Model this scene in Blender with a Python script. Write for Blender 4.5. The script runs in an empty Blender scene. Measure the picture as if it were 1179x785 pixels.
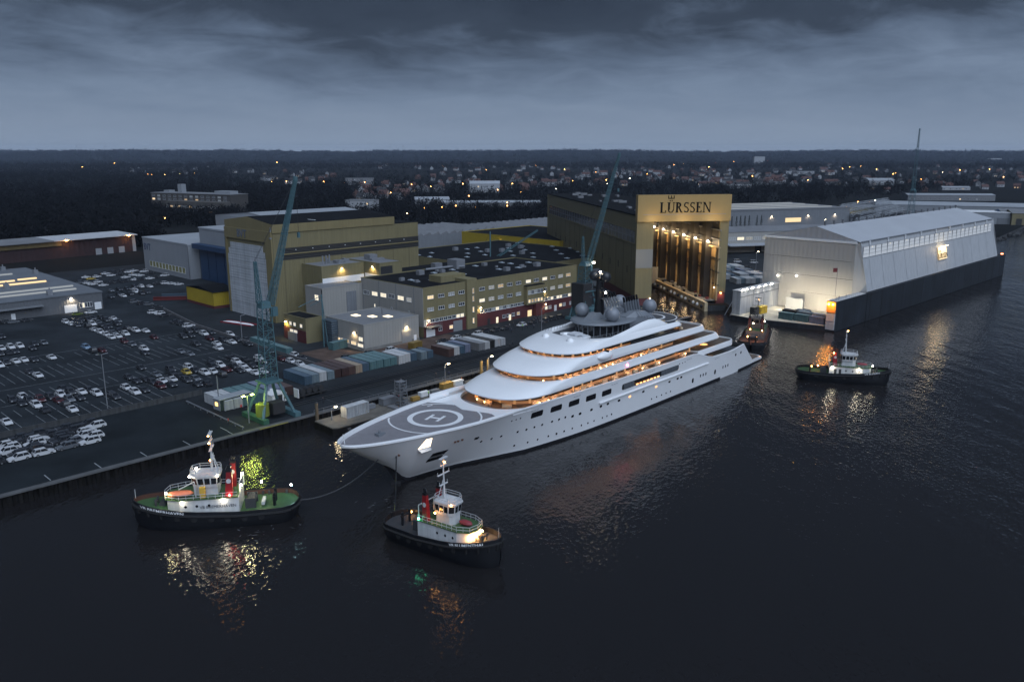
import bpy, math, random
import numpy as np
from mathutils import Vector, Matrix
R = math.radians
rnd = random.Random(7)
sc = bpy.context.scene

# ------------------------------------------------------------------ camera
CAM_H = 70.0
FOC, PW, PH, HOR = 935.0, 1179.0, 785.0, 176.0     # focal length in photo pixels, photo size, horizon row
PITCH = math.atan((PH / 2 - HOR) / FOC)
cam_d = bpy.data.cameras.new('camera')
cam_d.sensor_width = 36.0
cam_d.lens = 36.0 * FOC / PW
cam_d.clip_start = 1.0
cam_d.clip_end = 40000.0
cam = bpy.data.objects.new('camera', cam_d)
cam.location = (0, 0, CAM_H)
cam.rotation_euler = (R(90) - PITCH, 0, 0)
sc.collection.objects.link(cam)
sc.camera = cam

# ------------------------------------------------------------------ dusk sky
world = bpy.data.worlds.new('World')
sc.world = world
world.use_nodes = True
SUN_ELEV, SUN_ROT = R(48), R(160)


def build_world():
    nt = world.node_tree
    nt.nodes.clear()
    N = nt.nodes.new
    L = nt.links.new
    out = N('ShaderNodeOutputWorld')
    bg = N('ShaderNodeBackground')
    L(bg.outputs[0], out.inputs[0])
    tc = N('ShaderNodeTexCoord')
    sep = N('ShaderNodeSeparateXYZ')
    L(tc.outputs['Generated'], sep.inputs[0])

    def math_(op, a, b=None, clamp=False):
        n = N('ShaderNodeMath'); n.operation = op; n.use_clamp = clamp
        for i, v in enumerate((a, b)):
            if v is None: continue
            if isinstance(v, (int, float)): n.inputs[i].default_value = v
            else: L(v, n.inputs[i])
        return n.outputs[0]
    z = math_('MAXIMUM', sep.outputs[2], 0.0)
    den = math_('ADD', z, 0.16)
    px = math_('DIVIDE', sep.outputs[0], den)
    py = math_('DIVIDE', sep.outputs[1], den)
    comb = N('ShaderNodeCombineXYZ')
    L(px, comb.inputs[0]); L(math_('MULTIPLY', py, 1.0), comb.inputs[1])
    n1 = N('ShaderNodeTexNoise'); n1.inputs['Scale'].default_value = 0.5; n1.inputs['Detail'].default_value = 7
    n1.inputs['Roughness'].default_value = 0.56; n1.inputs['Distortion'].default_value = 0.5
    L(comb.outputs[0], n1.inputs['Vector'])
    n2 = N('ShaderNodeTexNoise'); n2.inputs['Scale'].default_value = 2.6; n2.inputs['Detail'].default_value = 8
    n2.inputs['Roughness'].default_value = 0.62; n2.inputs['Distortion'].default_value = 0.8
    L(comb.outputs[0], n2.inputs['Vector'])
    a = math_('SUBTRACT', n1.outputs[0], 0.5)
    b = math_('SUBTRACT', n2.outputs[0], 0.5)
    w = math_('ADD', math_('MULTIPLY', a, 0.36), math_('MULTIPLY', b, 0.15))
    amp = math_('MULTIPLY', z, 5.2, True)          # cloud relief grows away from the horizon
    fac = math_('ADD', z, math_('MULTIPLY', w, amp))
    ramp = N('ShaderNodeValToRGB')
    L(fac, ramp.inputs[0])
    r = ramp.color_ramp
    k = 1.0
    stops = [(0.0, (.106, .134, .178)), (.02, (.098, .126, .170)), (.06, (.074, .099, .141)), (.10, (.044, .061, .091)), (.14, (.0180, .0254, .0390)),
             (.20, (.0125, .0178, .0285)), (.36, (.0190, .0260, .0390)), (.6, (.032, .042, .062)), (1.0, (.038, .050, .073))]
    r.elements[0].position, r.elements[0].color = stops[0][0], (*stops[0][1], 1)
    r.elements[1].position, r.elements[1].color = stops[-1][0], (*stops[-1][1], 1)
    for p, c in stops[1:-1]:
        e = r.elements.new(p); e.color = (*c, 1)
    sky = N('ShaderNodeTexSky')                      # what the cloud deck lets through
    sky.sky_type = 'NISHITA'; sky.sun_disc = False
    sky.sun_elevation = SUN_ELEV; sky.sun_rotation = SUN_ROT
    sk = N('ShaderNodeMix'); sk.data_type = 'RGBA'; sk.blend_type = 'ADD'
    sk.inputs[0].default_value = 1.0
    sc_ = N('ShaderNodeVectorMath'); sc_.operation = 'SCALE'; sc_.inputs['Scale'].default_value = 0.0004
    L(sky.outputs[0], sc_.inputs[0])
    L(ramp.outputs[0], sk.inputs[6]); L(sc_.outputs[0], sk.inputs[7])
    L(sk.outputs[2], bg.inputs[0])
    bg.inputs[1].default_value = 1.0


build_world()

# soft light of the overcast evening sky, behind and to the side of the viewer
sun_d = bpy.data.lights.new('evening_light', 'SUN')
sun_d.energy = 1.38
sun_d.angle = R(75)
sun_d.color = (0.69, 0.81, 1.0)
sun = bpy.data.objects.new('evening_light', sun_d)
sun.rotation_euler = Vector((-0.34, 0.66, -0.85)).to_track_quat('-Z', 'Y').to_euler()
sc.collection.objects.link(sun)

sc.view_settings.view_transform = 'Standard'
sc.view_settings.look = 'None'
sc.view_settings.exposure = 1.2
sc.view_settings.gamma = 1.0
sc.render.engine = 'CYCLES'
sc.cycles.use_denoising = True
sc.cycles.max_bounces = 6
sc.cycles.diffuse_bounces = 2
sc.cycles.glossy_bounces = 3
sc.cycles.transmission_bounces = 3
sc.cycles.volume_bounces = 0
sc.cycles.sample_clamp_indirect = 4.0
sc.cycles.sample_clamp_direct = 40.0
sc.cycles.caustics_reflective = False
sc.cycles.caustics_refractive = False
sc.cycles.use_light_tree = True

# ------------------------------------------------------------------ survey: where a spot of the photograph lies on the ground
SN, CS = math.sin(PITCH), math.cos(PITCH)


def P(x, y, z=2.5):
    v = y - PH / 2
    k = (CAM_H - z) / (FOC * SN + v * CS)
    return ((x - PW / 2) * k, (FOC * CS - v * SN) * k)


YA = R(46)                                            # the yard runs along the quay
E1 = (math.cos(YA), math.sin(YA))
E2 = (-E1[1], E1[0])
Q = P(352.8, 478.8, 2.5)


def yw(a, b):
    return (Q[0] + a * E1[0] + b * E2[0], Q[1] + a * E1[1] + b * E2[1])


def ab(x, y, z=2.5):
    p = P(x, y, z)
    d = (p[0] - Q[0], p[1] - Q[1])
    return (d[0] * E1[0] + d[1] * E1[1], d[0] * E2[0] + d[1] * E2[1])


# ------------------------------------------------------------------ materials
MATS = {}


def mat(name, col, rough=0.6, metal=0.0, var=0.0, vscale=0.3, bump=0.0, bscale=2.0, emit=None, es=0.0, corr=None, streak=0.0, spec=0.5, coat=0.0):
    """principled surface with soft blotches (var), vertical run-down streaks, fine relief (bump) or corrugation (corr = (axis, waves per metre, depth))"""
    if name in MATS:
        return MATS[name]
    m = bpy.data.materials.new(name)
    m.use_nodes = True
    nt = m.node_tree
    b = nt.nodes['Principled BSDF']
    b.inputs['Base Color'].default_value = (*col, 1)
    b.inputs['Roughness'].default_value = rough
    b.inputs['Metallic'].default_value = metal
    b.inputs['Specular IOR Level'].default_value = spec
    if coat:
        b.inputs['Coat Weight'].default_value = coat
    N = nt.nodes.new
    L = nt.links.new
    if emit:
        b.inputs['Emission Color'].default_value = (*emit, 1)
        b.inputs['Emission Strength'].default_value = es
    if var or bump or corr or streak:
        tc = N('ShaderNodeTexCoord')
    src = None
    if var:
        n = N('ShaderNodeTexNoise'); n.inputs['Scale'].default_value = vscale; n.inputs['Detail'].default_value = 6; n.inputs['Roughness'].default_value = 0.65
        L(tc.outputs['Object'], n.inputs['Vector'])
        mr = N('ShaderNodeMapRange'); mr.inputs[1].default_value = .25; mr.inputs[2].default_value = .75
        mr.inputs[3].default_value = 1 - var; mr.inputs[4].default_value = 1 + var
        L(n.outputs[0], mr.inputs[0]); src = mr.outputs[0]
    if streak:
        mp = N('ShaderNodeMapping'); mp.inputs['Scale'].default_value = (1.1, 1.1, 0.05)
        L(tc.outputs['Object'], mp.inputs[0])
        n = N('ShaderNodeTexNoise'); n.inputs['Scale'].default_value = 1.0; n.inputs['Detail'].default_value = 5
        L(mp.outputs[0], n.inputs['Vector'])
        mr = N('ShaderNodeMapRange'); mr.inputs[1].default_value = .3; mr.inputs[2].default_value = .7
        mr.inputs[3].default_value = 1 - streak; mr.inputs[4].default_value = 1 + streak * .6
        L(n.outputs[0], mr.inputs[0])
        if src:
            mm = N('ShaderNodeMath'); mm.operation = 'MULTIPLY'; L(src, mm.inputs[0]); L(mr.outputs[0], mm.inputs[1]); src = mm.outputs[0]
        else:
            src = mr.outputs[0]
    if src:
        vm = N('ShaderNodeVectorMath'); vm.operation = 'SCALE'; vm.inputs[0].default_value = col
        L(src, vm.inputs['Scale']); L(vm.outputs[0], b.inputs['Base Color'])
    h = None
    if bump:
        n = N('ShaderNodeTexNoise'); n.inputs['Scale'].default_value = bscale; n.inputs['Detail'].default_value = 5
        L(tc.outputs['Object'], n.inputs['Vector'])
        bp = N('ShaderNodeBump'); bp.inputs['Strength'].default_value = bump; bp.inputs['Distance'].default_value = 0.1
        L(n.outputs[0], bp.inputs['Height']); h = bp.outputs[0]
    if corr:
        sp = N('ShaderNodeSeparateXYZ'); L(tc.outputs['Object'], sp.inputs[0])
        add = None
        for ax in corr[0]:
            o = sp.outputs['xyz'.index(ax)]
            if add is None: add = o
            else:
                mm = N('ShaderNodeMath'); L(add, mm.inputs[0]); L(o, mm.inputs[1]); add = mm.outputs[0]
        m1 = N('ShaderNodeMath'); m1.operation = 'MULTIPLY'; L(add, m1.inputs[0]); m1.inputs[1].default_value = corr[1] * 2 * math.pi
        m2 = N('ShaderNodeMath'); m2.operation = 'SINE'; L(m1.outputs[0], m2.inputs[0])
        bp = N('ShaderNodeBump'); bp.inputs['Strength'].default_value = 1.0; bp.inputs['Distance'].default_value = corr[2]
        L(m2.outputs[0], bp.inputs['Height'])
        if h: L(h, bp.inputs['Normal'])
        h = bp.outputs[0]
    if h:
        L(h, b.inputs['Normal'])
    MATS[name] = m
    return m


def glow(name, col, s):
    if name in MATS:
        return MATS[name]
    m = bpy.data.materials.new(name); m.use_nodes = True
    nt = m.node_tree; nt.nodes.clear()
    e = nt.nodes.new('ShaderNodeEmission'); o = nt.nodes.new('ShaderNodeOutputMaterial')
    e.inputs[0].default_value = (*col, 1); e.inputs[1].default_value = s
    nt.links.new(e.outputs[0], o.inputs[0])
    MATS[name] = m
    return m


# ------------------------------------------------------------------ mesh helpers
class MB:
    def __init__(s):
        s.v = []; s.f = []; s.m = []

    def add(s, vs, fs, m=0):
        o = len(s.v); s.v.extend(vs)
        for f in fs:
            s.f.append(tuple(i + o for i in f)); s.m.append(m)
        return s

    def box(s, x0, x1, y0, y1, z0, z1, m=0):
        return s.add([(x0, y0, z0), (x1, y0, z0), (x1, y1, z0), (x0, y1, z0), (x0, y0, z1), (x1, y0, z1), (x1, y1, z1), (x0, y1, z1)],
                     [(3, 2, 1, 0), (4, 5, 6, 7), (0, 1, 5, 4), (1, 2, 6, 5), (2, 3, 7, 6), (3, 0, 4, 7)], m)

    def prism(s, pts, z0, z1, m=0, mt=None):
        n = len(pts)
        a = [(p[0], p[1], z0 if not callable(z0) else z0(p)) for p in pts]
        b = [(p[0], p[1], z1 if not callable(z1) else z1(p)) for p in pts]
        s.add(a + b, [(i, (i + 1) % n, (i + 1) % n + n, i + n) for i in range(n)] + [tuple(reversed(range(n)))], m)
        o = len(s.v) - n
        s.f.append(tuple(range(o, o + n))); s.m.append(m if mt is None else mt)
        return s

    def loft(s, rings, closed=True, cap0=False, cap1=False, m=0):
        n = len(rings[0]); o = len(s.v)
        for r in rings: s.v.extend(r)
        for k in range(len(rings) - 1):
            for i in range(n if closed else n - 1):
                j = (i + 1) % n
                s.f.append((o + k * n + i, o + k * n + j, o + (k + 1) * n + j, o + (k + 1) * n + i)); s.m.append(m)
        if cap0: s.f.append(tuple(o + i for i in reversed(range(n)))); s.m.append(m)
        if cap1: s.f.append(tuple(o + (len(rings) - 1) * n + i for i in range(n))); s.m.append(m)
        return s

    def tube(s, p, q, r, n=6, r2=None, m=0):
        p = Vector(p); q = Vector(q); d = q - p
        if d.length < 1e-6: return s
        x = d.orthogonal().normalized(); y = d.normalized().cross(x)
        r2 = r if r2 is None else r2
        ra = [tuple(p + x * (r * math.cos(t)) + y * (r * math.sin(t))) for t in [2 * math.pi * i / n for i in range(n)]]
        rb = [tuple(q + x * (r2 * math.cos(t)) + y * (r2 * math.sin(t))) for t in [2 * math.pi * i / n for i in range(n)]]
        return s.loft([ra, rb], True, True, True, m)

    def path(s, pts, r, n=5, m=0):
        for a, b in zip(pts, pts[1:]): s.tube(a, b, r, n, m=m)
        return s

    def ball(s, c, r, n=12, k=8, sz=1.0, z0=-90, m=0):
        rings = []
        for j in range(k + 1):
            t = R(z0 + (89.5 - z0) * j / k)
            rings.append([(c[0] + r * math.cos(t) * math.cos(2 * math.pi * i / n), c[1] + r * math.cos(t) * math.sin(2 * math.pi * i / n), c[2] + r * sz * math.sin(t)) for i in range(n)])
        return s.loft(rings, True, True, True, m)

    def disc(s, c, r, n=12, z1=None, m=0):
        pts = [(c[0] + r * math.cos(2 * math.pi * i / n), c[1] + r * math.sin(2 * math.pi * i / n)) for i in range(n)]
        return s.prism(pts, c[2], c[2] + .02 if z1 is None else z1, m)

    def annulus(s, c, r0, r1, n=48, h=0.01, m=0, keep=None):
        o = []
        for i in range(n):
            t0, t1 = 2 * math.pi * i / n, 2 * math.pi * (i + 1) / n
            q = [(c[0] + r * math.cos(t), c[1] + r * math.sin(t)) for r, t in ((r0, t0), (r1, t0), (r1, t1), (r0, t1))]
            if keep and not all(keep(*w) for w in q): continue
            s.add([(x, y, c[2] + h) for x, y in q], [(0, 1, 2, 3)], m)
        return s

    def lattice(s, p, q, w0, w1, n, r=0.12, rd=0.07, up=None, tri=False):
        p = Vector(p); q = Vector(q); d = (q - p).normalized()
        x = (Vector(up) if up else d.orthogonal()); x = (x - d * x.dot(d)).normalized(); y = d.cross(x)
        cs = [(1, 0), (-.6, 1), (-.6, -1)] if tri else [(1, 1), (-1, 1), (-1, -1), (1, -1)]
        def pt(k, c):
            t = k / n; w = (w0 + (w1 - w0) * t) / 2
            return p + (q - p) * t + x * (c[0] * w) + y * (c[1] * w)
        for c in cs: s.tube(pt(0, c), pt(n, c), r, 4)
        for k in range(n):
            for i in range(len(cs)):
                c, e = cs[i], cs[(i + 1) % len(cs)]
                if k % 2: c, e = e, c
                s.tube(pt(k, c), pt(k + 1, e), rd, 4)
                s.tube(pt(k, c), pt(k, e), rd, 4)
        return s

    def mesh(s, name, mats, smooth=False):
        me = bpy.data.meshes.new(name)
        me.from_pydata([tuple(v) for v in s.v], [], s.f)
        for m in (mats if isinstance(mats, (list, tuple)) else [mats]): me.materials.append(m)
        if any(s.m): me.polygons.foreach_set('material_index', s.m)
        if smooth:
            me.polygons.foreach_set('use_smooth', [True] * len(me.polygons))
            try: me.set_sharp_from_angle(angle=R(38))
            except Exception: pass
        me.update()
        return me

    def build(s, name, mats, parent=None, smooth=False, loc=None, rz=None):
        return put(name, s.mesh(name, mats, smooth), parent, loc, rz)


def put(name, me, parent=None, loc=None, rz=None):
    o = bpy.data.objects.new(name, me)
    sc.collection.objects.link(o)
    if parent: o.parent = parent
    if loc: o.location = loc
    if rz: o.rotation_euler = (0, 0, rz)
    return o


def tag(o, label=None, cat=None, group=None, kind=None):
    if label: o['label'] = label
    if cat: o['category'] = cat
    if group: o['group'] = group
    if kind: o['kind'] = kind
    return o


def thing(name, label, cat, loc=(0, 0, 0), rz=0.0, group=None):
    o = bpy.data.objects.new(name, None)
    o.empty_display_size = 0.2
    sc.collection.objects.link(o)
    o.location = loc; o.rotation_euler = (0, 0, rz)
    return tag(o, label, cat, group)


def copy_tree(o, parent=None):
    c = o.copy(); sc.collection.objects.link(c); c.parent = parent
    for ch in list(o.children): copy_tree(ch, c)
    return c


def lamp(parent, loc, power, col=(1, .7, .4), r=0.15, name='light', spot=None, aim=None):
    d = bpy.data.lights.new(name, 'SPOT' if spot else 'POINT')
    d.energy = power; d.color = col; d.shadow_soft_size = r
    if spot: d.spot_size = R(spot); d.spot_blend = 0.6
    o = bpy.data.objects.new(name, d); sc.collection.objects.link(o)
    o.location = loc
    if parent: o.parent = parent
    if aim: o.rotation_euler = (Vector(aim)).to_track_quat('-Z', 'Y').to_euler()
    return o


def text_mesh(s, size, mt, extrude=0.02, bold=0.0):
    c = bpy.data.curves.new('lettering', 'FONT'); c.body = s; c.size = size; c.extrude = extrude; c.offset = bold
    c.align_x = 'CENTER'; c.align_y = 'CENTER'; c.resolution_u = 2
    o = bpy.data.objects.new('lettering', c); sc.collection.objects.link(o)
    me = bpy.data.meshes.new_from_object(o.evaluated_get(bpy.context.evaluated_depsgraph_get()))
    bpy.data.objects.remove(o); me.materials.clear(); me.materials.append(mt)
    return me


_ONES = 'first second third fourth fifth sixth seventh eighth ninth tenth eleventh twelfth thirteenth fourteenth fifteenth sixteenth seventeenth eighteenth nineteenth'.split()
_TENS = 'twenty thirty forty fifty sixty seventy eighty ninety'.split()
ORD = _ONES + [(t[:-1] + 'ieth') if k == 0 else t + '-' + _ONES[k - 1] for t in _TENS for k in range(10)]
# ------------------------------------------------------------------ setting: river, land, quays
HA = R(9.1)
HV = (math.cos(HA), math.sin(HA)); HW = (-HV[1], HV[0])
HS = 0.925                                             # hall measured from its inner quay
HL0 = tuple(HS * c for c in P(731, 345, 0))


def hw(p, q):                                          # building-dock hall frame: p across the front, q into the hall
    return (HL0[0] + p * HV[0] + q * HW[0], HL0[1] + p * HV[1] + q * HW[1])


DA = R(44.3)
D1 = (math.cos(DA), math.sin(DA)); D2 = (-D1[1], D1[0])
DD0 = P(963, 381, 0)


def dw(s, t):                                          # floating dock frame
    return (DD0[0] + s * D1[0] + t * D2[0], DD0[1] + s * D1[1] + t * D2[1])


def water_material():
    m = bpy.data.materials.new('river_water'); m.use_nodes = True
    nt = m.node_tree; N = nt.nodes.new; L = nt.links.new
    b = nt.nodes['Principled BSDF']
    b.inputs['Base Color'].default_value = (.0132, .0124, .0132, 1)
    b.inputs['Roughness'].default_value = 0.05
    b.inputs['IOR'].default_value = 1.33
    tc = N('ShaderNodeTexCoord')
    def noise(scale, sx, sy, rot, det, rgh=.55):
        mp = N('ShaderNodeMapping'); mp.inputs['Scale'].default_value = (sx, sy, 1); mp.inputs['Rotation'].default_value = (0, 0, rot)
        L(tc.outputs['Object'], mp.inputs[0])
        n = N('ShaderNodeTexNoise'); n.inputs['Scale'].default_value = scale; n.inputs['Detail'].default_value = det; n.inputs['Roughness'].default_value = rgh
        L(mp.outputs[0], n.inputs['Vector'])
        return n.outputs[0]
    # ripples, wavelets and slow swirls of the current
    h1 = noise(1.05, 1, .7, R(-30), 2.5, .5)
    h2 = noise(.16, 1, .4, R(-44), 4)
    calm = noise(.012, 1, .35, R(-46), 3)
    mr = N('ShaderNodeMapRange'); mr.inputs[1].default_value = .35; mr.inputs[2].default_value = .68; mr.inputs[3].default_value = .35; mr.inputs[4].default_value = 1.0
    L(calm, mr.inputs[0])
    b1 = N('ShaderNodeBump'); b1.inputs['Distance'].default_value = .225
    L(h1, b1.inputs['Height']); L(mr.outputs[0], b1.inputs['Strength'])
    b2 = N('ShaderNodeBump'); b2.inputs['Distance'].default_value = .8; b2.inputs['Strength'].default_value = .6
    L(h2, b2.inputs['Height']); L(b1.outputs[0], b2.inputs['Normal'])
    L(b2.outputs[0], b.inputs['Normal'])
    return m


def flat(name, pts, z, m, kind='structure'):
    mb = MB(); mb.add([(x, y, z) for x, y in pts], [tuple(range(len(pts)))])
    return tag(mb.build(name, m), kind=kind)


mb = MB(); mb.add([(-9000, -600, 0), (9000, -600, 0), (9000, 9000, 0), (-9000, 9000, 0)], [(0, 1, 2, 3)])
tag(mb.build('river', water_material()), kind='structure')

m_land = mat('open_ground', (.0085, .0095, .010), .95, var=.5, vscale=.01, bump=.3, spec=.12)
m_asph = mat('yard_asphalt', (.0235, .0270, .0310), .78, var=.55, vscale=.045, bump=.15, bscale=1.5, spec=.12)
m_lot = mat('parking_asphalt', (.0215, .0258, .0305), .8, var=.55, vscale=.05, bump=.15, bscale=1.5, spec=.12)
m_conc = mat('quay_concrete', (.16, .155, .145), .85, var=.35, vscale=.25, bump=.2)
m_dconc = mat('dark_concrete', (.055, .056, .058), .9, var=.4, vscale=.2, streak=.3, spec=.12)
m_paint = mat('worn_white_paint', (.22, .235, .25), .7, var=.5, vscale=1.2)
m_pile = mat('sheet_piling', (.012, .011, .0105), .8, var=.5, vscale=.4, streak=.5, spec=.12)
m_steel = mat('grey_steel', (.22, .23, .25), .5, .3, var=.2)
m_dark = mat('dark_metal', (.03, .031, .034), .6, .2)
m_white = mat('white_paint', (.72, .73, .74), .45, var=.06)


def isect(p, d, q, e):
    det = d[0] * (-e[1]) + e[0] * d[1]
    rx, ry = q[0] - p[0], q[1] - p[1]
    t = (rx * (-e[1]) + e[0] * ry) / det
    return (p[0] + d[0] * t, p[1] + d[1] * t)


BASIN_L, BASIN_R = 7.6, 31.4
i0 = isect(yw(0, 0), E1, hw(BASIN_L, 0), HW)
land = [yw(-900, 0), i0, hw(BASIN_L, 190), hw(BASIN_R, 190), hw(BASIN_R, -5), hw(41, -6), dw(-2, 46.5), dw(222, 46.5), P(1151, 276, 0), P(1179, 263, 0), P(1290, 236, 0), P(1500, 207, 0),
        (6500, 3600), (9000, 9000), (-9000, 9000), (-9000, 200)]
mb = MB(); mb.prism(land, -3.0, 2.5, 1, 0)
tag(mb.build('land', [m_land, m_dconc]), kind='structure')

flat('yard_pavement', [yw(-300, .6), yw(120, .6), (i0[0] - 3, i0[1] + 1), hw(6, 5), hw(6, 40), hw(-4, 196), yw(330, 240), yw(260, 335), yw(-300, 335)], 2.504, m_asph)
flat('eastern_yard_pavement', [hw(43, -4), dw(1, 47.5), dw(222, 47.5), hw(330, 190), hw(52, 270), hw(43.5, 120), hw(43.5, 1)], 2.505, m_asph)
flat('parking_lot', [yw(-260, 39.2), yw(29, 39.2), yw(29, 120), yw(34, 180), yw(60, 196), yw(80, 250), yw(72, 330), yw(-40, 330), yw(-260, 330)], 2.508, m_lot)
m_apron = mat('apron_surface', (.0140, .0178, .0210), .85, var=.5, vscale=.06, bump=.2, spec=.12)
flat('quay_apron', [yw(-260, .6), yw(-17.6, .6), yw(-17.6, 38), yw(-260, 38)], 2.509, m_apron)
flat('rail_strip', [yw(-8, 9), yw(180, 9), yw(180, 18.5), yw(-8, 18.5)], 2.51, mat('rail_strip_paving', (.0135, .0155, .0185), .8, var=.35, vscale=.1, spec=.12))
flat('brick_forecourt', [yw(36, 33), yw(50, 31), yw(76, 31), yw(92, 40), yw(92, 48), yw(52, 48), yw(48, 62), yw(36, 62)], 2.512, mat('brick_paving', (.085, .06, .05), .85, var=.45, vscale=.3, spec=.12))

mb = MB()                                              # rails and slab joints of the quay strip
for b in (10.2, 11.7, 16.2, 17.6):
    mb.box(-8, 178, b - .09, b + .09, 2.5, 2.53)
for a in range(0, 178, 12):
    mb.box(a, a + .12, 2, 9, 2.5, 2.517)
tag(mb.build('crane_rail', mat('rail_steel', (.11, .11, .115), .45, .6), loc=(*Q, 0), rz=YA), kind='structure')

mb = MB()                                              # painted bay lines of the car park
for b0, b1, a0, a1 in ((89.5, 99.5, -110, 26), (99.6, 106, -110, 26), (43, 53, -110, -14), (53.5, 62, -110, 26), (70, 79, -60, 20), (112, 120, -70, 20)):
    a = a0
    while a < a1:
        if rnd.random() < .9: mb.box(a, a + .12, b0, b1 - rnd.random() * 1.5, 2.5, 2.513)
        a += 2.75
for b in (66.2, 84.0, 122.5):
    mb.box(-110, 22, b, b + .14, 2.5, 2.513)
for x0, y0, x1, y1 in ((50.3, 546.8, 60.5, 553.8), (108, 533, 119, 540), (160.8, 520.4, 173.6, 526), (210, 507.6, 222, 514), (262, 497, 271, 503), (253, 492, 268, 499)):
    a, b = ab(x0, y0); mb.box(a, a + .22, b - 4.2, b, 2.5, 2.513)
tag(mb.build('parking_lines', m_paint, loc=(*Q, 0), rz=YA), kind='structure')

mb = MB()                                              # sheet pile face below the quay edge
a = -200.0; pts = []
while a < 186:
    for da, db in ((0, -.25), (.7, -.25), (.95, -.7), (1.65, -.7)):
        pts.append((a + da, db))
    a += 1.9
mb.loft([[(x, y, -2) for x, y in pts], [(x, y, 2.3) for x, y in pts]], closed=False)
q_ = mb.build('quay_wall', m_pile, loc=(*Q, 0), rz=YA); tag(q_, kind='structure')
mb = MB(); mb.box(-200, 186, -.95, .6, 2.3, 2.62)
tag(mb.build('quay_coping', mat('coping_concrete', (.085, .087, .09), .8, var=.3), loc=(*Q, 0), rz=YA), kind='structure')
mb = MB(); mb.box(-14, -6, -1.0, -.93, 2.4, 2.6)
tag(mb.build('quay_edge_marking', mat('yellow_paint', (.25, .21, .03), .7, var=.4), loc=(*Q, 0), rz=YA), kind='structure')

# quay edge along the basin under the building hall
mb = MB(); mb.box(BASIN_R - .3, BASIN_R + 1.2, -5.5, 189, -.5, 4.0)
tag(mb.build('basin_quay', mat('basin_concrete', (.50, .40, .25), .8, var=.3, vscale=.4, streak=.3), loc=(*HL0, 0), rz=HA), kind='structure')


def panel_wall(name, label, a0, b0, a1, b1, h, step, m, thick=.35):
    L = math.hypot(a1 - a0, b1 - b0); n = max(1, int(L / step)); s = L / n
    t = thing(name, label, 'wall', (*yw(a0, b0), 2.5), YA + math.atan2(b1 - b0, a1 - a0))
    pm = MB(); pm.box(.04, s - .04, -thick / 2, thick / 2, 0, h - .12); pm.box(-.12, .12, -thick / 2 - .06, thick / 2 + .06, 0, h - .02); pm.box(.12, s - .12, -thick / 2 - .05, thick / 2 + .05, h - .12, h)
    me = pm.mesh('wall_panel', m)
    for k in range(n): put('wall_panel', me, t, (k * s, 0, 0))
    return t


m_wallc = mat('flood_wall_concrete', (.045, .047, .05), .9, var=.4, vscale=.3, streak=.4)
fw = panel_wall('flood_wall', 'long low dark concrete flood wall between the car park and the quay apron', -150, 38.6, -10, 38.6, 1.5, 5.0, m_wallc)
mb = MB()
for k in range(70):
    mb.tube((k * 2, 0, 1.5), (k * 2, 0, 2.6), .03, 4)
mb.box(0, 138, -.02, .02, 2.55, 2.6); mb.box(0, 138, -.02, .02, 2.05, 2.08)
mb.build('fence_rail', m_dark, fw)
panel_wall('yard_wall', 'low pale-topped concrete wall along the far side of the car park', 30, 31.5, 31.5, 131, 1.1, 5.5, mat('kerb_wall_concrete', (.10, .10, .105), .85, var=.3))
panel_wall('yard_wall', 'low concrete wall bending away past the yellow shed', 31.6, 131.6, 37.2, 174, 1.1, 5.5, MATS['kerb_wall_concrete'])
t = thing('barrier_rail', 'pale steel barrier rail crossing the quay apron beside the crane', 'railing', (*yw(-17, 0), 2.5), YA)
mb = MB(); mb.box(-.12, .12, 1.5, 33.5, .55, .85); mb.build('beam', m_steel, t)
for k in range(9):
    mb = MB(); mb.box(-.08, .08, 2 + k * 3.8, 2.16 + k * 3.8, 0, .56); mb.build('post', m_steel, t)

# pontoon between quay and yacht
t = thing('pontoon', 'broad dark floating pontoon moored along the quay beside the yacht bow', 'pontoon', (*yw(0, 0), 0), YA)
mb = MB(); mb.prism([(0, -12), (1.2, -12.9), (120, -12.9), (120, -3.6), (0, -3.6)], -1.2, 1.75); mb.build('hull', m_pile, t)
mb = MB(); mb.prism([(.1, -11.9), (1.25, -12.75), (119.9, -12.75), (119.9, -3.7), (.1, -3.7)], 1.75, 1.98); mb.build('deck', mat('pontoon_deck', (.11, .10, .085), .85, var=.5, vscale=.35, bump=.3), t)
fm = MB(); fm.tube((-.5, 0, 0), (.5, 0, 0), .55, 10); fme = fm.mesh('fender', m_dark)
for k in range(14): put('fender', fme, t, (4 + k * 6.5, -13.3, .9))
for i, (x, y) in enumerate(((359, 477), (533, 424), (536.5, 421), (436, 452))):
    a, b = ab(x, y)
    t = thing('mooring_pile', ['thick brown timber mooring pile at the corner of the quay', 'ochre steel mooring pile standing behind the yacht bow rail', 'second ochre mooring pile close against its twin', 'short dark mooring pile beside the gangway tower'][i], 'pile', (*yw(a, -2.4), -1), 0)
    mb = MB(); mb.tube((0, 0, 0), (0, 0, [7.2, 7.5, 7.5, 4.6][i]), .42, 10); mb.build('pile_shaft', [mat('timber_pile', (.10, .075, .05), .9, var=.4), mat('ochre_pile', (.30, .20, .07), .7, var=.3), MATS['ochre_pile'], m_pile][i], t)
    mb = MB(); mb.tube((0, 0, [7.2, 7.5, 7.5, 4.6][i]), (0, 0, [7.5, 7.8, 7.8, 4.8][i]), .46, 10, .2); mb.build('pile_cap', m_dark, t)
# ------------------------------------------------------------------ the yacht (local x runs aft from the stem, port is -y)
def interp(x, xs, ys):
    return float(np.interp(x, xs, ys))


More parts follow.
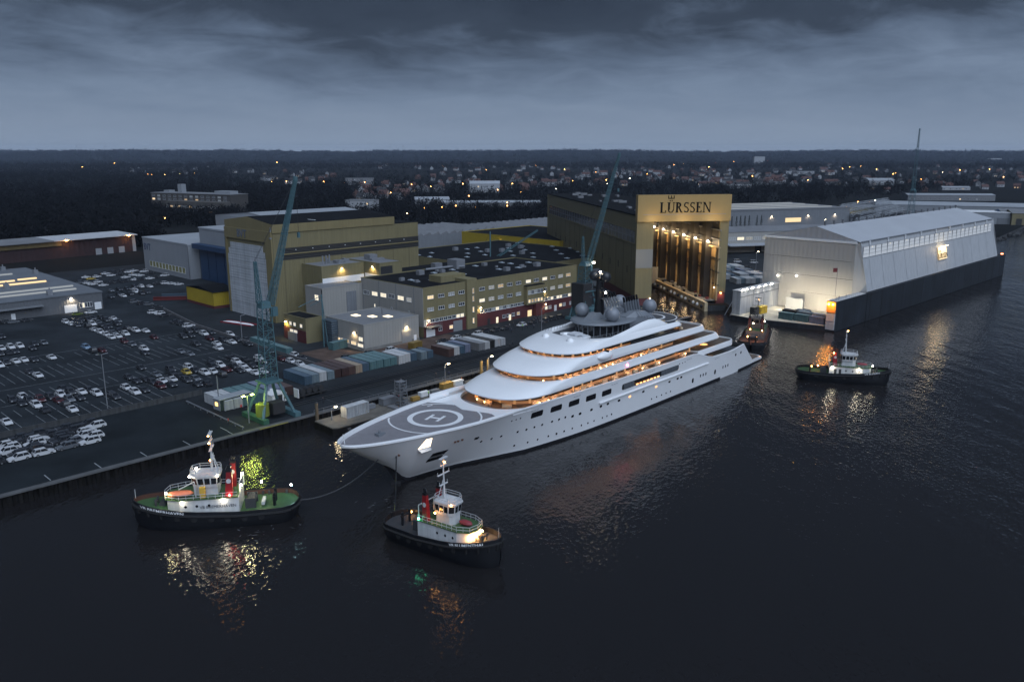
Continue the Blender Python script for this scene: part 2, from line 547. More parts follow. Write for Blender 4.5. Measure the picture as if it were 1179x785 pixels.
def smooth_interp(x, xs, ys):
    for i in range(len(xs) - 1):
        if x <= xs[i + 1]:
            t = max(0., (x - xs[i]) / (xs[i + 1] - xs[i])); t = t * t * (3 - 2 * t)
            return ys[i] + (ys[i + 1] - ys[i]) * t
    return ys[-1]


y_white = mat('yacht_white', (.80, .81, .82), .28, var=.02, coat=.3)
y_hull = mat('yacht_hull_white', (.72, .725, .735), .2, var=.045, vscale=.08, coat=.6)
y_boot = mat('yacht_boot_top', (.012, .012, .015), .3)
y_deck = mat('yacht_foredeck', (.195, .188, .20), .7, var=.12, vscale=.6)
y_teak = mat('yacht_teak', (.085, .066, .054), .65, var=.2, vscale=.6)
y_grey = mat('yacht_grey_paint', (.16, .175, .195), .4, var=.05)
y_dgrey = mat('yacht_dark_deck', (.055, .06, .068), .65, var=.15)
y_black = mat('yacht_black', (.006, .0065, .008), .5, spec=.25)
y_glass = mat('yacht_dark_glass', (.012, .012, .014), .08, spec=.6)
y_cream = mat('yacht_ceiling', (.55, .43, .32), .6)
y_gold = mat('yacht_glow_column', (.65, .42, .22), .5, emit=(1, .55, .22), es=.16)  # columns glow by themselves, warm lamplight put into their colour
y_sofa = mat('yacht_cushion', (.72, .55, .36), .8, var=.1)
y_chrome = mat('yacht_chrome', (.62, .64, .66), .22, .8)
WARM = (1, .56, .24)
g_down = glow('yacht_downlight', (1, .47, .17), 44)
g_lamp = glow('yacht_lamp', (1, .62, .30), 5)
g_pink = glow('yacht_pink_light', (1, .12, .25), 10)

YH = R(47.5)
yb = P(463.5, 553, 0)
yacht = thing('superyacht', 'huge white motor yacht with stacked curved decks, bow helipad and warm deck lights', 'yacht', (yb[0], yb[1], 0), YH)


def zt(u):
    if u < 104: return interp(u, [-16, 25, 68, 104], [12.55, 12.5, 11.6, 11.3])
    if u < 137: return smooth_interp(u, [104, 117, 126, 137], [11.3, 8.35, 8.2, 8.75])
    return interp(u, [137, 144.6], [8.75, 2.2])


def bdk(u):
    t = u + 15.8
    if u < 3: return 9.0 * (max(t, 0) / 18.8) ** .46
    return smooth_interp(u, [3, 24, 130, 145], [9.0, 11.2, 11.2, 10.2]) if u > 24 else interp(u, [3, 8, 13, 18, 24], [9.0, 10.05, 10.75, 11.05, 11.2])


def bwl(u):
    return interp(u, [0, 6, 13, 22, 31, 42, 54, 68, 80, 130, 145], [0, .75, 2.0, 4.9, 7.8, 9.5, 10.4, 10.75, 10.85, 10.8, 10.1])


def zst(u):                                            # stem line
    return interp(u, [-15.8, -10, -4.5, -1.5, 0], [12.35, 8.3, 4.8, 2.2, -1.0])


US = [-15.75, -15.5, -15, -14.2, -13, -11, -8.5, -6, -3.5, -1, 1, 4, 8, 13, 18, 24, 31, 38, 46, 54, 62, 70, 80, 90, 100, 104, 107, 110, 113, 116, 119, 123, 127, 130, 133, 137, 138.5, 140, 141.6, 143.2, 144.6]
NS = 11


def hull_ring(u, side):
    top = zt(u); bot = zst(u) if u < 0 else -1.0
    out = []
    for k in range(NS + 1):
        s = k / NS; z = bot + (top - bot) * s
        if u < 0:
            w = bdk(u) * (s ** .62)
        else:
            sw = max(0., min(1., z / top)); e = interp(u, [0, 20, 50, 80], [.78, 1.0, 1.1, 1.2])
            w = bwl(u) + (bdk(u) - bwl(u)) * sw ** e if z > 0 else bwl(u)
        out.append((u, side * w, z))
    return out


def hull_y(u, z):                                      # half breadth of the hull at height z
    top = zt(u); bot = zst(u) if u < 0 else -1.0
    if u < 0: return bdk(u) * max(0, (z - bot) / (top - bot)) ** .62
    e = interp(u, [0, 20, 50, 80], [.78, 1.0, 1.1, 1.2])
    return bwl(u) + (bdk(u) - bwl(u)) * max(0., min(1., z / top)) ** e


mb = MB()
mb.loft([hull_ring(u, -1) for u in US], closed=False)
mb.loft([list(reversed(hull_ring(u, 1))) for u in US], closed=False)
l, r = hull_ring(US[-1], -1), hull_ring(US[-1], 1)      # transom
mb.add(l + r, [(k, k + 1, NS + 1 + k + 1, NS + 1 + k) for k in range(NS)])
# sloped stern cover
st = [u for u in US if u >= 137]
mb.add([(u, -bdk(u) + .0, zt(u)) for u in st] + [(u, bdk(u), zt(u)) for u in st], [(k, k + 1, len(st) + k + 1, len(st) + k) for k in range(len(st) - 1)])
hull = mb.build('hull', y_hull, yacht, smooth=True)
mb = MB()                                               # boot top
for sgn in (-1, 1):
    rings = []
    for z in (-.9, .25, .62):
        rings.append([(u, sgn * (hull_y(u, max(z, .01)) + .03), z) for u in [.4, 1, 2, 4, 8, 13, 18, 24, 31, 38, 46, 54, 62, 70, 80, 100, 120, 135, 144.6]])
    mb.loft(rings if sgn < 0 else rings[::-1], closed=False)
mb.prism([(-3.2, 0), (-1.2, -.9), (3.2, -1.1), (3.2, 1.1), (-1.2, .9)], -2, .55)
mb.add([(-5.2, 0, 5.2), (-4.2, -.85, 4.6), (0, -1.1, .3), (1.6, -.95, .3), (-4.2, .85, 4.6), (0, 1.1, .3), (1.6, .95, .3), (-1.8, 0, .2)], [(0, 1, 2, 7), (0, 7, 5, 4), (1, 3, 2), (4, 5, 6)])
mb.build('boot_top', y_boot, yacht)
# bulwark cap and foredeck
def edge(us, sgn, inset, z):
    return [(u, sgn * max(0.0, bdk(u) - inset), z(u) if callable(z) else z) for u in us]


mb = MB()
uu = [u for u in US if u <= 24]
for sgn in (-1, 1):
    rings = [edge(uu, sgn, -.06, lambda u: zt(u) - .35), edge(uu, sgn, -.08, lambda u: zt(u) + .02), edge(uu, sgn, .18, lambda u: zt(u) + .1), edge(uu, sgn, .78, lambda u: zt(u) + .06), edge(uu, sgn, .85, 11.9)]
    mb.loft(rings if sgn < 0 else rings[::-1], closed=False)
uu = [u for u in US if 24 <= u <= 137]
for sgn in (-1, 1):
    rings = [edge(uu, sgn, -.05, lambda u: zt(u) - .25), edge(uu, sgn, -.06, lambda u: zt(u) + .02), edge(uu, sgn, .1, lambda u: zt(u) + .06), edge(uu, sgn, .32, lambda u: zt(u) + .04), edge(uu, sgn, .34, lambda u: zt(u) - 1.1)]
    mb.loft(rings if sgn < 0 else rings[::-1], closed=False)
mb.build('bulwark_cap', y_white, yacht, smooth=True)
mb = MB()
uu = [u for u in US if -15 <= u <= 24]
mb.add([(u, -max(0., bdk(u) - .8), 11.95) for u in uu] + [(u, max(0., bdk(u) - .8), 11.95) for u in uu], [(k, k + 1, len(uu) + k + 1, len(uu) + k) for k in range(len(uu) - 1)])
fd = mb.build('foredeck', y_deck, yacht)
mb = MB()
inside = lambda x, y: abs(y) < bdk(x) - .9 and x < 20.2
mb.annulus((10, 0, 11.95), 5.1, 6.3, 72, .012, keep=inside); mb.build('helipad_ring', mat('helipad_white', (.70, .71, .72), .6), fd); mb = MB()
run = MB()
for i in range(97):
    t0, t1 = 2 * math.pi * (i - .5) / 96, 2 * math.pi * (i + .5) / 96
    q = [(10 + r_ * math.cos(t), r_ * math.sin(t)) for r_, t in ((10.2, t0), (10.6, t0), (10.6, t1), (10.2, t1))]
    if i < 96 and all(inside(*w) for w in q): run.add([(x, y, 11.962) for x, y in q], [(0, 1, 2, 3)])
    elif run.v: run.build('helipad_outer_arc', MATS['helipad_white'], fd); run = MB()
mb = MB()
for x0, x1, y0, y1 in ((8.0, 12.0, -1.75, -1.05), (8.0, 12.0, 1.05, 1.75), (9.62, 10.38, -1.04, 1.04)):
    c, s_ = math.cos(R(20)), math.sin(R(20))
    mb.add([(10 + (x - 10) * c - y * s_, (x - 10) * s_ + y * c, 11.965) for x, y in ((x0, y0), (x1, y0), (x1, y1), (x0, y1))], [(0, 1, 2, 3)])
mb.build('helipad_letter', MATS['helipad_white'], fd)
for y0, x0 in ((-8.2, 6.0), (7.4, 14.5)):
    mb = MB()
    for k in range(3): mb.box(x0 + k * .55, x0 + .4 + k * .55, y0, y0 + .5, 11.955, 11.963)
    mb.build('helipad_figures', MATS['helipad_white'], fd)
mb = MB()                                               # white step between helipad and front lounge
def outline(front, W, aft, Ln, e=2.4, n=22, aftr=3.0, inset=0.0):
    """half-breadth outline of a deck, from the aft port corner round the bow to the aft starboard corner"""
    front += inset; W -= inset; aft -= inset
    pts = []
    for k in range(1, 5):
        t = R(90 * k / 4); pts.append((aft - aftr + aftr * math.cos(t), W - aftr + aftr * math.sin(t)))
    pts = [(aft, 0.0), (aft, W - aftr)] + pts
    for k in range(1, 9): pts.append((aft - aftr + (front + Ln - aft + aftr) * k / 9, W))
    for k in range(n + 1):
        t = R(90) * k / n
        x, y = math.sin(t) ** (2 / e), math.cos(t) ** (2 / e)
        pts.append((front + Ln - Ln * x, W * y))
    port = [(x, -y) for x, y in pts]
    star = [(x, y) for x, y in reversed(pts[1:-1])]
    return port + star


oc = [p for p in outline(22.6, 10.85, 131, 12) if p[0] < 29.5]
oc = [p for k, p in enumerate(oc) if k % 2 == 0 or k in (0, len(oc) - 1)]
fr = np.interp([p[1] for p in oc], [-10.85, -10.2, -7.2, -4.2, 0, 4.2, 7.2, 10.2, 10.85], [20.5, 19.5, 20.7, 19.7, 18.3, 19.7, 18.5, 16.6, 16.2])
a_ = [(min(x, p[0] - .3), p[1] * .985, 12.03) for x, p in zip(fr, oc)]; b_ = [(p[0], p[1] * .985, 12.03) for p in oc]; c_ = [(p[0], p[1] * .985, 11.2) for p in oc]
mb.loft([[(x, y, 11.9) for x, y, z in a_], a_, b_, c_], False); mb.build('forward_terrace', y_white, yacht)
for sg in (-1, 1):
    mb = MB(); mb.box(29, 40, min(sg * 10.2, sg * 10.9), max(sg * 10.2, sg * 10.9), 11.26, 11.9); mb.build('side_bulwark_step', y_white, yacht)


def slab(name, lo, hi, floor_z, m_floor, parent, bul=.95, m=y_white):
    """a curved visor: lower lip outline lo = (front, W, aft, L, z), upper edge hi; returns the outlines"""
    A = outline(lo[0], lo[1], lo[2], lo[3]); B = outline(hi[0], hi[1], hi[2], hi[3]); C = outline(hi[0], hi[1], hi[2], hi[3], inset=.32); U = outline(lo[0], lo[1], lo[2], lo[3], inset=.7)
    zl, zh = lo[4], hi[4]
    zh_ = (lambda u: zh(u)) if callable(zh) else (lambda u: zh)
    def mix(t, s): return [(a[0] + (b[0] - a[0]) * t, a[1] + (b[1] - a[1]) * t, zl + (zh_(b[0]) - zl) * s) for a, b in zip(A, B)]
    mb = MB()
    rings = [[(p[0], p[1], zl + .02) for p in U], [(p[0], p[1], zl - .06) for p in A], [(a[0] - .12 * (1 if a[0] < lo[0] + lo[3] else 0), a[1] * 1.012, zl + .22) for a in A], mix(.22, .46), mix(.5, .72), mix(.8, .93), [(p[0], p[1], zh_(p[0])) for p in B],
             [(p[0], p[1], zh_(p[0]) - .01) for p in C], [(p[0], p[1], floor_z + .01) for p in C]]
    mb.loft([r[::-1] for r in rings])
    v = mb.build(name, m, parent, smooth=True)
    mb = MB(); mb.prism([p for p in C][::-1], floor_z - .25, floor_z); mb.build('deck_floor', m_floor, v)
    mb = MB(); mb.prism([p for p in U][::-1], zl + .05, zl + .25); mb.build('ceiling', y_cream, v)
    return A, B, C


# lounge decks: floors, glazed houses and visors
mb = MB(); mb.prism(outline(22.6, 10.85, 131, 12)[::-1], 11.0, 11.25); mb.build('lounge_floor', y_teak, yacht)
A1 = slab('lower_visor', (24.3, 11.15, 121, 13, 13.85), (35.6, 11.0, 119, 11, lambda u: 16.1 if u < 50 else interp(u, [50, 119], [16.0, 15.7])), 15.15, y_teak, yacht)
A2 = slab('middle_visor', (34.5, 10.95, 112, 12, 17.55), (45, 10.8, 111, 11, lambda u: interp(u, [45, 60, 111], [20.2, 20.1, 19.3])), 18.75, y_teak, yacht)
A3 = slab('upper_visor', (44.5, 10.55, 99, 11, 21.1), (55.5, 9.9, 98, 10, lambda u: interp(u, [55, 70, 98], [23.3, 22.9, 22.25])), 22.0, y_dgrey, yacht)
# aft terrace beside the stern
def fascia(name, u0, u1, W, z0, z1, floor_z, m_floor):
    pts = outline(u0, W, u1, .8, aftr=3.2, n=3); inn = outline(u0, W, u1, .8, aftr=3.2, n=3, inset=.35)
    mb = MB()
    mb.loft([[(x, y, z) for x, y in p][::-1] for p, z in ((inn, z0 + .05), (pts, z0), (pts, z0 + (z1 - z0) * .6), ([(x, y * .99) for x, y in pts], z1), (inn, z1), (inn, floor_z))])
    o = mb.build(name, y_white, yacht, smooth=True)
    mb = MB(); mb.prism(inn[::-1], floor_z - .2, floor_z); mb.build('deck_floor', m_floor, o)
    return o


fascia('aft_terrace', 106, 130.5, 11.05, 10.0, 11.65, 10.75, y_dgrey)
mb = MB(); mb.prism([(104, -10.6), (137, -10.3), (137, 10.3), (104, 10.6)], 7.0, 7.25); mb.build('main_aft_deck', y_dgrey, yacht)
mb = MB(); mb.box(104, 118, -8.2, 8.2, 7.26, 9.99); mb.build('aft_house', y_glass, yacht)
mb = MB(); mb.prism([(143.0, -10.0), (153.6, -9.4), (155, -7.5), (155, 7.5), (153.6, 9.4), (143, 10.0)], .45, 1.15); mb.build('swim_platform', y_hull, yacht)
mb = MB(); mb.prism([(144.8, -8.9), (153, -8.7), (154.4, -7.1), (154.4, 7.1), (153, 8.7), (144.8, 8.9)], 1.15, 1.2); mb.build('platform_teak', y_teak, yacht)

m_glow = mat('yacht_glow_wall', (.5, .30, .17), .6, emit=(1, .42, .14), es=.07)  # low house panels glow faintly, lamplight put into the material


def house(name, front, W, aft, Ln, z0, z1, ncol):
    """glazed deckhouse set back under a visor, with self-glowing columns between its panes"""
    o = outline(front, W, aft, Ln, e=2.3, aftr=2.0)
    mb = MB(); mb.prism(o[::-1], z0, z1); h = mb.build(name, y_glass, yacht)
    # columns along the outline
    pts = o; d = [0]
    for p, q in zip(pts, pts[1:]): d.append(d[-1] + math.hypot(q[0] - p[0], q[1] - p[1]))
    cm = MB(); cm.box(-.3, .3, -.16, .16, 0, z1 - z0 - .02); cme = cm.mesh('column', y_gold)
    for k in range(ncol):
        s = (k + .5) * d[-1] / ncol
        if rnd.random() < .25: continue
        i = max(j for j in range(len(d) - 1) if d[j] <= s); t = (s - d[i]) / max(1e-6, d[i + 1] - d[i])
        x, y = pts[i][0] + (pts[i + 1][0] - pts[i][0]) * t, pts[i][1] + (pts[i + 1][1] - pts[i][1]) * t
        if x > front + 26 and rnd.random() < .6: continue
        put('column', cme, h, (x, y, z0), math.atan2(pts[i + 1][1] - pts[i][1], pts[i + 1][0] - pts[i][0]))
    mb = MB(); mb.loft([[(x, y, z0) for x, y in outline(front, W, aft, Ln, e=2.3, aftr=2.0, inset=-.04)][::-1], [(x, y, z0 + .75) for x, y in outline(front, W, aft, Ln, e=2.3, aftr=2.0, inset=-.04)][::-1]]); mb.build('lower_panel', m_glow, h)
    return o


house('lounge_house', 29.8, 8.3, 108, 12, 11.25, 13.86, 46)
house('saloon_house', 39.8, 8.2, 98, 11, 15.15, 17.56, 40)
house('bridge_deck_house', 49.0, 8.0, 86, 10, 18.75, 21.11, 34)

for sg in (-1, 1):
    mb = MB(); mb.box(72, 97, min(sg * 9.9, sg * 10.0), max(sg * 9.9, sg * 10.0), 19.0, 21.1); mb.build('side_glass', y_glass, yacht)
# downlights in the ceilings, small lamps and cushions on the side decks
dm = MB(); dm.add([(.3 * math.cos(2 * math.pi * i / 10), .3 * math.sin(2 * math.pi * i / 10), 0) for i in range(10)], [tuple(reversed(range(10)))]); dm.loft([[(.31 * math.cos(2 * math.pi * i / 10), .31 * math.sin(2 * math.pi * i / 10), z) for i in range(10)] for z in (.02, -.34)], m=1); dme = dm.mesh('downlight', [g_down, y_black])  # black skirt added to keep the discs' glow off the water
lm = MB(); lm.ball((0, 0, .32), .17, 8, 5); lm.tube((0, 0, 0), (0, 0, .2), .05, 5); lme = lm.mesh('deck_lamp', g_lamp)
sm = MB(); sm.box(-1.1, 1.1, -.45, .45, 0, .42); sm.box(-1.1, 1.1, .3, .5, .42, .85); sme = sm.mesh('sofa', y_sofa)


def dress(fr, W, aft, Ln, z0, z1, n, skip=0.0):
    o = outline(fr, W, aft, Ln, e=2.35, aftr=2.0)[6:-6]
    d = [0]
    for p, q in zip(o, o[1:]): d.append(d[-1] + math.hypot(q[0] - p[0], q[1] - p[1]))
    for k in range(n):
        s = (k + .35 + .3 * rnd.random()) * d[-1] / n
        i = max(j for j in range(len(d) - 1) if d[j] <= s); t = (s - d[i]) / max(1e-6, d[i + 1] - d[i])
        x, y = o[i][0] + (o[i + 1][0] - o[i][0]) * t, o[i][1] + (o[i + 1][1] - o[i][1]) * t
        a = math.atan2(o[i + 1][1] - o[i][1], o[i + 1][0] - o[i][0])
        if fr > 45 and x > 70 and rnd.random() < .8: continue
        if x > 80 and rnd.random() < .4: continue
        put('downlight', dme, yacht, (x, y, z1 - .02))
        if rnd.random() < .62: put('sofa', sme, yacht, (x + .5 * math.sin(a), y - .5 * math.cos(a), z0), a + (math.pi if rnd.random() < .5 else 0))
        if rnd.random() < .22: put('deck_lamp', lme, yacht, (x - .55 * math.sin(a), y + .55 * math.cos(a), z0 + .45))


dress(26.6, 9.75, 112, 12.5, 11.25, 13.86, 54)
dress(37.2, 9.6, 103, 11.5, 15.15, 17.56, 44)
dress(47, 9.3, 92, 10.5, 18.75, 21.11, 34)
for u, y, z in ((112, -6, 13.84), (116, 2, 13.84), (116, -7, 13.84), (112, 6, 13.84), (104, -5, 17.54), (107, 3, 17.54), (92, -6, 21.08), (122, -4, 9.98), (126, 4, 9.98), (120, -8, 9.98)):
    put('downlight', dme, yacht, (u, y, z))
for y in (-4, 0, 4): mb = MB(); mb.box(121, 124, y - 1.2, y + 1.2, 10.76, 11.2); mb.build('aft_sofa', y_sofa, yacht)
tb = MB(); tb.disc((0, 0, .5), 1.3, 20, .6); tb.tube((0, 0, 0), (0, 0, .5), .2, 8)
put('round_table', tb.mesh('round_table', mat('yacht_glow_table', (.6, .35, .18), .5, emit=(1, .45, .14), es=.8)), yacht, (117.5, -6.6, 10.76))  # tables glow by themselves, warm light put into their colour
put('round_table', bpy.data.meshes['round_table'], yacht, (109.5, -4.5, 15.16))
mb = MB(); mb.ball((69, -11.2, 14.75), .3, 10, 6); mb.build('side_light', g_pink, yacht)

# hull openings on both sides
def side_rect(name, u0, u1, z0, z1, m, r=.35, proud=.03, parent=yacht, both=True):
    for sgn in ((-1, 1) if both else (-1,)):
        pts = []
        for cx, cz, t0 in ((u1 - r, z1 - r, 0), (u0 + r, z1 - r, 90), (u0 + r, z0 + r, 180), (u1 - r, z0 + r, 270)):
            for k in range(4): pts.append((cx + r * math.cos(R(t0 + 30 * k)), cz + r * math.sin(R(t0 + 30 * k))))
        mb = MB()
        a = [(u, sgn * (hull_y(u, z) + proud), z) for u, z in pts]; b = [(u, sgn * (hull_y(u, z) - .3), z) for u, z in pts]
        n = len(a)
        mb.add(a + b, [tuple(range(n)) if sgn > 0 else tuple(reversed(range(n)))] + [(i, (i + 1) % n, n + (i + 1) % n, n + i) for i in range(n)])
        mb.build(name, m, parent)


for u in (32.9, 39.8, 46.6, 53.4, 60.1): side_rect('window', u - 2.05, u + 2.05, zt(u) - 3.45, zt(u) - 1.95, y_glass)
lit_w = glow('yacht_lit_window', (1, .45, .2), .9)
def rows(us, z, w, h, litset=()):
    for i, u in enumerate(us): side_rect('porthole', u - w / 2, u + w / 2, z - h / 2, z + h / 2, lit_w if i in litset else y_glass, r=min(w, h) * .45)
rows([17.3, 20.2, 23, 27.8, 30.4, 33, 35.6, 39, 41.5, 43.8], 6.15, .6, .55)
rows([46.6, 49.5, 54, 58, 61], 5.75, 1.05, .65)
rows([66, 71, 77.5, 84, 91, 95.5, 97.5], 5.5, 1.15, .6, (1, 3))
rows([28, 31.8, 35, 38.5, 41.3, 44, 47, 50.5, 53, 55.5, 59, 61, 63, 82, 84.6, 87.2, 89.6, 92], 2.35, .5, .5)
rows([24.5, 25.9, 27.3, 96, 97.5, 99], 9.9, .38, .38)
rows([104.5, 118], 3.0, 1.0, 1.5)
rows([109, 110.6, 112.2, 123, 124.6, 126.2], 3.6, .55, .95)
rows([131, 135], 6.2, .9, .9)
side_rect('porthole', 14.6, 15.9, 7.3, 7.95, y_glass, r=.2)
# long balcony opening amidships
side_rect('balcony_opening', 67, 95.6, 8.15, 9.75, y_black, r=.5, proud=.02)
for sgn in (-1, 1):
    for u0, u1 in ((67.5, 72.5), (86, 95)):
        for k in range(4):
            mb = MB(); z = 8.45 + k * .33; mb.box(u0, u1, min(sgn * 11.2, sgn * 11.32), max(sgn * 11.2, sgn * 11.32), z, z + .12); mb.build('balcony_louvre', y_grey, yacht)
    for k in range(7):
        mb = MB(); u = 73.5 + k * 1.75; mb.box(u, u + 1.0, min(sgn * 11.2, sgn * 11.3), max(sgn * 11.2, sgn * 11.3), 8.32, 8.62); mb.build('balcony_glow', glow('yacht_balcony_glow', (1, .42, .15), 1.6), yacht)  # glowing strips stand in for the orange-lit interior
    mb = MB(); mb.box(57, 113, min(sgn * 11.0, sgn * 11.45), max(sgn * 11.0, sgn * 11.45), 6.75, 7.0); mb.build('rubbing_strake', y_white, yacht)
# bow: open shell door with light, anchor pocket, hawse lights
for sgn in (-1,):
    mb = MB(); mb.add([(u, sgn * (hull_y(u, z) + d), z) for u, z, d in ((-.9, 9.1, .04), (2.2, 9.1, .04), (1.8, 11.3, .03), (.4, 11.3, .03))], [(0, 1, 2, 3)])
    mb.build('shell_door_opening', mat('shell_door_glow', (.8, .75, .65), .5, emit=(1, .78, .5), es=1.4), yacht)
    mb = MB(); mb.add([(u, sgn * (hull_y(u, z) + d), z) for u, z, d in ((-.9, 9.0, .05), (2.2, 9.0, .05), (2.6, 8.2, .5), (-.2, 8.2, .5))] + [(u, sgn * (hull_y(u, z) + d), z) for u, z, d in ((-.9, 8.9, .05), (2.2, 8.9, .05), (2.6, 8.05, .45), (-.2, 8.05, .45))], [(0, 1, 2, 3), (7, 6, 5, 4), (2, 3, 7, 6), (0, 3, 7, 4), (1, 2, 6, 5)])
    mb.build('shell_door', y_white, yacht)
    mb = MB(); mb.add([(u, sgn * (hull_y(u, z) + .05), z) for u, z in ((3.2, 4.3), (7.0, 4.3), (8.1, 6.6), (4.0, 6.6))], [(0, 1, 2, 3)]); mb.build('anchor_pocket', y_black, yacht)
    mb = MB(); mb.add([(u, sgn * (hull_y(u, z) + d), z) for u, z, d in ((3.4, 5.2, .12), (7.3, 5.2, .12), (7.6, 5.75, .12), (3.6, 5.75, .12))], [(0, 1, 2, 3)]); mb.build('anchor', y_chrome, yacht)
    for u, z in ((-4.4, 8.4), (8.8, 8.55), (9.6, 8.55), (10.7, 8.6)):
        mb = MB(); y = sgn * (hull_y(u, z) + .02); mb.tube((u, y, z), (u, y + sgn * .06, z), .36, 10); mb.build('hawse_pipe', mat('hawse_bronze', (.20, .10, .07), .4, .4), yacht)
mb = MB(); mb.tube((-14.7, 0, 12.5), (-15.0, 0, 14.6), .1, 6); mb.build('jackstaff', y_white, yacht)
mb = MB(); mb.box(-6.6, -5.4, -.7, .7, 11.96, 12.5); mb.tube((-6, -.3, 12.5), (-6, -.3, 13.1), .25, 8); mb.box(-5.2, -4.4, -.2, .5, 11.96, 12.3); mb.build('windlass', y_grey, yacht)
mb = MB(); mb.box(18, 30, 10.6, 10.9, 12.5, 13.5); mb.build('boarding_screen', y_white, yacht)

# top deck: wave-shaped coamings, wheelhouse, mushroom mast deck, domes, funnels, mast
for sgn in (-1, 1):
    prof = [(60, 22.6), (64, 23.0), (68, 23.35), (72, 23.8), (76, 24.35), (79, 24.7), (82, 24.85), (85, 24.7), (87.5, 24.1), (89.5, 23.2), (91, 22.4)]
    rings = [[(u, sgn * 10.0, 21.9), (u, sgn * 9.95, 22.5 + (z - 22.5) * .4), (u, sgn * (9.75 - (z - 22.4) * .22), z - .15), (u, sgn * (9.45 - (z - 22.4) * .25), z), (u, sgn * (8.9 - (z - 22.4) * .2), z - .25), (u, sgn * 8.7, 21.9)] for u, z in prof]
    mb = MB(); mb.loft(rings if sgn > 0 else [r[::-1] for r in rings], closed=False, cap0=False, cap1=False)
    mb.build('wave_coaming', y_white, yacht, smooth=True)
def ell(cx, rx, ry, z, n=36): return [(cx + rx * math.cos(2 * math.pi * i / n), ry * math.sin(2 * math.pi * i / n), z) for i in range(n)]
mb = MB(); mb.loft([ell(72, 8.0, 6.2, 22.0), ell(72, 8.3, 6.5, 25.0)], True, False, True); mb.build('wheelhouse', y_glass, yacht)
cm = MB(); cm.box(-.16, .16, -.1, .1, 0, 3.0); cme = cm.mesh('mullion', y_grey)
for k in range(26):
    t = 2 * math.pi * k / 26; put('mullion', cme, yacht, (72 + 8.2 * math.cos(t), 6.4 * math.sin(t), 22.0), t)
mb = MB(); mb.loft([ell(73, 9.8, 7.9, 24.95), ell(73, 10.4, 8.4, 25.2), ell(73, 9.9, 7.9, 25.65), ell(73, 8.4, 6.6, 25.75)], True, True, True); mb.build('mast_deck', y_grey, yacht, smooth=True)
mb = MB(); mb.loft([[(65.5, -1.6, 25.7), (74.5, -1.6, 25.7), (74.5, 1.6, 25.7), (65.5, 1.6, 25.7)], [(68.5, -1.1, 27.6), (73.6, -1.1, 27.6), (73.6, 1.1, 27.6), (68.5, 1.1, 27.6)]], True, False, True); mb.build('mast_foot', y_grey, yacht)
mb = MB(); mb.loft([ell(71, 1.9, 1.35, 26.5, 12), ell(71, 1.45, 1.05, 31, 12), ell(71.1, 1.2, .9, 36.6, 12)], True, False, True); mb.build('mast', y_black, yacht, smooth=True)
mb = MB()
for z, w in ((31.2, 3.2), (33.4, 2.6), (36.0, 2.0)): mb.box(70.2, 71.8, -w, w, z, z + .22)
for z, w in ((31.5, 2.9), (31.5, -2.6), (33.7, 2.2)): mb.tube((71, w, z), (71, w, z + 1.3), .07, 5)
mb.tube((70, -1.5, 34.2), (72, 1.5, 34.2), .12, 5); mb.build('mast_yard', y_dgrey, yacht)
for y in (-1.9, 1.9):
    mb = MB(); mb.ball((71, y, 37.3), 1.45, 14, 9); mb.build('mast_dome', mat('dome_dark', (.022, .024, .028), .4), yacht, smooth=True)
mb = MB(); mb.tube((71, 0, 36), (71, 0, 38.8), .12, 6); mb.tube((71, 0, 38.6), (71, 0, 38.85), .3, 8); mb.build('mast_pole', y_grey, yacht)
for y, z in ((-.6, 38.6), (-2.6, 33.2)):
    mb = MB(); mb.ball((70.2, y, z), .28, 8, 6); mb.build('mast_light', glow('mast_light', (1, .86, .66), 20), yacht)
dome = MB(); dome.ball((0, 0, 1.9), 2.0, 20, 12); dome.tube((0, 0, -.6), (0, 0, .5), 1.1, 14, .9); dmesh = dome.mesh('satellite_dome', mat('dome_grey', (.19, .205, .23), .38), True)
for u, y in ((70, -5.2), (70, 5.2), (88, -5.2), (88, 5.2)):
    o = put('satellite_dome', dmesh, yacht, (u, y, 25.6))
sd = MB(); sd.ball((0, 0, 0), 1.05, 14, 6, z0=-5); sd.disc((0, 0, -.2), 1.15, 16, 0); sdm = sd.mesh('small_dome', y_white, True)
for y in (-4.1, 4.1): put('small_dome', sdm, yacht, (53.2, y, 22.75))
# funnel casings with louvres and raked exhaust pipes
for sgn in (-1, 1):
    rings = []
    for u, z, w0, w1 in ((76.5, 25.9, 2.2, 6.6), (80, 27.0, 2.0, 6.9), (85, 26.6, 2.0, 7.0), (89.5, 24.6, 2.2, 7.0), (92, 22.6, 2.4, 7.0)):
        rings.append([(u, sgn * w0, 22), (u, sgn * w1, 22), (u, sgn * (w1 - .3), z - 1.2), (u, sgn * (w1 - 1.4), z), (u, sgn * w0, z)])
    mb = MB(); mb.loft(rings if sgn < 0 else [r[::-1] for r in rings], True, True, True)
    f = mb.build('funnel_casing', y_grey, yacht, smooth=False)
    lv = MB(); lv.box(-.14, .14, -.9, .9, 0, .14); lvm = lv.mesh('louvre', y_chrome)
    for k in range(6):
        o = put('louvre', lvm, f, (80.5 + k * 1.35, sgn * 6.35, 26.15 - .28 * k)); o.rotation_euler = (-sgn * R(42), 0, 0)
    for k in range(6):
        mb = MB(); u = 78.0 + k * 1.25
        mb.tube((u + 1.3, sgn * 3.3, 26.2), (u - .5, sgn * 3.7, 29.8), .4, 8); mb.build('exhaust_pipe', y_chrome if sgn > 0 else y_grey, f)
        mb = MB(); mb.tube((u - .5, sgn * 3.7, 29.8), (u - 1.15, sgn * 3.85, 31.1), .3, 8); mb.build('exhaust_tip', y_black, f)
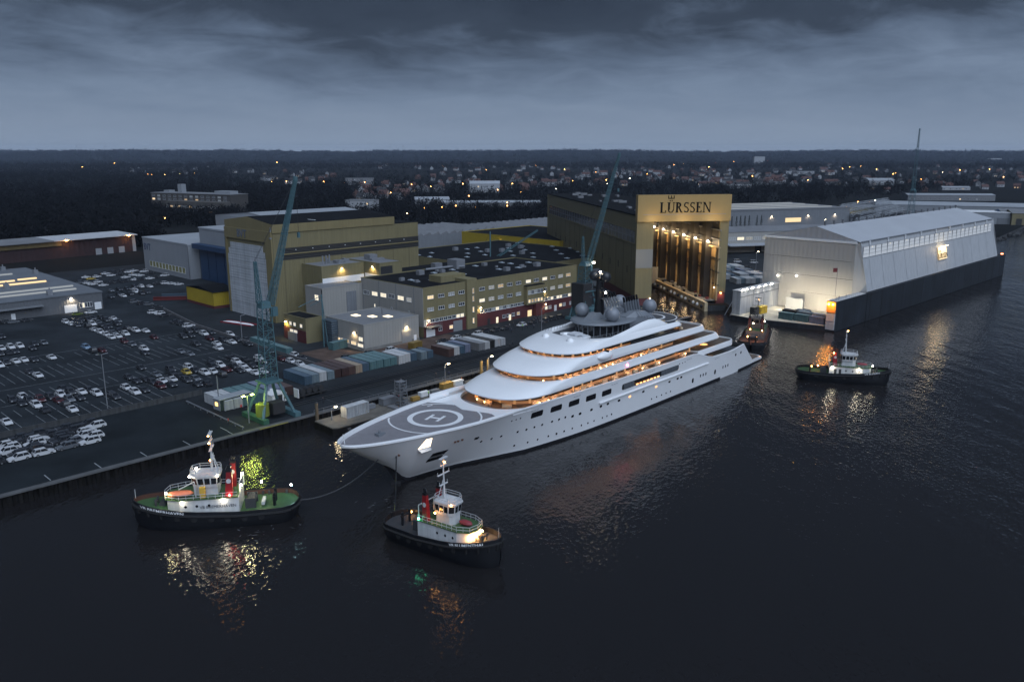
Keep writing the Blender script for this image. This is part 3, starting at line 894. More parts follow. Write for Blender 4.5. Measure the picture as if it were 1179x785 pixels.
mb = MB(); mb.loft([[(76, -2.2, 22), (92, -2.2, 22), (92, 2.2, 22), (76, 2.2, 22)], [(77, -2.2, 25.6), (89, -2.2, 25.2), (89, 2.2, 25.2), (77, 2.2, 25.6)]], True, False, True); mb.build('casing_bridge', y_grey, yacht)
# aft helipad
mb = MB(); mb.disc((96, 0, 22.02), 8.4, 48, 22.5); hp = mb.build('aft_helipad', y_dgrey, yacht)
mb = MB(); mb.annulus((96, 0, 22.5), 7.9, 8.3, 64, .012); mb.build('helipad_outer_ring', MATS['helipad_white'], hp); mb = MB(); mb.annulus((96, 0, 22.5), 4.2, 4.8, 48, .012); mb.build('helipad_ring', MATS['helipad_white'], hp); mb = MB(); mb.box(94.6, 97.4, -.9, -.5, 22.505, 22.515); mb.box(94.6, 97.4, .5, .9, 22.505, 22.515); mb.box(95.8, 96.2, -.5, .5, 22.505, 22.514)
mb.build('helipad_letter', MATS['helipad_white'], hp)
rl = MB()
for k in range(24):
    t = R(-75 + 150 * k / 23); x, y = 96 + 8.5 * math.cos(t), 8.5 * math.sin(t)
    rl.tube((x, y, 22.5), (x, y, 23.5), .05, 4)
    if k: rl.tube((px_, py_, 23.5), (x, y, 23.5), .05, 4)
    px_, py_ = x, y
rl.build('helipad_rail', y_grey, yacht)
# lounge well ahead of the wheelhouse
mb = MB(); mb.loft([ell(60.5, 2.6, 4.6, 22.02, 24), ell(60.5, 2.7, 4.8, 22.7, 24), ell(60.5, 2.0, 3.9, 22.75, 24), ell(60.5, 1.8, 3.6, 22.3, 24)], True, False, True); mb.build('lounge_seating', y_white, yacht, smooth=True)
mb = MB(); mb.box(58.8, 62, -1.4, 1.4, 22.76, 23.3); mb.disc((60.4, -3, 22.76), .9, 14, 23.1); mb.build('lounge_table', mat('yacht_light_grey', (.55, .57, .6), .5), yacht)
for sgn in (-1, 1):
    rl = MB()
    for k in range(9):
        u = 57 + k * 1.5; y = sgn * (7.4 + .22 * k if k < 8 else 9.2)
        rl.tube((u, y, 22.6), (u, y, 23.7), .04, 4)
        if k: rl.tube((u - 1.5, yp, 23.7), (u, y, 23.7), .04, 4)
        yp = y
    rl.build('well_rail', y_chrome, yacht)
# bridge wing pods
for sgn in (-1, 1):
    rings = []
    for k in range(9):
        t = -1 + 2 * k / 8; w = math.sqrt(max(0.02, 1 - t * t))
        rings.append([(59 + 3.2 * t, sgn * 11.0 + 1.25 * w * math.cos(2 * math.pi * i / 14), 19.2 + 1.25 * w * math.sin(2 * math.pi * i / 14)) for i in range(14)])
    mb = MB(); mb.loft(rings, True, True, True); pd = mb.build('bridge_wing', y_white, yacht, smooth=True)
    mb = MB(); mb.ball((59.4, sgn * 11.0, 20.25), .85, 12, 5, .5); mb.build('wing_canopy', y_glass, pd)
# aft deck furniture
for u, y, z in ((104, -3, 18.76), (106, 3, 18.76), (114, -3, 15.16), (93, -6.5, 22.01), (102.5, -6.5, 18.76)):
    put('sofa', sme, yacht, (u, y, z), 1.57)
# flush details on the lower plating
mb = MB()
for u0, u1, z in ((30, 33, 11.0), (46, 49, 10.9), (62, 65, 10.7), (80, 83, 10.6), (100, 103, 10.3), (117, 120, 7.4), (128, 131, 7.4)):
    for k in range(3): mb.box(u0 + k, u0 + k + .7, -11.24, -11.2, z, z + .1)
mb.build('scupper', y_grey, yacht)
# ------------------------------------------------------------------ shipyard buildings
m_yel = mat('ochre_cladding', (.176, .150, .078), .6, var=.10, vscale=.12, corr=('xy', 1.2, .02), streak=.12)
m_yel2 = mat('ochre_panel', (.190, .156, .076), .55, var=.08, vscale=.1, streak=.08)
m_yol = mat('olive_yellow_render', (.174, .150, .078), .75, var=.1, vscale=.15, streak=.1)
m_bright = mat('strong_yellow_cladding', (.36, .26, .02), .6, var=.1, corr=('xy', 1.0, .04))
m_red = mat('oxblood_plinth', (.085, .022, .024), .7, var=.15, vscale=.2)
m_beige = mat('beige_cladding', (.27, .262, .245), .7, var=.05, vscale=.1, corr=('xy', .8, .015), streak=.05)
m_grey = mat('grey_cladding', (.24, .255, .275), .65, var=.06, vscale=.1, corr=('xy', 1.0, .015), streak=.05)
m_mgrey = mat('mid_grey_cladding', (.155, .165, .18), .65, var=.1, corr=('xy', 1.0, .03), streak=.1)
m_roof = mat('bitumen_roof', (.011, .012, .014), .9, var=.4, vscale=.12, bump=.1, spec=.1)
m_lroof = mat('pale_metal_roof', (.30, .32, .345), .55, var=.12, vscale=.1, corr=('x', .6, .05))
m_groof = mat('grey_felt_roof', (.16, .165, .175), .8, var=.2, vscale=.1)
m_frame = mat('window_frame_white', (.62, .63, .64), .5)
m_pane = mat('window_pane_dark', (.03, .035, .045), .1)
g_warm = glow('window_lit_warm', (1, .74, .42), .5)
g_white = glow('window_lit_white', (1, .88, .66), .5)
g_dimw = glow('window_lit_dim', (1, .70, .36), .22)
g_dimc = glow('window_lit_pale', (.9, .9, .85), .14)
m_blind = mat('window_blind', (.30, .30, .29), .7)
g_lampw = glow('flood_lamp_warm', (1, .80, .48), 14)
g_lampc = glow('flood_lamp_cool', (1, .95, .85), 18)
g_sodium = glow('sodium_lamp', (1, .42, .10), 26)
m_blue = mat('dark_blue_steel', (.018, .045, .10), .5, var=.15, corr=('x', .9, .05))


def ybuild(name, label, a0, b0, cat='building'):
    return thing(name, label, cat, (*yw(a0, b0), 2.5), YA)


def body(t, w, d, h, mw, mr, par=.5, name='wall'):
    mb = MB(); mb.prism([(0, 0), (w, 0), (w, d), (0, d)], 0, h); mb.build(name, mw, t)
    r = MB(); r.box(.3, w - .3, .3, d - .3, h, h + .12); ro = r.build('roof', mr, t)
    if par:
        p = MB()
        p.box(-.06, w + .06, -.06, .28, h + .002, h + par); p.box(-.06, w + .06, d - .28, d + .06, h + .002, h + par); p.box(-.06, .28, .28, d - .28, h + .002, h + par); p.box(w - .28, w + .06, .28, d - .28, h + .002, h + par)
        p.build('parapet', mw, t)
    return ro


_win = {}


def win_mesh(w, h, n, depth=.12):
    key = (w, h, n)
    if key not in _win:
        f = MB(); e = .09
        f.box(-w / 2 - e, w / 2 + e, -depth, 0, -h / 2 - e, -h / 2); f.box(-w / 2 - e, w / 2 + e, -depth, 0, h / 2, h / 2 + e)
        for k in range(n + 1):
            x = -w / 2 + w * k / n; f.box(x - e / 2, x + e / 2, -depth, 0, -h / 2, h / 2)
        f.box(-w / 2 - e, w / 2 + e, -depth - .12, -depth, -h / 2 - e - .04, -h / 2 - e + .04)
        p = MB(); p.add([(-w / 2, -.03, -h / 2), (w / 2, -.03, -h / 2), (w / 2, -.03, h / 2), (-w / 2, -.03, h / 2)], [(0, 1, 2, 3)])
        _win[key] = (f.mesh('window', m_frame), {g: p.mesh('pane', g) for g in (m_pane, g_warm, g_white, g_dimw, g_dimc, m_blind)})
    return _win[key]


def window(t, x, y, z, w, h, n, lit=None, rz=0.0):
    f, ps = win_mesh(w, h, n)
    o = put('window', f, t, (x, y, z), rz)
    if lit is g_warm and rnd.random() < .4: lit = g_dimw
    elif lit is g_white and rnd.random() < .35: lit = g_dimc
    elif lit is None and rnd.random() < .25: lit = m_blind
    put('pane', ps[lit or m_pane], o)
    return o


def wall_lamp(t, x, y, z, power=260, col=(1, .72, .38), g=None, face=(0, -1)):
    mb = MB(); mb.box(-.25, .25, -.1, .1, -.12, .12); o = mb.build('wall_lamp', g or g_lampw, t, loc=(x + face[0] * .35, y + face[1] * .35, z))
    lamp(t, (x + face[0] * .95, y + face[1] * .95, z - .25), power, col, .2, spot=150, aim=(-face[0] * .5, -face[1] * .5, -1))
    return o


def skylights(t, rows, m, w=1.6, d=2.6, h=.5):
    mb = MB(); mb.box(-w / 2, w / 2, -d / 2, d / 2, 0, h * .5); mb.ball((0, 0, h * .5), min(w, d) * .45, 10, 4, .35, 0); me = mb.mesh('skylight', m)
    for x, y, z in rows: put('skylight', me, t, (x, y, z))


# --- office block -----------------------------------------------------------
of = ybuild('office_building', 'long olive yellow office block with dark red ground floor and rows of windows', 81.3, 49)
OW, OD, OH = 89, 38.5, 18.4
body(of, OW, OD, OH, m_yol, m_roof)
mb = MB(); mb.box(-.0, OW, -.12, 0, 0, 5.3); mb.build('plinth', m_red, of)
mb = MB(); mb.prism([(24, OD), (OW, OD), (OW, OD + 12.5), (24, OD + 12.5)], 0, OH - .02); mb.build('rear_wing', m_yol, of)
mb = MB(); mb.box(24.2, OW - .2, OD + .1, OD + 12.3, OH - .02, OH + .1); mb.build('rear_wing_roof', m_roof, of)
mb = MB(); mb.box(-.16, 0, 0, OD - .2, 4.0, OH + .3); mb.build('beige_end_wall', m_beige, of)
mb = MB(); mb.box(21.4, 26.6, -.9, 6, 0, OH + 1.4, 0); mb.build('stair_tower', m_yol, of)
for z in (3.2, 7.6, 11.9, 15.0): window(of, 24.6, -.9, z, .75, 1.9, 1, g_warm)
lit_seq = [1, 0, 0, 0, 0, 1, 1, 0, 0, 1, 0, 1, 0, 1, 1, 0, 1, 1, 0, 0, 1, 1, 0, 0, 1, 0]
xs = [3.5, 8.8, 14.0, 19.2] + [30.2 + 5.25 * k for k in range(5)] + [57.2, 62.2] + [67.5 + 5.2 * k for k in range(4)]
for i, x in enumerate(xs):
    window(of, x, -.0, 15.0, 2.9, 1.15, 3, [None, g_warm, g_white][lit_seq[i] * (1 + i % 2)])
    if not 54 < x < 66: window(of, x, -.0, 10.4, 2.9, 1.15, 3, [None, g_white, g_warm][lit_seq[(i * 3 + 1) % 26] * (1 + (i // 2) % 2)])
for i in range(30):
    x = 2.2 + i * 2.15
    if 20 < x < 28 or 54 < x < 65: continue
    window(of, x, -.0, 5.95, 1.75, 1.15, 2, g_white if i in (7, 8, 17, 27) else None)
for i in range(11): window(of, 66.5 + i * 1.95, -.0, 5.95, 1.6, 1.15, 2, g_white if i in (0, 3, 5, 6, 9, 10) else None)
for i, x in enumerate((8.0, 13.5, 42.5, 45, 48, 51, 68.5, 71, 78, 80.5, 85)): window(of, x, -.12, 2.2, 1.7, 1.2, 2, (None, g_warm, None, None, None, g_warm, g_white)[i % 7])
for x, w, h, m_ in ((17.0, 4.6, 4.2, mat('roller_door', (.20, .21, .22), .6, corr=('z', 3, .03))), (4.5, 1.6, 2.6, m_white), (33.8, 1.5, 2.5, m_dark), (38.6, 1.2, 2.4, g_white), (46, 1.2, 2.4, g_white), (58, 2.4, 2.6, g_warm), (74.6, 1.6, 2.6, m_white)):
    mb = MB(); mb.box(x - w / 2, x + w / 2, -.22, -.125, .05, h); mb.build('door', m_, of)
mb = MB(); mb.box(54.6, 65.2, -1.8, 0, 5.4, 12.6); mb.box(54.4, 65.4, -2.0, .1, 12.6, 13.2); bay = mb.build('bay', [m_yol], of)
mb = MB(); mb.box(54.4, 65.4, -2.05, .1, 13.2, 13.5); mb.build('bay_roof', m_roof, of)
for k in range(5): window(of, 56.0 + k * 1.9, -1.82, 10.6, 1.5, 1.5, 2, None); window(of, 56.0 + k * 1.9, -1.82, 6.9, 1.2, 1.2, 1, g_warm)
mb = MB(); mb.box(60.2, 65.2, -1.9, -.12, 0, 5.4); mb.build('porch', m_red, of)
for x, z in ((29, 6.4), (67, 8.2), (65.9, 3.2)): wall_lamp(of, x, -.2 if x != 65.9 else -1.9, z + 1.2, 240)
# entrance balcony at the corner
mb = MB(); mb.box(.2, 7, -2.6, 0, 3.9, 4.15); mb.build('balcony', m_conc, of)
rl = MB()
for k in range(9): rl.tube((.3 + k * .82, -2.5, 4.15), (.3 + k * .82, -2.5, 5.2), .04, 4)
rl.box(.2, 7, -2.54, -2.46, 5.15, 5.22); rl.build('balcony_rail', m_steel, of)
wall_lamp(of, 2.0, -.2, 6.3, 240)
window(of, .6, -.14, 5.6, 1.0, 2.0, 1, g_white)
mb = MB(); mb.box(1.0, 3.6, -.3, -.13, .05, 3.2); mb.build('door', m_white, of)
# windows of the beige end wall (facing along the quay)
for b, z, w, l in ((35, 13.2, 3.6, None), (29.4, 13.3, 3.6, g_white), (23.8, 13.4, 3.6, g_white), (18.6, 13.6, 3.6, None), (13, 13.6, 3.6, g_white), (8, 13.5, 2.8, g_white)):
    window(of, -.16, b, z, w, 1.5, 4, l, R(-90))
for b in (29.6, 18.8, 8.2): window(of, -.16, b, 8.6, .7, 1.1, 1, g_white if b > 25 else None, R(-90))
for b in (36.9, 26.4, 15.8, 5.0):
    mb = MB(); mb.box(-.28, -.16, b, b + .22, 4, OH + .3); mb.build('wall_joint', m_mgrey, of)
skylights(of, [(rnd.uniform(8, 84), rnd.uniform(8, 36), OH + .12) for _ in range(15)], mat('skylight_acrylic', (.32, .36, .40), .4))
for i in range(14):
    x, y = rnd.uniform(6, 82), rnd.uniform(8, 34); s = rnd.uniform(.7, 2.2)
    mb = MB(); mb.box(x, x + s * 1.3, y, y + s, OH + .12, OH + .2 + s * .8); mb.build('roof_vent', m_steel, of)
mb = MB(); mb.box(14, 27, 6, 13, OH + .12, OH + 2.6); mb.build('roof_plant_room', m_yol, of)
mb = MB(); mb.path([(30, 34, OH + 1), (44, 33, OH + 1), (47, 28, OH + 1.2)], .5, 8); mb.box(44, 49, 30, 36, OH + .12, OH + 4); mb.box(38, 42, 37, 40, OH + .12, OH + 2.4); mb.build('air_handling_unit', m_steel, of)

# beige block behind the low hall, left of the office end
t = ybuild('beige_block', 'plain beige clad block standing in the inner corner between annex and offices', 62.5, 86.8)
body(t, 18.6, 12, 16.2, m_beige, m_groof, .4)
mb = MB(); mb.box(11, 15.5, -.3, 0, 4, 14); mb.build('louvre_panel', m_mgrey, t)
mb = MB(); mb.box(-.25, 0, 0, .3, 0, 16); mb.build('downpipe', m_dark, t)
window(t, .0, 4, 12.6, 2.6, 2.0, 2, g_white, R(-90))

# low beige workshop in front
t = ybuild('low_workshop', 'low flat-roofed beige workshop with two lit wall lamps and roller door', 53.0, 47.3)
body(t, 24.5, 23.5, 9.2, m_beige, m_groof, .35)
mb = MB(); mb.box(.3, 24.6, -.15, 0, 0, 1.1); mb.build('plinth', m_conc, t)
mb = MB(); mb.box(16.5, 21, -.2, -.02, .2, 4.6); mb.build('roller_door', MATS['roller_door'], t)
mb = MB(); mb.box(22.0, 23.2, -.2, -.02, .2, 2.4); mb.build('door', m_white, t)
wall_lamp(t, 18.7, 0, 5.9, 260); wall_lamp(t, 0, 5.6, 5.9, 260, face=(-1, 0))
window(t, -.0, 1.9, 4.2, 2.4, 1.3, 2, g_white, R(-90)); window(t, -.0, 2.2, 1.9, 3.2, 1.1, 4, g_white, R(-90)); window(t, -.0, 6.2, 2.1, 3.0, 1.1, 4, g_warm, R(-90))
for k in range(4): window(t, -.0, 10.2 + k * 2.6, 2.2, 2.1, 1.0, 2, g_warm, R(-90))
skylights(t, [(8.5, 16.5, 9.32), (11.5, 10.5, 9.32), (15.5, 6.5, 9.32)], glow('roof_light_lit', (1, .85, .62), .8), 2.2, 3.2)
mb = MB(); mb.tube((17, 12, 9.3), (17, 12, 11.5), .1, 6); mb.build('roof_mast', m_dark, t)
mb = MB(); mb.box(-2.8, -.1, 15.5, 21.5, 4.2, 9.0); mb.box(-2.6, -.1, 15.7, 21.3, 0, 4.2); mb.build('blue_grey_annex', mat('blue_grey_cladding', (.055, .075, .095), .6, corr=('z', 1.2, .05)), t)

# ochre annex, L-shaped, floodlit
t = ybuild('ochre_annex', 'tall ochre annex with two floodlights washing its upper wall and roof plant', 70.3, 98.6)
body(t, 20.6, 14.2, 22.9, m_yol, m_groof, .3)
mb = MB(); mb.box(.2, 20.4, -.2, -.01, 15.6, 18.2); mb.build('white_terrace_wall', m_white, t)
wall_lamp(t, 9.5, 0, 21.6, 700, (1, .7, .3))
for x in (5, 7, 9): mb = MB(); mb.tube((x, 5 + x * .3, 22.9), (x, 5 + x * .3, 26.5), .35, 10); mb.build('roof_flue', m_steel, t)
for i in range(9):
    x, y = rnd.uniform(9, 18), rnd.uniform(2, 11); mb = MB(); mb.box(x, x + rnd.uniform(1, 3), y, y + rnd.uniform(1, 2.5), 22.9, 22.9 + rnd.uniform(.6, 1.6)); mb.build('roof_plant', m_steel, t)
mb = MB(); mb.tube((14, 8, 23), (14, 8, 23.8), 2.4, 14); mb.build('roof_drum', m_steel, t)
t = ybuild('ochre_wing', 'ochre wing joined to the annex with a dark loading opening and floodlight', 91.2, 88.2)
body(t, 11.6, 24.5, 23.2, m_yol, m_groof, .3)
wall_lamp(t, 0, 4.6, 21.6, 620, (1, .7, .3), face=(-1, 0))
mb = MB(); mb.box(.5, 6.5, -.15, -.01, 15, 22); mb.build('loading_opening', m_dark, t)
mb = MB(); mb.box(-.2, -.01, .1, 9.9, 15.4, 18.6); mb.build('white_terrace_wall', m_white, t)
mb = MB(); mb.box(4, 8, 12, 16, 23.2, 25.5); mb.box(3, 9.5, 9, 11, 23.2, 24.2); mb.build('roof_plant', m_steel, t)
# small ochre block beside the hall with a lamp
t = ybuild('small_ochre_block', 'small ochre block with red base and yellow lit lamp beside the white hall door', 45.5, 72.2)
body(t, 6.8, 15, 9.0, m_yol, m_roof, .3)
mb = MB(); mb.box(-.12, 0, 0, 15, 0, 4.6); mb.build('plinth', m_red, t)
wall_lamp(t, 0, 13.2, 6.4, 500, (1, .75, .2), face=(-1, 0))
for y in (10.2, 7.4, 3.0): window(t, -.0, y, 6.2, 1.4, 1.1, 2, g_white, R(-90))
for y in (9.5, 6.8): window(t, -.12, y, 3.6, 2.2, .9, 4, g_white, R(-90))
mb = MB(); mb.box(-.4, -.13, 6, 12, 0, 3.0); mb.build('garage_door', MATS['roller_door'], t)

# --- hall with the white stacking door ---------------------------------------
bv = ybuild('door_hall', 'big ochre assembly hall with tall dirty white stacking door in its gable', 57.8, 113, 'hall')
W_, D_, H_ = 74.5, 38.5, 36.4
mb = MB(); mb.prism([(0, 0), (W_, 0), (W_, D_), (0, D_)], 0, H_ - .1); mb.build('wall', m_yel, bv)
mb = MB()
g0 = [(-.3, -.4), (60.7, -.4), (60.7, D_ + .3), (-.3, D_ + .3)]
mb.prism(g0, H_ - .09, H_ + 3.3); mb.build('upper_fascia', m_yel2, bv)
mb = MB(); mb.add([(-.3, -.4, H_ + 3.3), (60.7, -.4, H_ + 3.3), (60.7, D_ + .3, H_ + 3.3), (-.3, D_ + .3, H_ + 3.3), (-.3, D_ / 2, H_ + 5.6), (60.7, D_ / 2, H_ + 5.6)], [(0, 1, 5, 4), (2, 3, 4, 5)], 0)
mb.add([(-.3, -.4, H_ + 3.3), (-.3, D_ + .3, H_ + 3.3), (-.3, D_ / 2, H_ + 5.6), (60.7, -.4, H_ + 3.3), (60.7, D_ + .3, H_ + 3.3), (60.7, D_ / 2, H_ + 5.6)], [(0, 2, 1), (3, 4, 5)], 1)
mb.build('roof', [m_roof, m_yel2], bv)
mb = MB(); mb.box(60.8, W_ - .2, .2, D_ - .2, H_ - .08, H_ + .1); mb.build('lower_roof', m_roof, bv)
mb = MB(); mb.box(20, 20.5, .4, D_ / 2, H_ + 3.9, H_ + 4.05); mb.build('roof_ridge_strip', m_white, bv)
mb = MB(); mb.box(4, W_ + .05, -.12, -.01, 25.2, 30.0); mb.build('ventilation_band', mat('dark_louvre', (.022, .021, .02), .7, corr=('z', 1.6, .05)), bv)
mb = MB(); mb.box(4, W_ + .06, -.3, -.13, 27.3, 27.75); mb.build('band_ledge', m_yel2, bv)
for k in range(8): mb = MB(); mb.box(-.2, .2, -.2, 0, 0, .25); mb.build('band_lamp', m_white, bv, loc=(10 + 8 * k, -.13, 28.9))
m_door = mat('dirty_white_door', (.40, .42, .445), .6, var=.18, vscale=.12, corr=('z', .9, .02), streak=.22)
for k in range(8):
    mb = MB(); mb.box(4.5 + k * 9.2, 4.62 + k * 9.2, -.06, 0, 0, 25.1); mb.build('cladding_joint', mat('joint_dark', (.06, .05, .03), .8), bv)  # dark strips along the cladding joints
for k in range(12):                                     # the door stacks in twelve leaves
    z0, z1 = k * 2.55, k * 2.55 + 2.5
    in0 = 0 if k < 10 else (1.0 if k == 10 else 2.6)
    mb = MB(); mb.box(-.5 + .06 * (k % 2), -.02, 5.5 + in0, 37.3 - in0, z0 + .05, z1); mb.build('door_leaf', m_door, bv)
mb = MB(); mb.box(-.75, -.02, .2, 5.0, 0, 32.4); mb.box(-.75, -.02, 37.5, 38.6, 0, 32.4); mb.box(-.8, -.02, .2, 38.6, 32.4, H_ + .4); mb.build('portal_frame', m_yel2, bv)
o = put('lettering', text_mesh('BVT', 4.6, mat('sign_blue_grey', (.10, .12, .16), .6), .05, .08), bv, (-.85, 23.5, 34.6)); o.rotation_euler = (R(90), 0, R(-90))
mb = MB(); mb.tube((-.5, 38.9, 0), (-.5, 38.9, 33), .25, 8); mb.build('downpipe', mat('downpipe_blue', (.06, .08, .11), .5), bv)
mb = MB(); mb.tube((-.4, .6, 34.2), (-.4, .6, 38.5), .3, 8); mb.box(-1.1, -.3, .1, 1.0, 34, 34.6); mb.build('gable_siren', m_steel, bv)
mb = MB(); mb.box(-.3, -.02, .3, 4.8, .1, 6.0); mb.build('side_gate', m_dark, bv)

# --- grey halls to the left ---------------------------------------------------
t = ybuild('grey_hall', 'pale grey hall with blue lettering and a strip of greenish windows', 85.3, 251.4, 'hall')
mb = MB(); mb.prism([(0, 0), (52, 0), (52, 59.5), (0, 59.5)], 0, 18.6); mb.build('wall', m_grey, t)
mb = MB(); mb.prism([(-.2, -.2), (52, -.2), (52, 59.8), (-.2, 59.8)], 18.6, 19.3); mb.build('roof', m_lroof, t)
o = put('lettering', text_mesh('BVT', 5.4, mat('sign_navy', (.03, .05, .11), .6), .04, .05), t, (-.06, 53.5, 13.6)); o.rotation_euler = (R(90), 0, R(-90))
for k in range(11): window(t, -.0, 7 + k * 4.3, 4.3, 3.7, 3.1, 1, None, R(-90))
for ch in [c for c in t.children if c.name.startswith('window')]:
    ch.children[0].data = ch.children[0].data.copy(); ch.children[0].data.materials.clear(); ch.children[0].data.materials.append(mat('greenish_glazing', (.22, .21, .09), .3))
mb = MB(); mb.box(-.3, 0, -.3, .2, 0, 18.6); mb.build('corner_post', m_mgrey, t)
t = ybuild('blue_gate_hall', 'grey hall with tall dark blue folding gates in the shade beside the white door', 92, 168, 'hall')
mb = MB(); mb.prism([(0, 0), (60, 0), (60, 82.5), (0, 82.5)], 0, 27.5); mb.build('wall', m_grey, t)
mb = MB(); mb.prism([(-.3, -.3), (60, -.3), (60, 82.8), (-.3, 82.8)], 27.5, 28.3); mb.build('roof', m_lroof, t)
mb = MB(); mb.box(-1.2, -.02, 30, 82, 0, 19.6); mb.build('gate_portal', mat('gate_frame_grey', (.06, .07, .085), .6), t)
for k in range(5): mb = MB(); mb.box(-1.9, -1.25, 34 + k * 9.2, 42.6 + k * 9.2, .2, 17.2); mb.build('gate_leaf', m_blue, t)
mb = MB(); mb.box(-5.5, -1.22, 31, 81, 17.3, 19.8); mb.build('gate_canopy', m_blue, t)
t = ybuild('grey_upper_hall', 'tall grey hall rising behind the lettered one with a pale pitched roof', 140, 240, 'hall')
mb = MB(); mb.prism([(0, 0), (70, 0), (70, 88), (0, 88)], 0, 28.5); mb.build('wall', m_grey, t)
mb = MB(); mb.loft([[(-.4, -.4, 28.5), (-.4, 44, 32), (-.4, 88.4, 28.5)], [(70.4, -.4, 28.5), (70.4, 44, 32), (70.4, 88.4, 28.5)]], False); mb.add([(0, 0, 28.5), (0, 88, 28.5), (0, 44, 32)], [(0, 1, 2)]); mb.build('roof', m_lroof, t)

t = ybuild('yellow_shed', 'small bright yellow shed with dark pitched roof at the car park edge', 54, 160.4, 'shed')
mb = MB(); mb.prism([(0, 0), (11, 0), (11, 26.5), (0, 26.5)], 1.2, 7.3); mb.build('wall', m_bright, t)
mb = MB(); mb.box(-.1, 11.1, -.1, 26.6, 0, 1.25); mb.build('plinth', m_red, t)
mb = MB(); mb.loft([[(-.5, -.5, 7.3), (-.5, 13, 8.9), (-.5, 27, 7.3)], [(11.5, -.5, 7.3), (11.5, 13, 8.9), (11.5, 27, 7.3)]], False); mb.add([(0, 0, 7.3), (0, 26.5, 7.3), (0, 13, 8.86)], [(0, 1, 2)]); mb.build('roof', m_roof, t)

# grey workshop at the left edge with rooflights
t = ybuild('grey_workshop', 'wide low grey workshop with glowing rooflight strips at the picture edge', -120, 197.3)
mb = MB(); mb.prism([(0, 0), (140.3, 0), (140.3, 108), (0, 108)], 0, 7.4); mb.build('wall', mat('dark_grey_cladding', (.10, .105, .115), .7, var=.12, corr=('xy', .9, .03)), t)
mb = MB(); mb.prism([(-.3, -.3), (140.6, -.3), (140.6, 108.3), (-.3, 108.3)], 7.4, 7.9); mb.build('roof', mat('workshop_roof', (.12, .132, .15), .75, var=.2, vscale=.08), t)
g_cool = glow('rooflight_cool', (.85, .93, 1), .17); g_wst = glow('rooflight_warm', (1, .70, .38), .6)
for x0, x1, y, m_ in ((100, 134, 12, g_cool), (92, 136, 22, g_cool), (84, 132, 46, g_wst), (80, 104, 58, g_wst), (106, 122, 58, g_wst), (124, 132, 60, g_wst), (70, 128, 84, g_cool), (60, 90, 10, g_cool), (110, 118, 100, g_cool)):
    mb = MB(); mb.prism([(x0, y), (x1, y), (x1, y + 1.5), (x0, y + 1.5)], 7.9, 8.5); mb.build('rooflight', m_, t)
for x, y in ((96, 30), (91, 52), (128, 103), (104, 70), (136, 78), (112, 36), (120, 4)): mb = MB(); mb.box(x, x + 2, y, y + 2.4, 7.9, 9.8); mb.tube((x + 1, y + 1, 9.8), (x + 1, y + 1, 11), .3, 8); mb.build('roof_vent', m_steel, t)
wall_lamp(t, 127.5, 0, 6.2, 650, (1, .8, .55), g_lampc)
mb = MB(); mb.box(124.5, 129.5, -.2, -.02, .1, 3.4); mb.build('door', m_white, t)
for k in range(5): window(t, 131.2 + k * 1.05, 0, 2.6, .85, 1.9, 1, g_white if k == 1 else None)
mb = MB(); mb.box(136.8, 139.6, -.2, -.02, .1, 3.2); mb.build('door', m_white, t)
mb = MB(); mb.box(85, 93, -.2, -.02, .1, 4.2); mb.build('gate', m_dark, t)
mb = MB(); mb.box(104, 105.6, -.2, -.02, .1, 2.6); mb.build('door', m_white, t)
mb = MB(); mb.box(60, 116, -2.6, -.02, 4.5, 4.9); mb.build('canopy', m_mgrey, t)
# long red shed at the far left
p0, p1 = ab(0, 307.7), ab(163, 291)
t = ybuild('red_shed', 'very long low shed with dark red wall and pale roof below the wood', -80, 384, 'shed')
t.rotation_euler = (0, 0, YA + R(7))
mb = MB(); mb.prism([(0, 0), (200, 0), (200, 24), (0, 24)], 0, 11.2); mb.build('wall', mat('dark_red_boards', (.028, .012, .013), .8, var=.3, corr=('x', .3, .06)), t)
mb = MB(); mb.box(-1, 150, -1, -.02, 8.2, 11.2); mb.build('yellow_fascia', mat('faded_yellow', (.11, .08, .03), .7, var=.3), t)
mb = MB(); mb.box(198, 200.3, -.3, 24, 0, 11.2); mb.build('gable_panel', m_grey, t)
mb = MB(); mb.prism([(145, -2.5), (201, -2.5), (201, 25), (145, 25)], lambda p: 11.3 + (p[1] + 2.5) * .03, lambda p: 11.9 + (p[1] + 2.5) * .03); mb.build('roof', mat('shed_roof_pale', (.42, .43, .45), .6, var=.15), t)
mb = MB(); mb.prism([(-1, -2.5), (144.9, -2.5), (144.9, 25), (-1, 25)], lambda p: 11.3 + (p[1] + 2.5) * .03, lambda p: 11.9 + (p[1] + 2.5) * .03); mb.build('dark_roof', m_groof, t)
for x in (98, 152, 194): mb = MB(); mb.box(x, x + 1.1, -3.3, -2.6, 11.2, 11.9); mb.build('eave_lamp', g_sodium, t); lamp(t, (x + .5, -4.2, 10.4), 350, (1, .5, .15))
for x in (172, 180, 188): mb = MB(); mb.box(x, x + 4, -.3, -.02, 0, 4.2); mb.build('loading_door', m_grey, t)

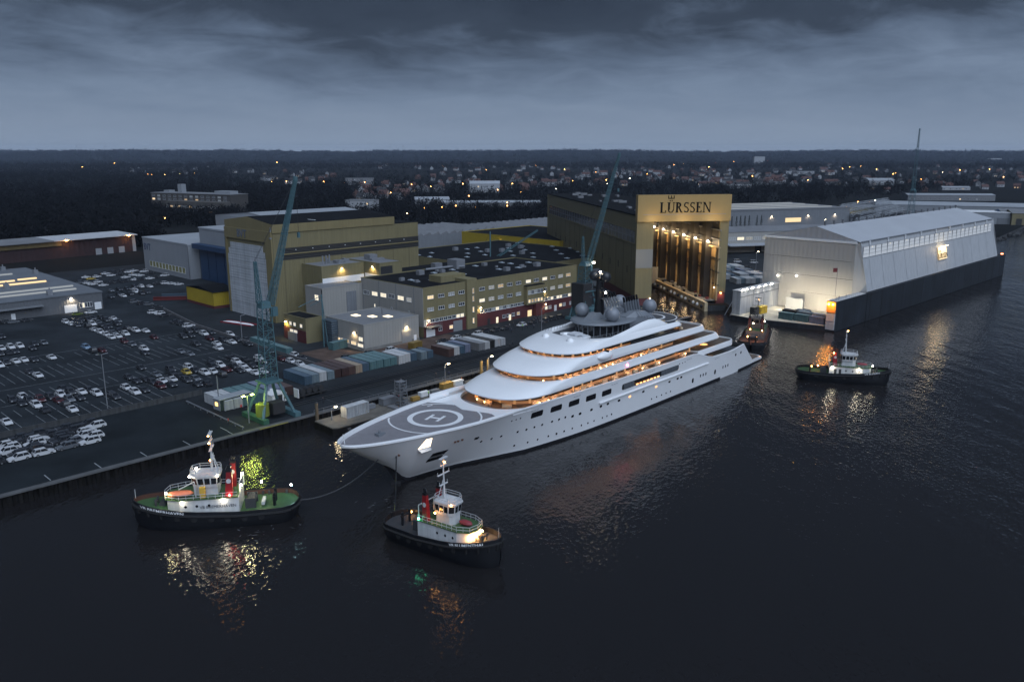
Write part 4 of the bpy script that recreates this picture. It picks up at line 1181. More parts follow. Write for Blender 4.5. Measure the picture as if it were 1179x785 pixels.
# dark-roofed workshops behind the offices
t = ybuild('dark_roof_workshop', 'broad flat dark-roofed workshop dotted with domed rooflights behind the offices', 176, 96, 'workshop')
body(t, 92, 100, 11.5, m_yol, m_roof, .5)
skylights(t, [(6 + 12 * (k % 8) + rnd.uniform(-2, 2), 8 + 14 * (k // 8) + rnd.uniform(-2, 2), 11.6) for k in range(48) if k % 3], MATS['skylight_acrylic'], 1.8, 2.8, .5)
for i in range(6): x, y = rnd.uniform(20, 80), rnd.uniform(20, 80); mb = MB(); mb.box(x, x + 3, y, y + 2, 11.6, 13.5); mb.build('roof_vent', m_steel, t)
t = ybuild('floodlit_yellow_hall', 'bright yellow hall wall lit by two lamps beyond the dark workshop roofs', 276, 150, 'hall')
body(t, 70, 90, 13.5, m_bright, m_roof, .5)
for y in (26, 52): wall_lamp(t, 0, y, 10.5, 1300, (1, .78, .3), face=(-1, 0))
for x in (18, 34): wall_lamp(t, x, 0, 10.5, 1100, (1, .78, .3))
t = ybuild('white_lab_block', 'small white flat-roofed block with lit windows behind the offices', 290, 96)
body(t, 40, 30, 9.5, m_grey, m_roof, .4)
for k in range(6): window(t, -.0, 4 + k * 4.2, 5.5, 2.8, 1.6, 2, g_white if k % 2 else None, R(-90))
for k in range(8): window(t, 3 + k * 4.6, 0, 5.5, 2.8, 1.6, 2, g_white if k in (1, 4, 5) else None)
t = ybuild('grey_gatehouse', 'low grey flat building with lit windows against the hall wall', 222, 62)
body(t, 32, 20, 8.0, m_grey, m_groof, .4)
for k in range(5): window(t, -.0, 3 + k * 3.4, 4.6, 2.2, 2.2, 2, g_warm if k != 2 else None, R(-90))
# saw-tooth sheds in the background
for i, (a0, b0, w, d, z, lab) in enumerate(((330, 250, 150, 60, 9, 'long low shed with striped saw-tooth rooflights behind the yellow hall wall'), (236, 262, 95, 60, 10.5, 'pale ribbed shed roof beside the teal derrick in the background'), (160, 272, 70, 45, 9.5, 'rust-brown ribbed shed roof just behind the big ochre hall'))):
    t = ybuild('saw_tooth_shed', lab, a0, b0, 'shed')
    mb = MB(); mb.prism([(0, 0), (w, 0), (w, d), (0, d)], 0, z); mb.build('wall', m_mgrey, t)
    n = int(w / 7.5)
    for k in range(n):
        x = k * w / n; e = w / n
        mb = MB(); mb.add([(x, 0, z), (x + e, 0, z + .1), (x + e * .75, 0, z + 2.2), (x, d, z), (x + e, d, z + .1), (x + e * .75, d, z + 2.2)], [(0, 2, 5, 3), (1, 4, 5, 2), (0, 1, 2), (3, 5, 4)]); mb.build('roof_bay', [m_groof, m_groof, mat('rust_roof', (.12, .075, .065), .8, var=.2)][(i * 1) % 3], t)
        mb = MB(); mb.add([(x + e * .97, 1, z + .42), (x + e * .78, 1, z + 2.05), (x + e * .78, d - 1, z + 2.05), (x + e * .97, d - 1, z + .42)], [(0, 3, 2, 1)]); mb.build('rooflight', mat('rooflight_pale', (.5, .54, .6), .3), t)

# --- building-dock hall over the basin ----------------------------------------
hl = thing('dock_hall', 'towering ochre dock hall with big serif lettering over its floodlit open basin', 'hall', (*HL0, 5.25), HA)
hl.scale = (HS, HS, HS)
QZ, BLs = (4.0 - 5.25) / HS, BASIN_L / HS
HWD, HD, HT = 46.0, 212.0, 40.4
mb = MB(); mb.box(0, BLs - .2, 1.0, HD, 1.4, HT); mb.build('left_wall', m_yel, hl)
mb = MB(); mb.box(.1, BLs - .3, .8, HD, -3.4, 1.4); mb.build('left_plinth', m_red, hl)
mb = MB(); mb.box(42.2, HWD, 1.0, HD, -3, HT); mb.build('right_wall', m_yel, hl)
mb = MB(); mb.box(-.4, HWD + .4, HD, HD + 1.5, -3, HT); mb.build('back_wall', m_yel, hl)
mb = MB(); mb.box(-.3, HWD + .3, .9, HD + .5, HT, HT + .6); mb.build('roof', m_roof, hl)
for i in range(16): x, y = rnd.uniform(6, 40), rnd.uniform(20, 200); mb = MB(); mb.box(x, x + rnd.uniform(1, 5), y, y + rnd.uniform(1.5, 6), HT + .6, HT + rnd.uniform(1.2, 2.2)); mb.build('roof_vent', m_groof, hl)
mb = MB(); mb.box(-.3, BLs - .1, -.3, 1.0, .6, 37.8); mb.build('left_leg', m_yel2, hl)
mb = MB(); mb.box(-.2, BLs - .2, -.15, 1.0, -4.5, .6); mb.build('left_leg_base', m_red, hl)
mb = MB(); mb.box(41.8, HWD + .3, -.3, 1.0, 2.6, 37.8); mb.build('right_leg', m_yel2, hl)
mb = MB(); mb.box(41.9, HWD + .2, -.15, 1.0, -3.2, 2.6); mb.build('right_leg_base', m_red, hl)
m_sign = mat('sign_panel_ochre', (.33, .225, .085), .5, var=.05, vscale=.1)
mb = MB(); mb.box(-.5, HWD + .5, -1.3, 2.0, 37.8, 50.4); mb.build('sign_panel', m_sign, hl)
mb = MB(); mb.box(2.2, 44, -1.36, -1.3, 41.1, 41.3); mb.build('sign_rule', m_steel, hl)
mb = MB(); mb.box(-.36, BLs - .1, -.36, -.3, 15.5, 24.6); mb.build('leg_panel', mat('leg_panel_grey', (.20, .20, .19), .6), hl)
m_ltr = mat('sign_lettering_black', (.006, .006, .006), .9, spec=.1)


def serif_word(parent, cx, cz, y, H, m, axis='x'):
    """LURSSEN with umlaut and crown, Roman capitals drawn as stems, hairlines, bowls and serifs"""
    th, tn, sf = .185 * H, .075 * H, .06 * H
    def rect(mb, x0, x1, z0, z1): mb.box(x0, x1, -.08, 0, z0, z1)
    def stem(mb, x, w=None, serif=True):
        w = w or th; rect(mb, x, x + w, 0, H)
        if serif:
            for z in (0, H - sf): rect(mb, x - .07 * H, x + w + .07 * H, z, z + sf)
    def arc(mb, c, rx, rz, t0, t1, w0, w1, n=10):
        for k in range(n):
            a, b = R(t0 + (t1 - t0) * k / n), R(t0 + (t1 - t0) * (k + 1) / n)
            def w(t): return w0 + (w1 - w0) * abs(math.cos(t))
            q = [(c[0] + (rx - w(t) * s) * math.cos(t), c[1] + (rz - w(t) * s) * math.sin(t)) for t, s in ((a, 0), (b, 0), (b, 1), (a, 1))]
            mb.add([(x, -.08, z) for x, z in q] + [(x, 0, z) for x, z in q], [(0, 1, 2, 3), (7, 6, 5, 4), (0, 4, 5, 1), (2, 6, 7, 3)])
    def slant(mb, x0, z0, x1, z1, w):
        mb.add([(x0, -.08, z0), (x0 + w, -.08, z0), (x1 + w, -.08, z1), (x1, -.08, z1), (x0, 0, z0), (x0 + w, 0, z0), (x1 + w, 0, z1), (x1, 0, z1)], [(0, 1, 2, 3), (7, 6, 5, 4), (0, 3, 7, 4), (1, 5, 6, 2)])
    G = []
    def L(mb): stem(mb, .07 * H); rect(mb, .07 * H, .62 * H, 0, sf); rect(mb, .62 * H - tn, .62 * H, 0, .24 * H)
    def U(mb):
        rect(mb, .07 * H, .07 * H + th, .28 * H, H); rect(mb, .62 * H, .62 * H + tn, .28 * H, H)
        for x, w in ((.07 * H, th), (.62 * H, tn)): rect(mb, x - .07 * H, x + w + .07 * H, H - sf, H)
        arc(mb, (.3725 * H, .3 * H), .3025 * H, .31 * H, 180, 360, tn, .11 * H)
        for x in (.22 * H, .42 * H): rect(mb, x, x + .1 * H, 1.1 * H, 1.2 * H)
        rect(mb, .05 * H, .7 * H, 1.34 * H, 1.42 * H)                       # crown over the umlaut
        for x in (.05, .335, .62): rect(mb, x * H, (x + .08) * H, 1.42 * H, 1.66 * H)
    def Rr(mb):
        stem(mb, .07 * H); arc(mb, (.24 * H, .74 * H), .34 * H, .26 * H, -90, 90, tn, th); rect(mb, .2 * H, .26 * H, H - tn, H); rect(mb, .2 * H, .26 * H, .48 * H, .48 * H + tn)
        slant(mb, .55 * H, 0, .28 * H, .5 * H, .16 * H); rect(mb, .55 * H, .78 * H, 0, sf)
    def S(mb):
        arc(mb, (.27 * H, .74 * H), .25 * H, .26 * H, 40, 250, tn, .12 * H); arc(mb, (.27 * H, .26 * H), .26 * H, .26 * H, -140, 75, tn, .13 * H)
        slant(mb, .30 * H, .44 * H, .12 * H, .6 * H, .16 * H); rect(mb, .43 * H, .47 * H, .78 * H, H); rect(mb, .05 * H, .09 * H, 0, .24 * H)
    def E(mb):
        stem(mb, .07 * H); rect(mb, .07 * H, .58 * H, 0, sf); rect(mb, .07 * H, .55 * H, H - sf, H); rect(mb, .1 * H, .42 * H, .5 * H, .5 * H + tn)
        rect(mb, .58 * H - tn, .58 * H, 0, .22 * H); rect(mb, .55 * H - tn, .55 * H, .8 * H, H); rect(mb, .42 * H - tn, .42 * H, .4 * H, .62 * H)
    def N_(mb):
        rect(mb, .09 * H, .09 * H + tn, 0, H); rect(mb, .70 * H, .70 * H + tn, 0, H); slant(mb, .66 * H, 0, .08 * H, H, .15 * H)
        rect(mb, 0, .26 * H, H - sf, H); rect(mb, 0, .24 * H, 0, sf); rect(mb, .6 * H, .86 * H, H - sf, H)
    seq = ((L, .74), (U, .84), (Rr, .84), (S, .63), (S, .63), (E, .70), (N_, .9))
    tot = sum(w for _, w in seq) * H; x = cx - tot / 2
    for fn, w in seq:
        mb = MB(); fn(mb); put('letter', mb.mesh('letter', m), parent, (x, y, cz))
        x += w * H


serif_word(hl, 23.4, 42.0, -1.32, 4.9, m_ltr)
# ribbon glazing on the long side, panes between posts
m_rib = mat('ribbon_glazing', (.10, .105, .11), .2, var=.25, vscale=.08)
pm = MB(); pm.add([(-.06, 0, 27.2), (-.06, 6.35, 27.2), (-.06, 6.35, 33.0), (-.06, 0, 33.0)], [(3, 2, 1, 0)]); pme = pm.mesh('ribbon_pane', m_rib)
fm = MB(); fm.box(-.16, 0, -.15, .15, 27.0, 33.2); fm.box(-.14, 0, 0, 6.5, 30.0, 30.16); fme = fm.mesh('ribbon_post', m_steel)
for k in range(31):
    put('ribbon_pane', pme, hl, (0, 4.15 + k * 6.6, 0)); put('ribbon_post', fme, hl, (0, 4.0 + k * 6.6, 0))
mb = MB(); mb.box(-.3, 0, 2, HD, 26.6, 27.0); mb.box(-.3, 0, 2, HD, 33.2, 33.5); mb.build('ribbon_ledge', m_yel2, hl)
for k in range(15):
    mb = MB(); mb.box(-.07, 0, 0, .14, 1.5, 26.5); mb.build('cladding_joint', MATS['joint_dark'], hl, loc=(0, 8 + k * 13.4, 0))
for k in range(12):
    mb = MB(); mb.box(-.1, 0, 0, .9, 0, 3.4); mb.build('slot_window', m_dark, hl, loc=(0, 14 + k * 15.5, 11.5 + (k % 2) * .6))
# inside: right wall with golden bays, dark piers, gallery of lamps
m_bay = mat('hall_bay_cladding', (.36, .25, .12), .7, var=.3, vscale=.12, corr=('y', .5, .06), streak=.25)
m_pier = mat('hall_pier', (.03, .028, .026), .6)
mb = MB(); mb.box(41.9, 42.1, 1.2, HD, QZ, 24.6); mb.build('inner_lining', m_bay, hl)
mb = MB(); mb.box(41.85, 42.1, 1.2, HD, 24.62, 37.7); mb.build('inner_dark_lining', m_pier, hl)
mb = MB(); mb.box(BASIN_R / HS + 1.3, 41.85, 1.0, HD, QZ - .6, QZ + .02); mb.build('inner_quay', m_conc, hl)
m_pipe = mat('hall_pipe', (.35, .27, .15), .5)
for k in range(12):
    y = 8.3 + k * 16.4
    mb = MB(); mb.box(38.6, 41.84, y + .6, y + 5.6, QZ, 37.6); mb.build('inner_pier', m_pier, hl)
    for dy, z1 in ((-2.2, 15), (-6.8, 24.4), (-9.6, 24.4)): mb = MB(); mb.box(41.2, 41.84, y + dy, y + dy + .45, QZ, z1); mb.build('inner_pipe', m_pipe, hl)
    for z, dp in ((24.6, 1.6), (19.0, .5), (12.5, .5), (6.2, .5)): mb = MB(); mb.box(41.84 - dp, 41.84, y - 10.8, y + .6, z, z + .5); mb.build('inner_girder', m_pipe if z > 24 else m_pier, hl)
    for z in (28.5, 33.0): mb = MB(); mb.box(41.2, 41.84, y - 10.8, y + .6, z, z + .4); mb.build('upper_girder', m_groof, hl)
    mb = MB(); mb.path([(40.9, y - 4.0, QZ), (40.9, y - 4.0, 8.6), (40.2, y - 4.0, 9.6)], .3, 6); mb.build('shore_power_post', m_pipe, hl)
    mb = MB(); mb.ball((39.4, y, 27.0), .42, 8, 6); mb.build('gallery_lamp', g_lampc, hl)
    lamp(hl, (38.0, y - 2, 26.2), 1500, (1, .68, .34), .4)
    mb = MB(); mb.ball((40.4, y - 8.5, 5 + (k * 7 % 5)), .2, 6, 4); mb.build('work_lamp', g_lampw, hl)
    lamp(hl, (38.6, y - 7, 3.5), 170, (1, .68, .34), .3)  # low light added to brighten the basin water
    mb = MB(); mb.box(35.2, 36.0, y + 2, y + 3.6, QZ, QZ + 1.2); mb.build('mooring_bollard', m_dark, hl)
mb = MB(); mb.box(39.2, 39.5, 2, HD, 26.7, 26.85); mb.build('lamp_cable', m_pipe, hl)
for k in range(30):
    mb = MB(); mb.ball((BASIN_R / HS - .8, -3 + k * 5.4, -3.6), .75, 8, 6, 1.2); mb.build('basin_fender', m_white if k % 3 else m_dark, hl)
for i in range(20):
    x, y = rnd.uniform(36.2, 40.2), 3 + i * 6.5 + rnd.uniform(-2, 2); s_ = rnd.uniform(.5, 1.4)
    mb = MB(); mb.box(x, x + s_ * 1.3, y, y + s_ * 1.5, QZ, QZ + s_); mb.build('quay_crate', [m_steel, mat('crate_blue', (.03, .06, .14), .6), mat('crate_red', (.18, .035, .03), .6), m_white][rnd.randrange(4)], hl)
wall_lamp(hl, 44.0, -.15, 2.2, 200, (1, .4, .2), g_sodium); wall_lamp(hl, 7.4, -.15, .4, 200, (1, .6, .5))
# floodlights on outriggers wash the lettering panel
for x in (8, 23, 38):
    mb = MB(); mb.tube((x, -1.3, 37.7), (x, -4.2, 37.2), .1, 5); mb.box(x - .3, x + .3, -4.5, -4.1, 37.0, 37.4); mb.build('sign_flood', m_dark, hl)
    lamp(hl, (x, -7.0, 38.6), 420, (1, .74, .36), .4)
lamp(hl, (.5, -10, 20), 300, (1, .74, .36), .4)

# --- floating dock with its hall ----------------------------------------------
dk = thing('floating_dock', 'long pale grey roofed floating dock with dark lower hull and lit sign', 'dock', (*DD0, 0), DA)
m_dkw = mat('dock_pale_cladding', (.37, .378, .39), .6, var=.06, vscale=.05, corr=('x', .5, .03), streak=.10)
m_dkf = mat('dock_front_cladding', (.38, .37, .35), .6, var=.06, vscale=.06, corr=('y', .5, .03))
m_dkh = mat('dock_dark_hull', (.0120, .0152, .0205), .6, var=.55, vscale=.09, streak=.6)
mb = MB(); mb.prism([(-2.5, -.2), (219, -.2), (219, 43), (-9.5, 43), (-10.5, 31)], -1.5, 1.9); mb.build('pontoon_hull', m_dkh, dk)
mb = MB(); mb.prism([(-2.3, 1.9), (24.8, 1.9), (24.8, 42.8), (-9.3, 42.8), (-10.3, 31)], 1.9, 2.1); mb.build('work_deck', mat('dock_deck', (.42, .38, .30), .85, var=.3, vscale=.3), dk)
for i, (s0, s1) in enumerate(((-2.9, 26.2), (26.4, 219))):
    mb = MB(); mb.prism([(s0, -.4), (s1, -.4), (s1, 3.4), (s0, 3.4)], .2, 12.3); mb.build('side_bulkhead', m_dkh, dk)
mb = MB(); mb.box(-2.7, 25, -.2, 3.2, 12.3, 12.5); mb.build('bulkhead_walkway', mat('walkway_pale', (.5, .5, .5), .7), dk)
# hall: inclined side wall, gable, ridge
S0, S1 = 25.5, 207.0
ribs = [(.6, 12.5), (3.6, 26.4), (4.0, 31.6), (4.4, 33.4)]
mb = MB(); mb.loft([[(S0 + (3.0 - t_ * .6), t_, z) for t_, z in ribs], [(S1 - (t_ - .6) * .8, t_, z) for t_, z in ribs]], False); mb.build('side_wall', m_dkw, dk)
mb = MB(); mb.loft([[(S0 + 2.6, .6, 12.5), (S0, 4.4, 33.4)], [(S0 - .2, 5.8, 2.0), (S0 - .2, 5.8, 32.4)]], False); mb.build('corner_panel', m_dkf, dk)
for k in range(4):
    z0, z1 = 2.1 + k * 7.6, 2.1 + k * 7.6 + 7.52
    mb = MB(); mb.box(S0 - .2 - .12 * (k % 2), S0 + .2, 5.8, 47.6, z0, min(z1, 32.4)); mb.build('front_panel', m_dkf, dk)
mb = MB(); mb.box(S0 - .6, S0 + 2.5, 5.6, 47.8, 32.5, 33.4); mb.build('front_visor', m_white, dk)
RZ = 38.8
mb = MB(); mb.add([(S0, 4.2, 33.42), (S1 - 3, 4.2, 33.42), (S1 - 4, 24, RZ), (S0 + .3, 24, RZ), (S0, 47.8, 33.42), (S1 - 3, 47.8, 33.42)], [(0, 1, 2, 3), (3, 2, 5, 4)])
mb.build('roof', mat('dock_roof_metal', (.40, .415, .44), .5, var=.08, vscale=.08, corr=('x', .35, .06)), dk)
mb = MB(); mb.add([(S0 + .1, 4.3, 33.4), (S0 + .4, 24, RZ - .05), (S0 + .1, 47.7, 33.4)], [(0, 2, 1)]); mb.build('roof_gable', mat('dock_hip_grey', (.30, .305, .315), .6, corr=('y', .4, .04)), dk)
mb = MB(); mb.add([(S1 - 3, 4.2, 33.4), (S1, .6, 12.5), (S1, 47.8, 12.5), (S1 - 3, 47.8, 33.4), (S1 - 4, 24, RZ)], [(0, 1, 2, 3, 4)]); mb.build('rear_wall', m_dkw, dk)
mb = MB(); mb.box(S0, S1 - 3, 47.4, 47.8, 2, 33.4); mb.build('far_side_wall', m_dkw, dk)
vm = MB(); vm.box(-.35, .35, -.35, .35, 0, 1.5); vm.box(-.5, .5, -.5, .5, 1.5, 1.8); vme = vm.mesh('ridge_vent', mat('vent_grey', (.13, .135, .145), .6))
for k in range(20): put('ridge_vent', vme, dk, (S0 + 8 + k * 8.8, 23.9, RZ - .2))
for k in range(9):
    mb = MB(); mb.box(0, .6, 0, .5, 0, 1.6); mb.build('eave_bracket', m_white, dk, loc=(S0 + 8 + k * 19.5, 3.5, 31.9))
mb = MB(); mb.box(S0 + 1, S1 - 6, 3.9, 4.5, 33.2, 33.62); mb.build('gutter', m_mgrey, dk)
# window band: one pane after another, faintly lit from inside
g_band = mat('dock_window_lit', (.35, .37, .4), .3, emit=(.92, .95, .95), es=.11)
nb = 27; e = (S1 - 8 - S0 - 1.5) / nb
def side_t(z): return 3.6 + (z - 26.4) * (.4 / 5.2)
for k in range(nb):
    s = S0 + 2 + k * e
    mb = MB(); mb.add([(s + .12, side_t(26.8) - .08, 26.8), (s + e - .12, side_t(26.8) - .08, 26.8), (s + e - .12, side_t(31.3) - .08, 31.3), (s + .12, side_t(31.3) - .08, 31.3)], [(0, 1, 2, 3)]); pn = mb.build('band_pane', g_band, dk)
    mb = MB()
    for z in (26.7, 28.2, 29.75, 31.2): mb.box(s, s + e, side_t(z) - .2, side_t(z) - .09, z, z + .1)
    mb.box(s - .06, s + .06, side_t(29) - .3, side_t(29) - .02, 26.7, 31.3); mb.build('glazing_bar', m_grey, pn)
    if k % 3 == 1: mb = MB(); mb.ball((s + e / 2, side_t(30.7) - .12, 30.8), .2, 6, 4); mb.build('inside_lamp', g_white, pn)
for k in range(14):
    s = S0 + 8 + k * 13
    mb = MB(); mb.add([(s, .75, 13.0), (s + .14, .75, 13.0), (s + .14, 3.5, 26.3), (s, 3.5, 26.3)], [(0, 1, 2, 3)])
    for v_ in range(len(mb.v)): mb.v[v_] = (mb.v[v_][0], mb.v[v_][1] - .12, mb.v[v_][2])
    mb.build('panel_joint', m_mgrey, dk)
for k in range(16):
    mb = MB(); mb.box(30 + k * 12, 30.12 + k * 12, -.46, -.4, .3, 12.3); mb.build('hull_seam', m_pier, dk)
# the lit sign
sg = MB(); sg.box(-5.6, 5.6, -.3, 0, -2.9, 3.2); so = sg.build('lit_sign', mat('lit_sign_face', (.8, .7, .5), .5, emit=(1, .66, .28), es=.30), dk, loc=(119, 2.0, 21.2))
so.rotation_euler = (R(-12), 0, 0)
serif_word(so, 0.0, -2.3, -.34, 2.35, m_ltr)
mb = MB(); mb.box(-5.2, 5.2, -1.6, -1.2, 3.4, 3.55); mb.build('sign_light_bar', glow('sign_bar', (1, .78, .45), 5), so)
lamp(dk, (116, -.6, 24.0), 260, (1, .72, .38), .5); lamp(dk, (122, -.6, 24.0), 260, (1, .72, .38), .5)
# near end: orange lit end house, stacked frames, railing, floodlights
mb = MB(); mb.box(-3.6, -2.92, -.3, 3.3, 7.8, 12.2); mb.build('end_house', mat('end_house_orange', (.5, .22, .05), .6), dk)
for t_ in (.6, 2.4): mb = MB(); mb.ball((-3.9, t_, 11.2), .35, 8, 6); mb.build('orange_lamp', glow('orange_lamp', (1, .38, .06), 26), dk); lamp(dk, (-5.2, t_, 11.3), 450, (1, .38, .06), .3)
for z in (.8, 4.2): mb = MB(); mb.box(-3.5, -2.92, -.25, 3.25, z, z + 3.2); mb.build('draught_board', mat('draught_board_white', (.42, .42, .44), .6, var=.3), dk)
rl = MB()
for k in range(15): rl.tube((-2.4 + k * 1.9, -.1, 12.5), (-2.4 + k * 1.9, -.1, 13.6), .05, 4)
rl.box(-2.4, 25, -.13, -.07, 13.5, 13.6); rl.build('walkway_rail', m_steel, dk)
for s, t_, p in ((12, 33, 2800), (12, 22, 4000), (12, 9, 4000)): lamp(dk, (s, t_, 4.5), p, (1, .86, .62), .6, spot=120, aim=(1, 0, .05))
for t_ in (9, 18): mb = MB(); mb.ball((S0 - .9, t_ + 22, 17.5 - t_ * .1), .22, 6, 4); mb.build('wall_marker_lamp', g_lampc, dk)
mb = MB(); mb.box(-2, -1, 0, 1, 0, 1.4); mb.build('tail_lamp', glow('red_tail_lamp', (1, .16, .05), 14), dk, loc=(220.5, 1, 11.2))
t = thing('flagpole', 'thin flagpole with small dark red flag on the dock bulkhead', 'flagpole', (*dw(-1.4, 1.2), 12.5), 0)
mb = MB(); mb.tube((0, 0, 0), (0, 0, 13), .09, 6); mb.build('pole', m_steel, t)
mb = MB(); mb.box(-1.7, 0, -.03, .03, 11.4, 13); mb.build('flag', mat('flag_red', (.16, .03, .03), .8), t)

# inner face of the dock's other wing wall, lit from its top edge
mb = MB(); mb.box(-8, 25.2, 39.2, 43, 1.92, 12.3); mb.build('far_wing_wall', mat('wing_wall_pale', (.33, .34, .35), .8, var=.12, streak=.2), dk)
mb = MB(); mb.box(-8.2, 25.2, 38.9, 43.2, 12.3, 12.55); mb.build('far_wing_walkway', MATS['walkway_pale'], dk)
for s_ in (2.5, 12): mb = MB(); mb.box(s_, s_ + .22, 39.1, 39.2, 2.1, 12.3); mb.build('wing_joint', m_mgrey, dk)
mb = MB(); mb.box(-8.05, 25, 39.08, 39.2, 9.6, 10.0); mb.build('wing_rail', m_mgrey, dk)
for i, s_ in enumerate((-7.6, -4.5, .5, 6.2, 11.5, 17)):
    mb = MB(); mb.tube((s_, 39.3, 12.5), (s_, 38.5, 13.0), .06, 5); mb.box(s_ - .35, s_ + .35, 38.2, 38.7, 12.8, 13.15); mb.build('flood_lamp', g_lampc, dk)
    if i: lamp(dk, (s_, 37.9, 12.6), 420, (1, .92, .76), .4, spot=140, aim=(0, -.45, -1))
mb = MB(); mb.path([(-8.6, 40, 8), (-12, 41.5, 2.0)], .12, 5); mb.path([(-8.6, 42.5, 8), (-12, 44, 2.0)], .12, 5); mb.build('stair_rail', m_steel, dk)
mb = MB(); mb.box(20.5, 20.9, 25, 33, 2.1, 7.2); mb.build('storage_rack', m_grey, dk)
# ------------------------------------------------------------------ tugs
t_black = mat('tug_hull_black', (.010, .011, .014), .35, var=.3, vscale=.3)
t_fend = mat('tug_rubber', (.008, .008, .009), .8)
t_white = mat('tug_white', (.52, .53, .54), .5, var=.14, vscale=.4, streak=.15)
t_green = mat('tug_green_deck', (.035, .085, .03), .7, var=.35, vscale=.5)
t_ddeck = mat('tug_dark_deck', (.035, .037, .042), .7, var=.3)
t_name = mat('tug_name_white', (.8, .8, .8), .6)
t_red = mat('tug_funnel_red', (.21, .010, .014), .5)
t_glass = mat('tug_glass', (.01, .012, .016), .1)
t_orange = mat('tug_orange_boat', (.75, .20, .09), .5)
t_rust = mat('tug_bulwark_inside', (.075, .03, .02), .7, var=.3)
g_tw = glow('tug_lamp_white', (1, .88, .66), 24); g_to = glow('tug_lamp_orange', (1, .42, .10), 22); g_tob = glow('tug_lamp_bright_orange', (1, .46, .13), 75); g_tg = glow('tug_lamp_green', (.1, 1, .5), 22); g_tr = glow('tug_lamp_red', (1, .08, .06), 22); g_tb = glow('tug_lamp_cyan', (.55, .95, 1), 40)


def tug_b(x):
    if x < -11: return 4.9 * max(0, 1 - ((-11 - x) / 4.3) ** 2.6) ** .5 + .02
    if x < 3: return 4.9 + .1 * math.sin((x + 11) / 14 * math.pi)
    return 4.95 * max(0.0, 1 - ((x - 3) / 12.25) ** 2.5) ** .62 + .02


def tug_deck(x): return interp(x, [-15.3, -4, 4, 15.3], [1.75, 1.6, 2.1, 3.7])


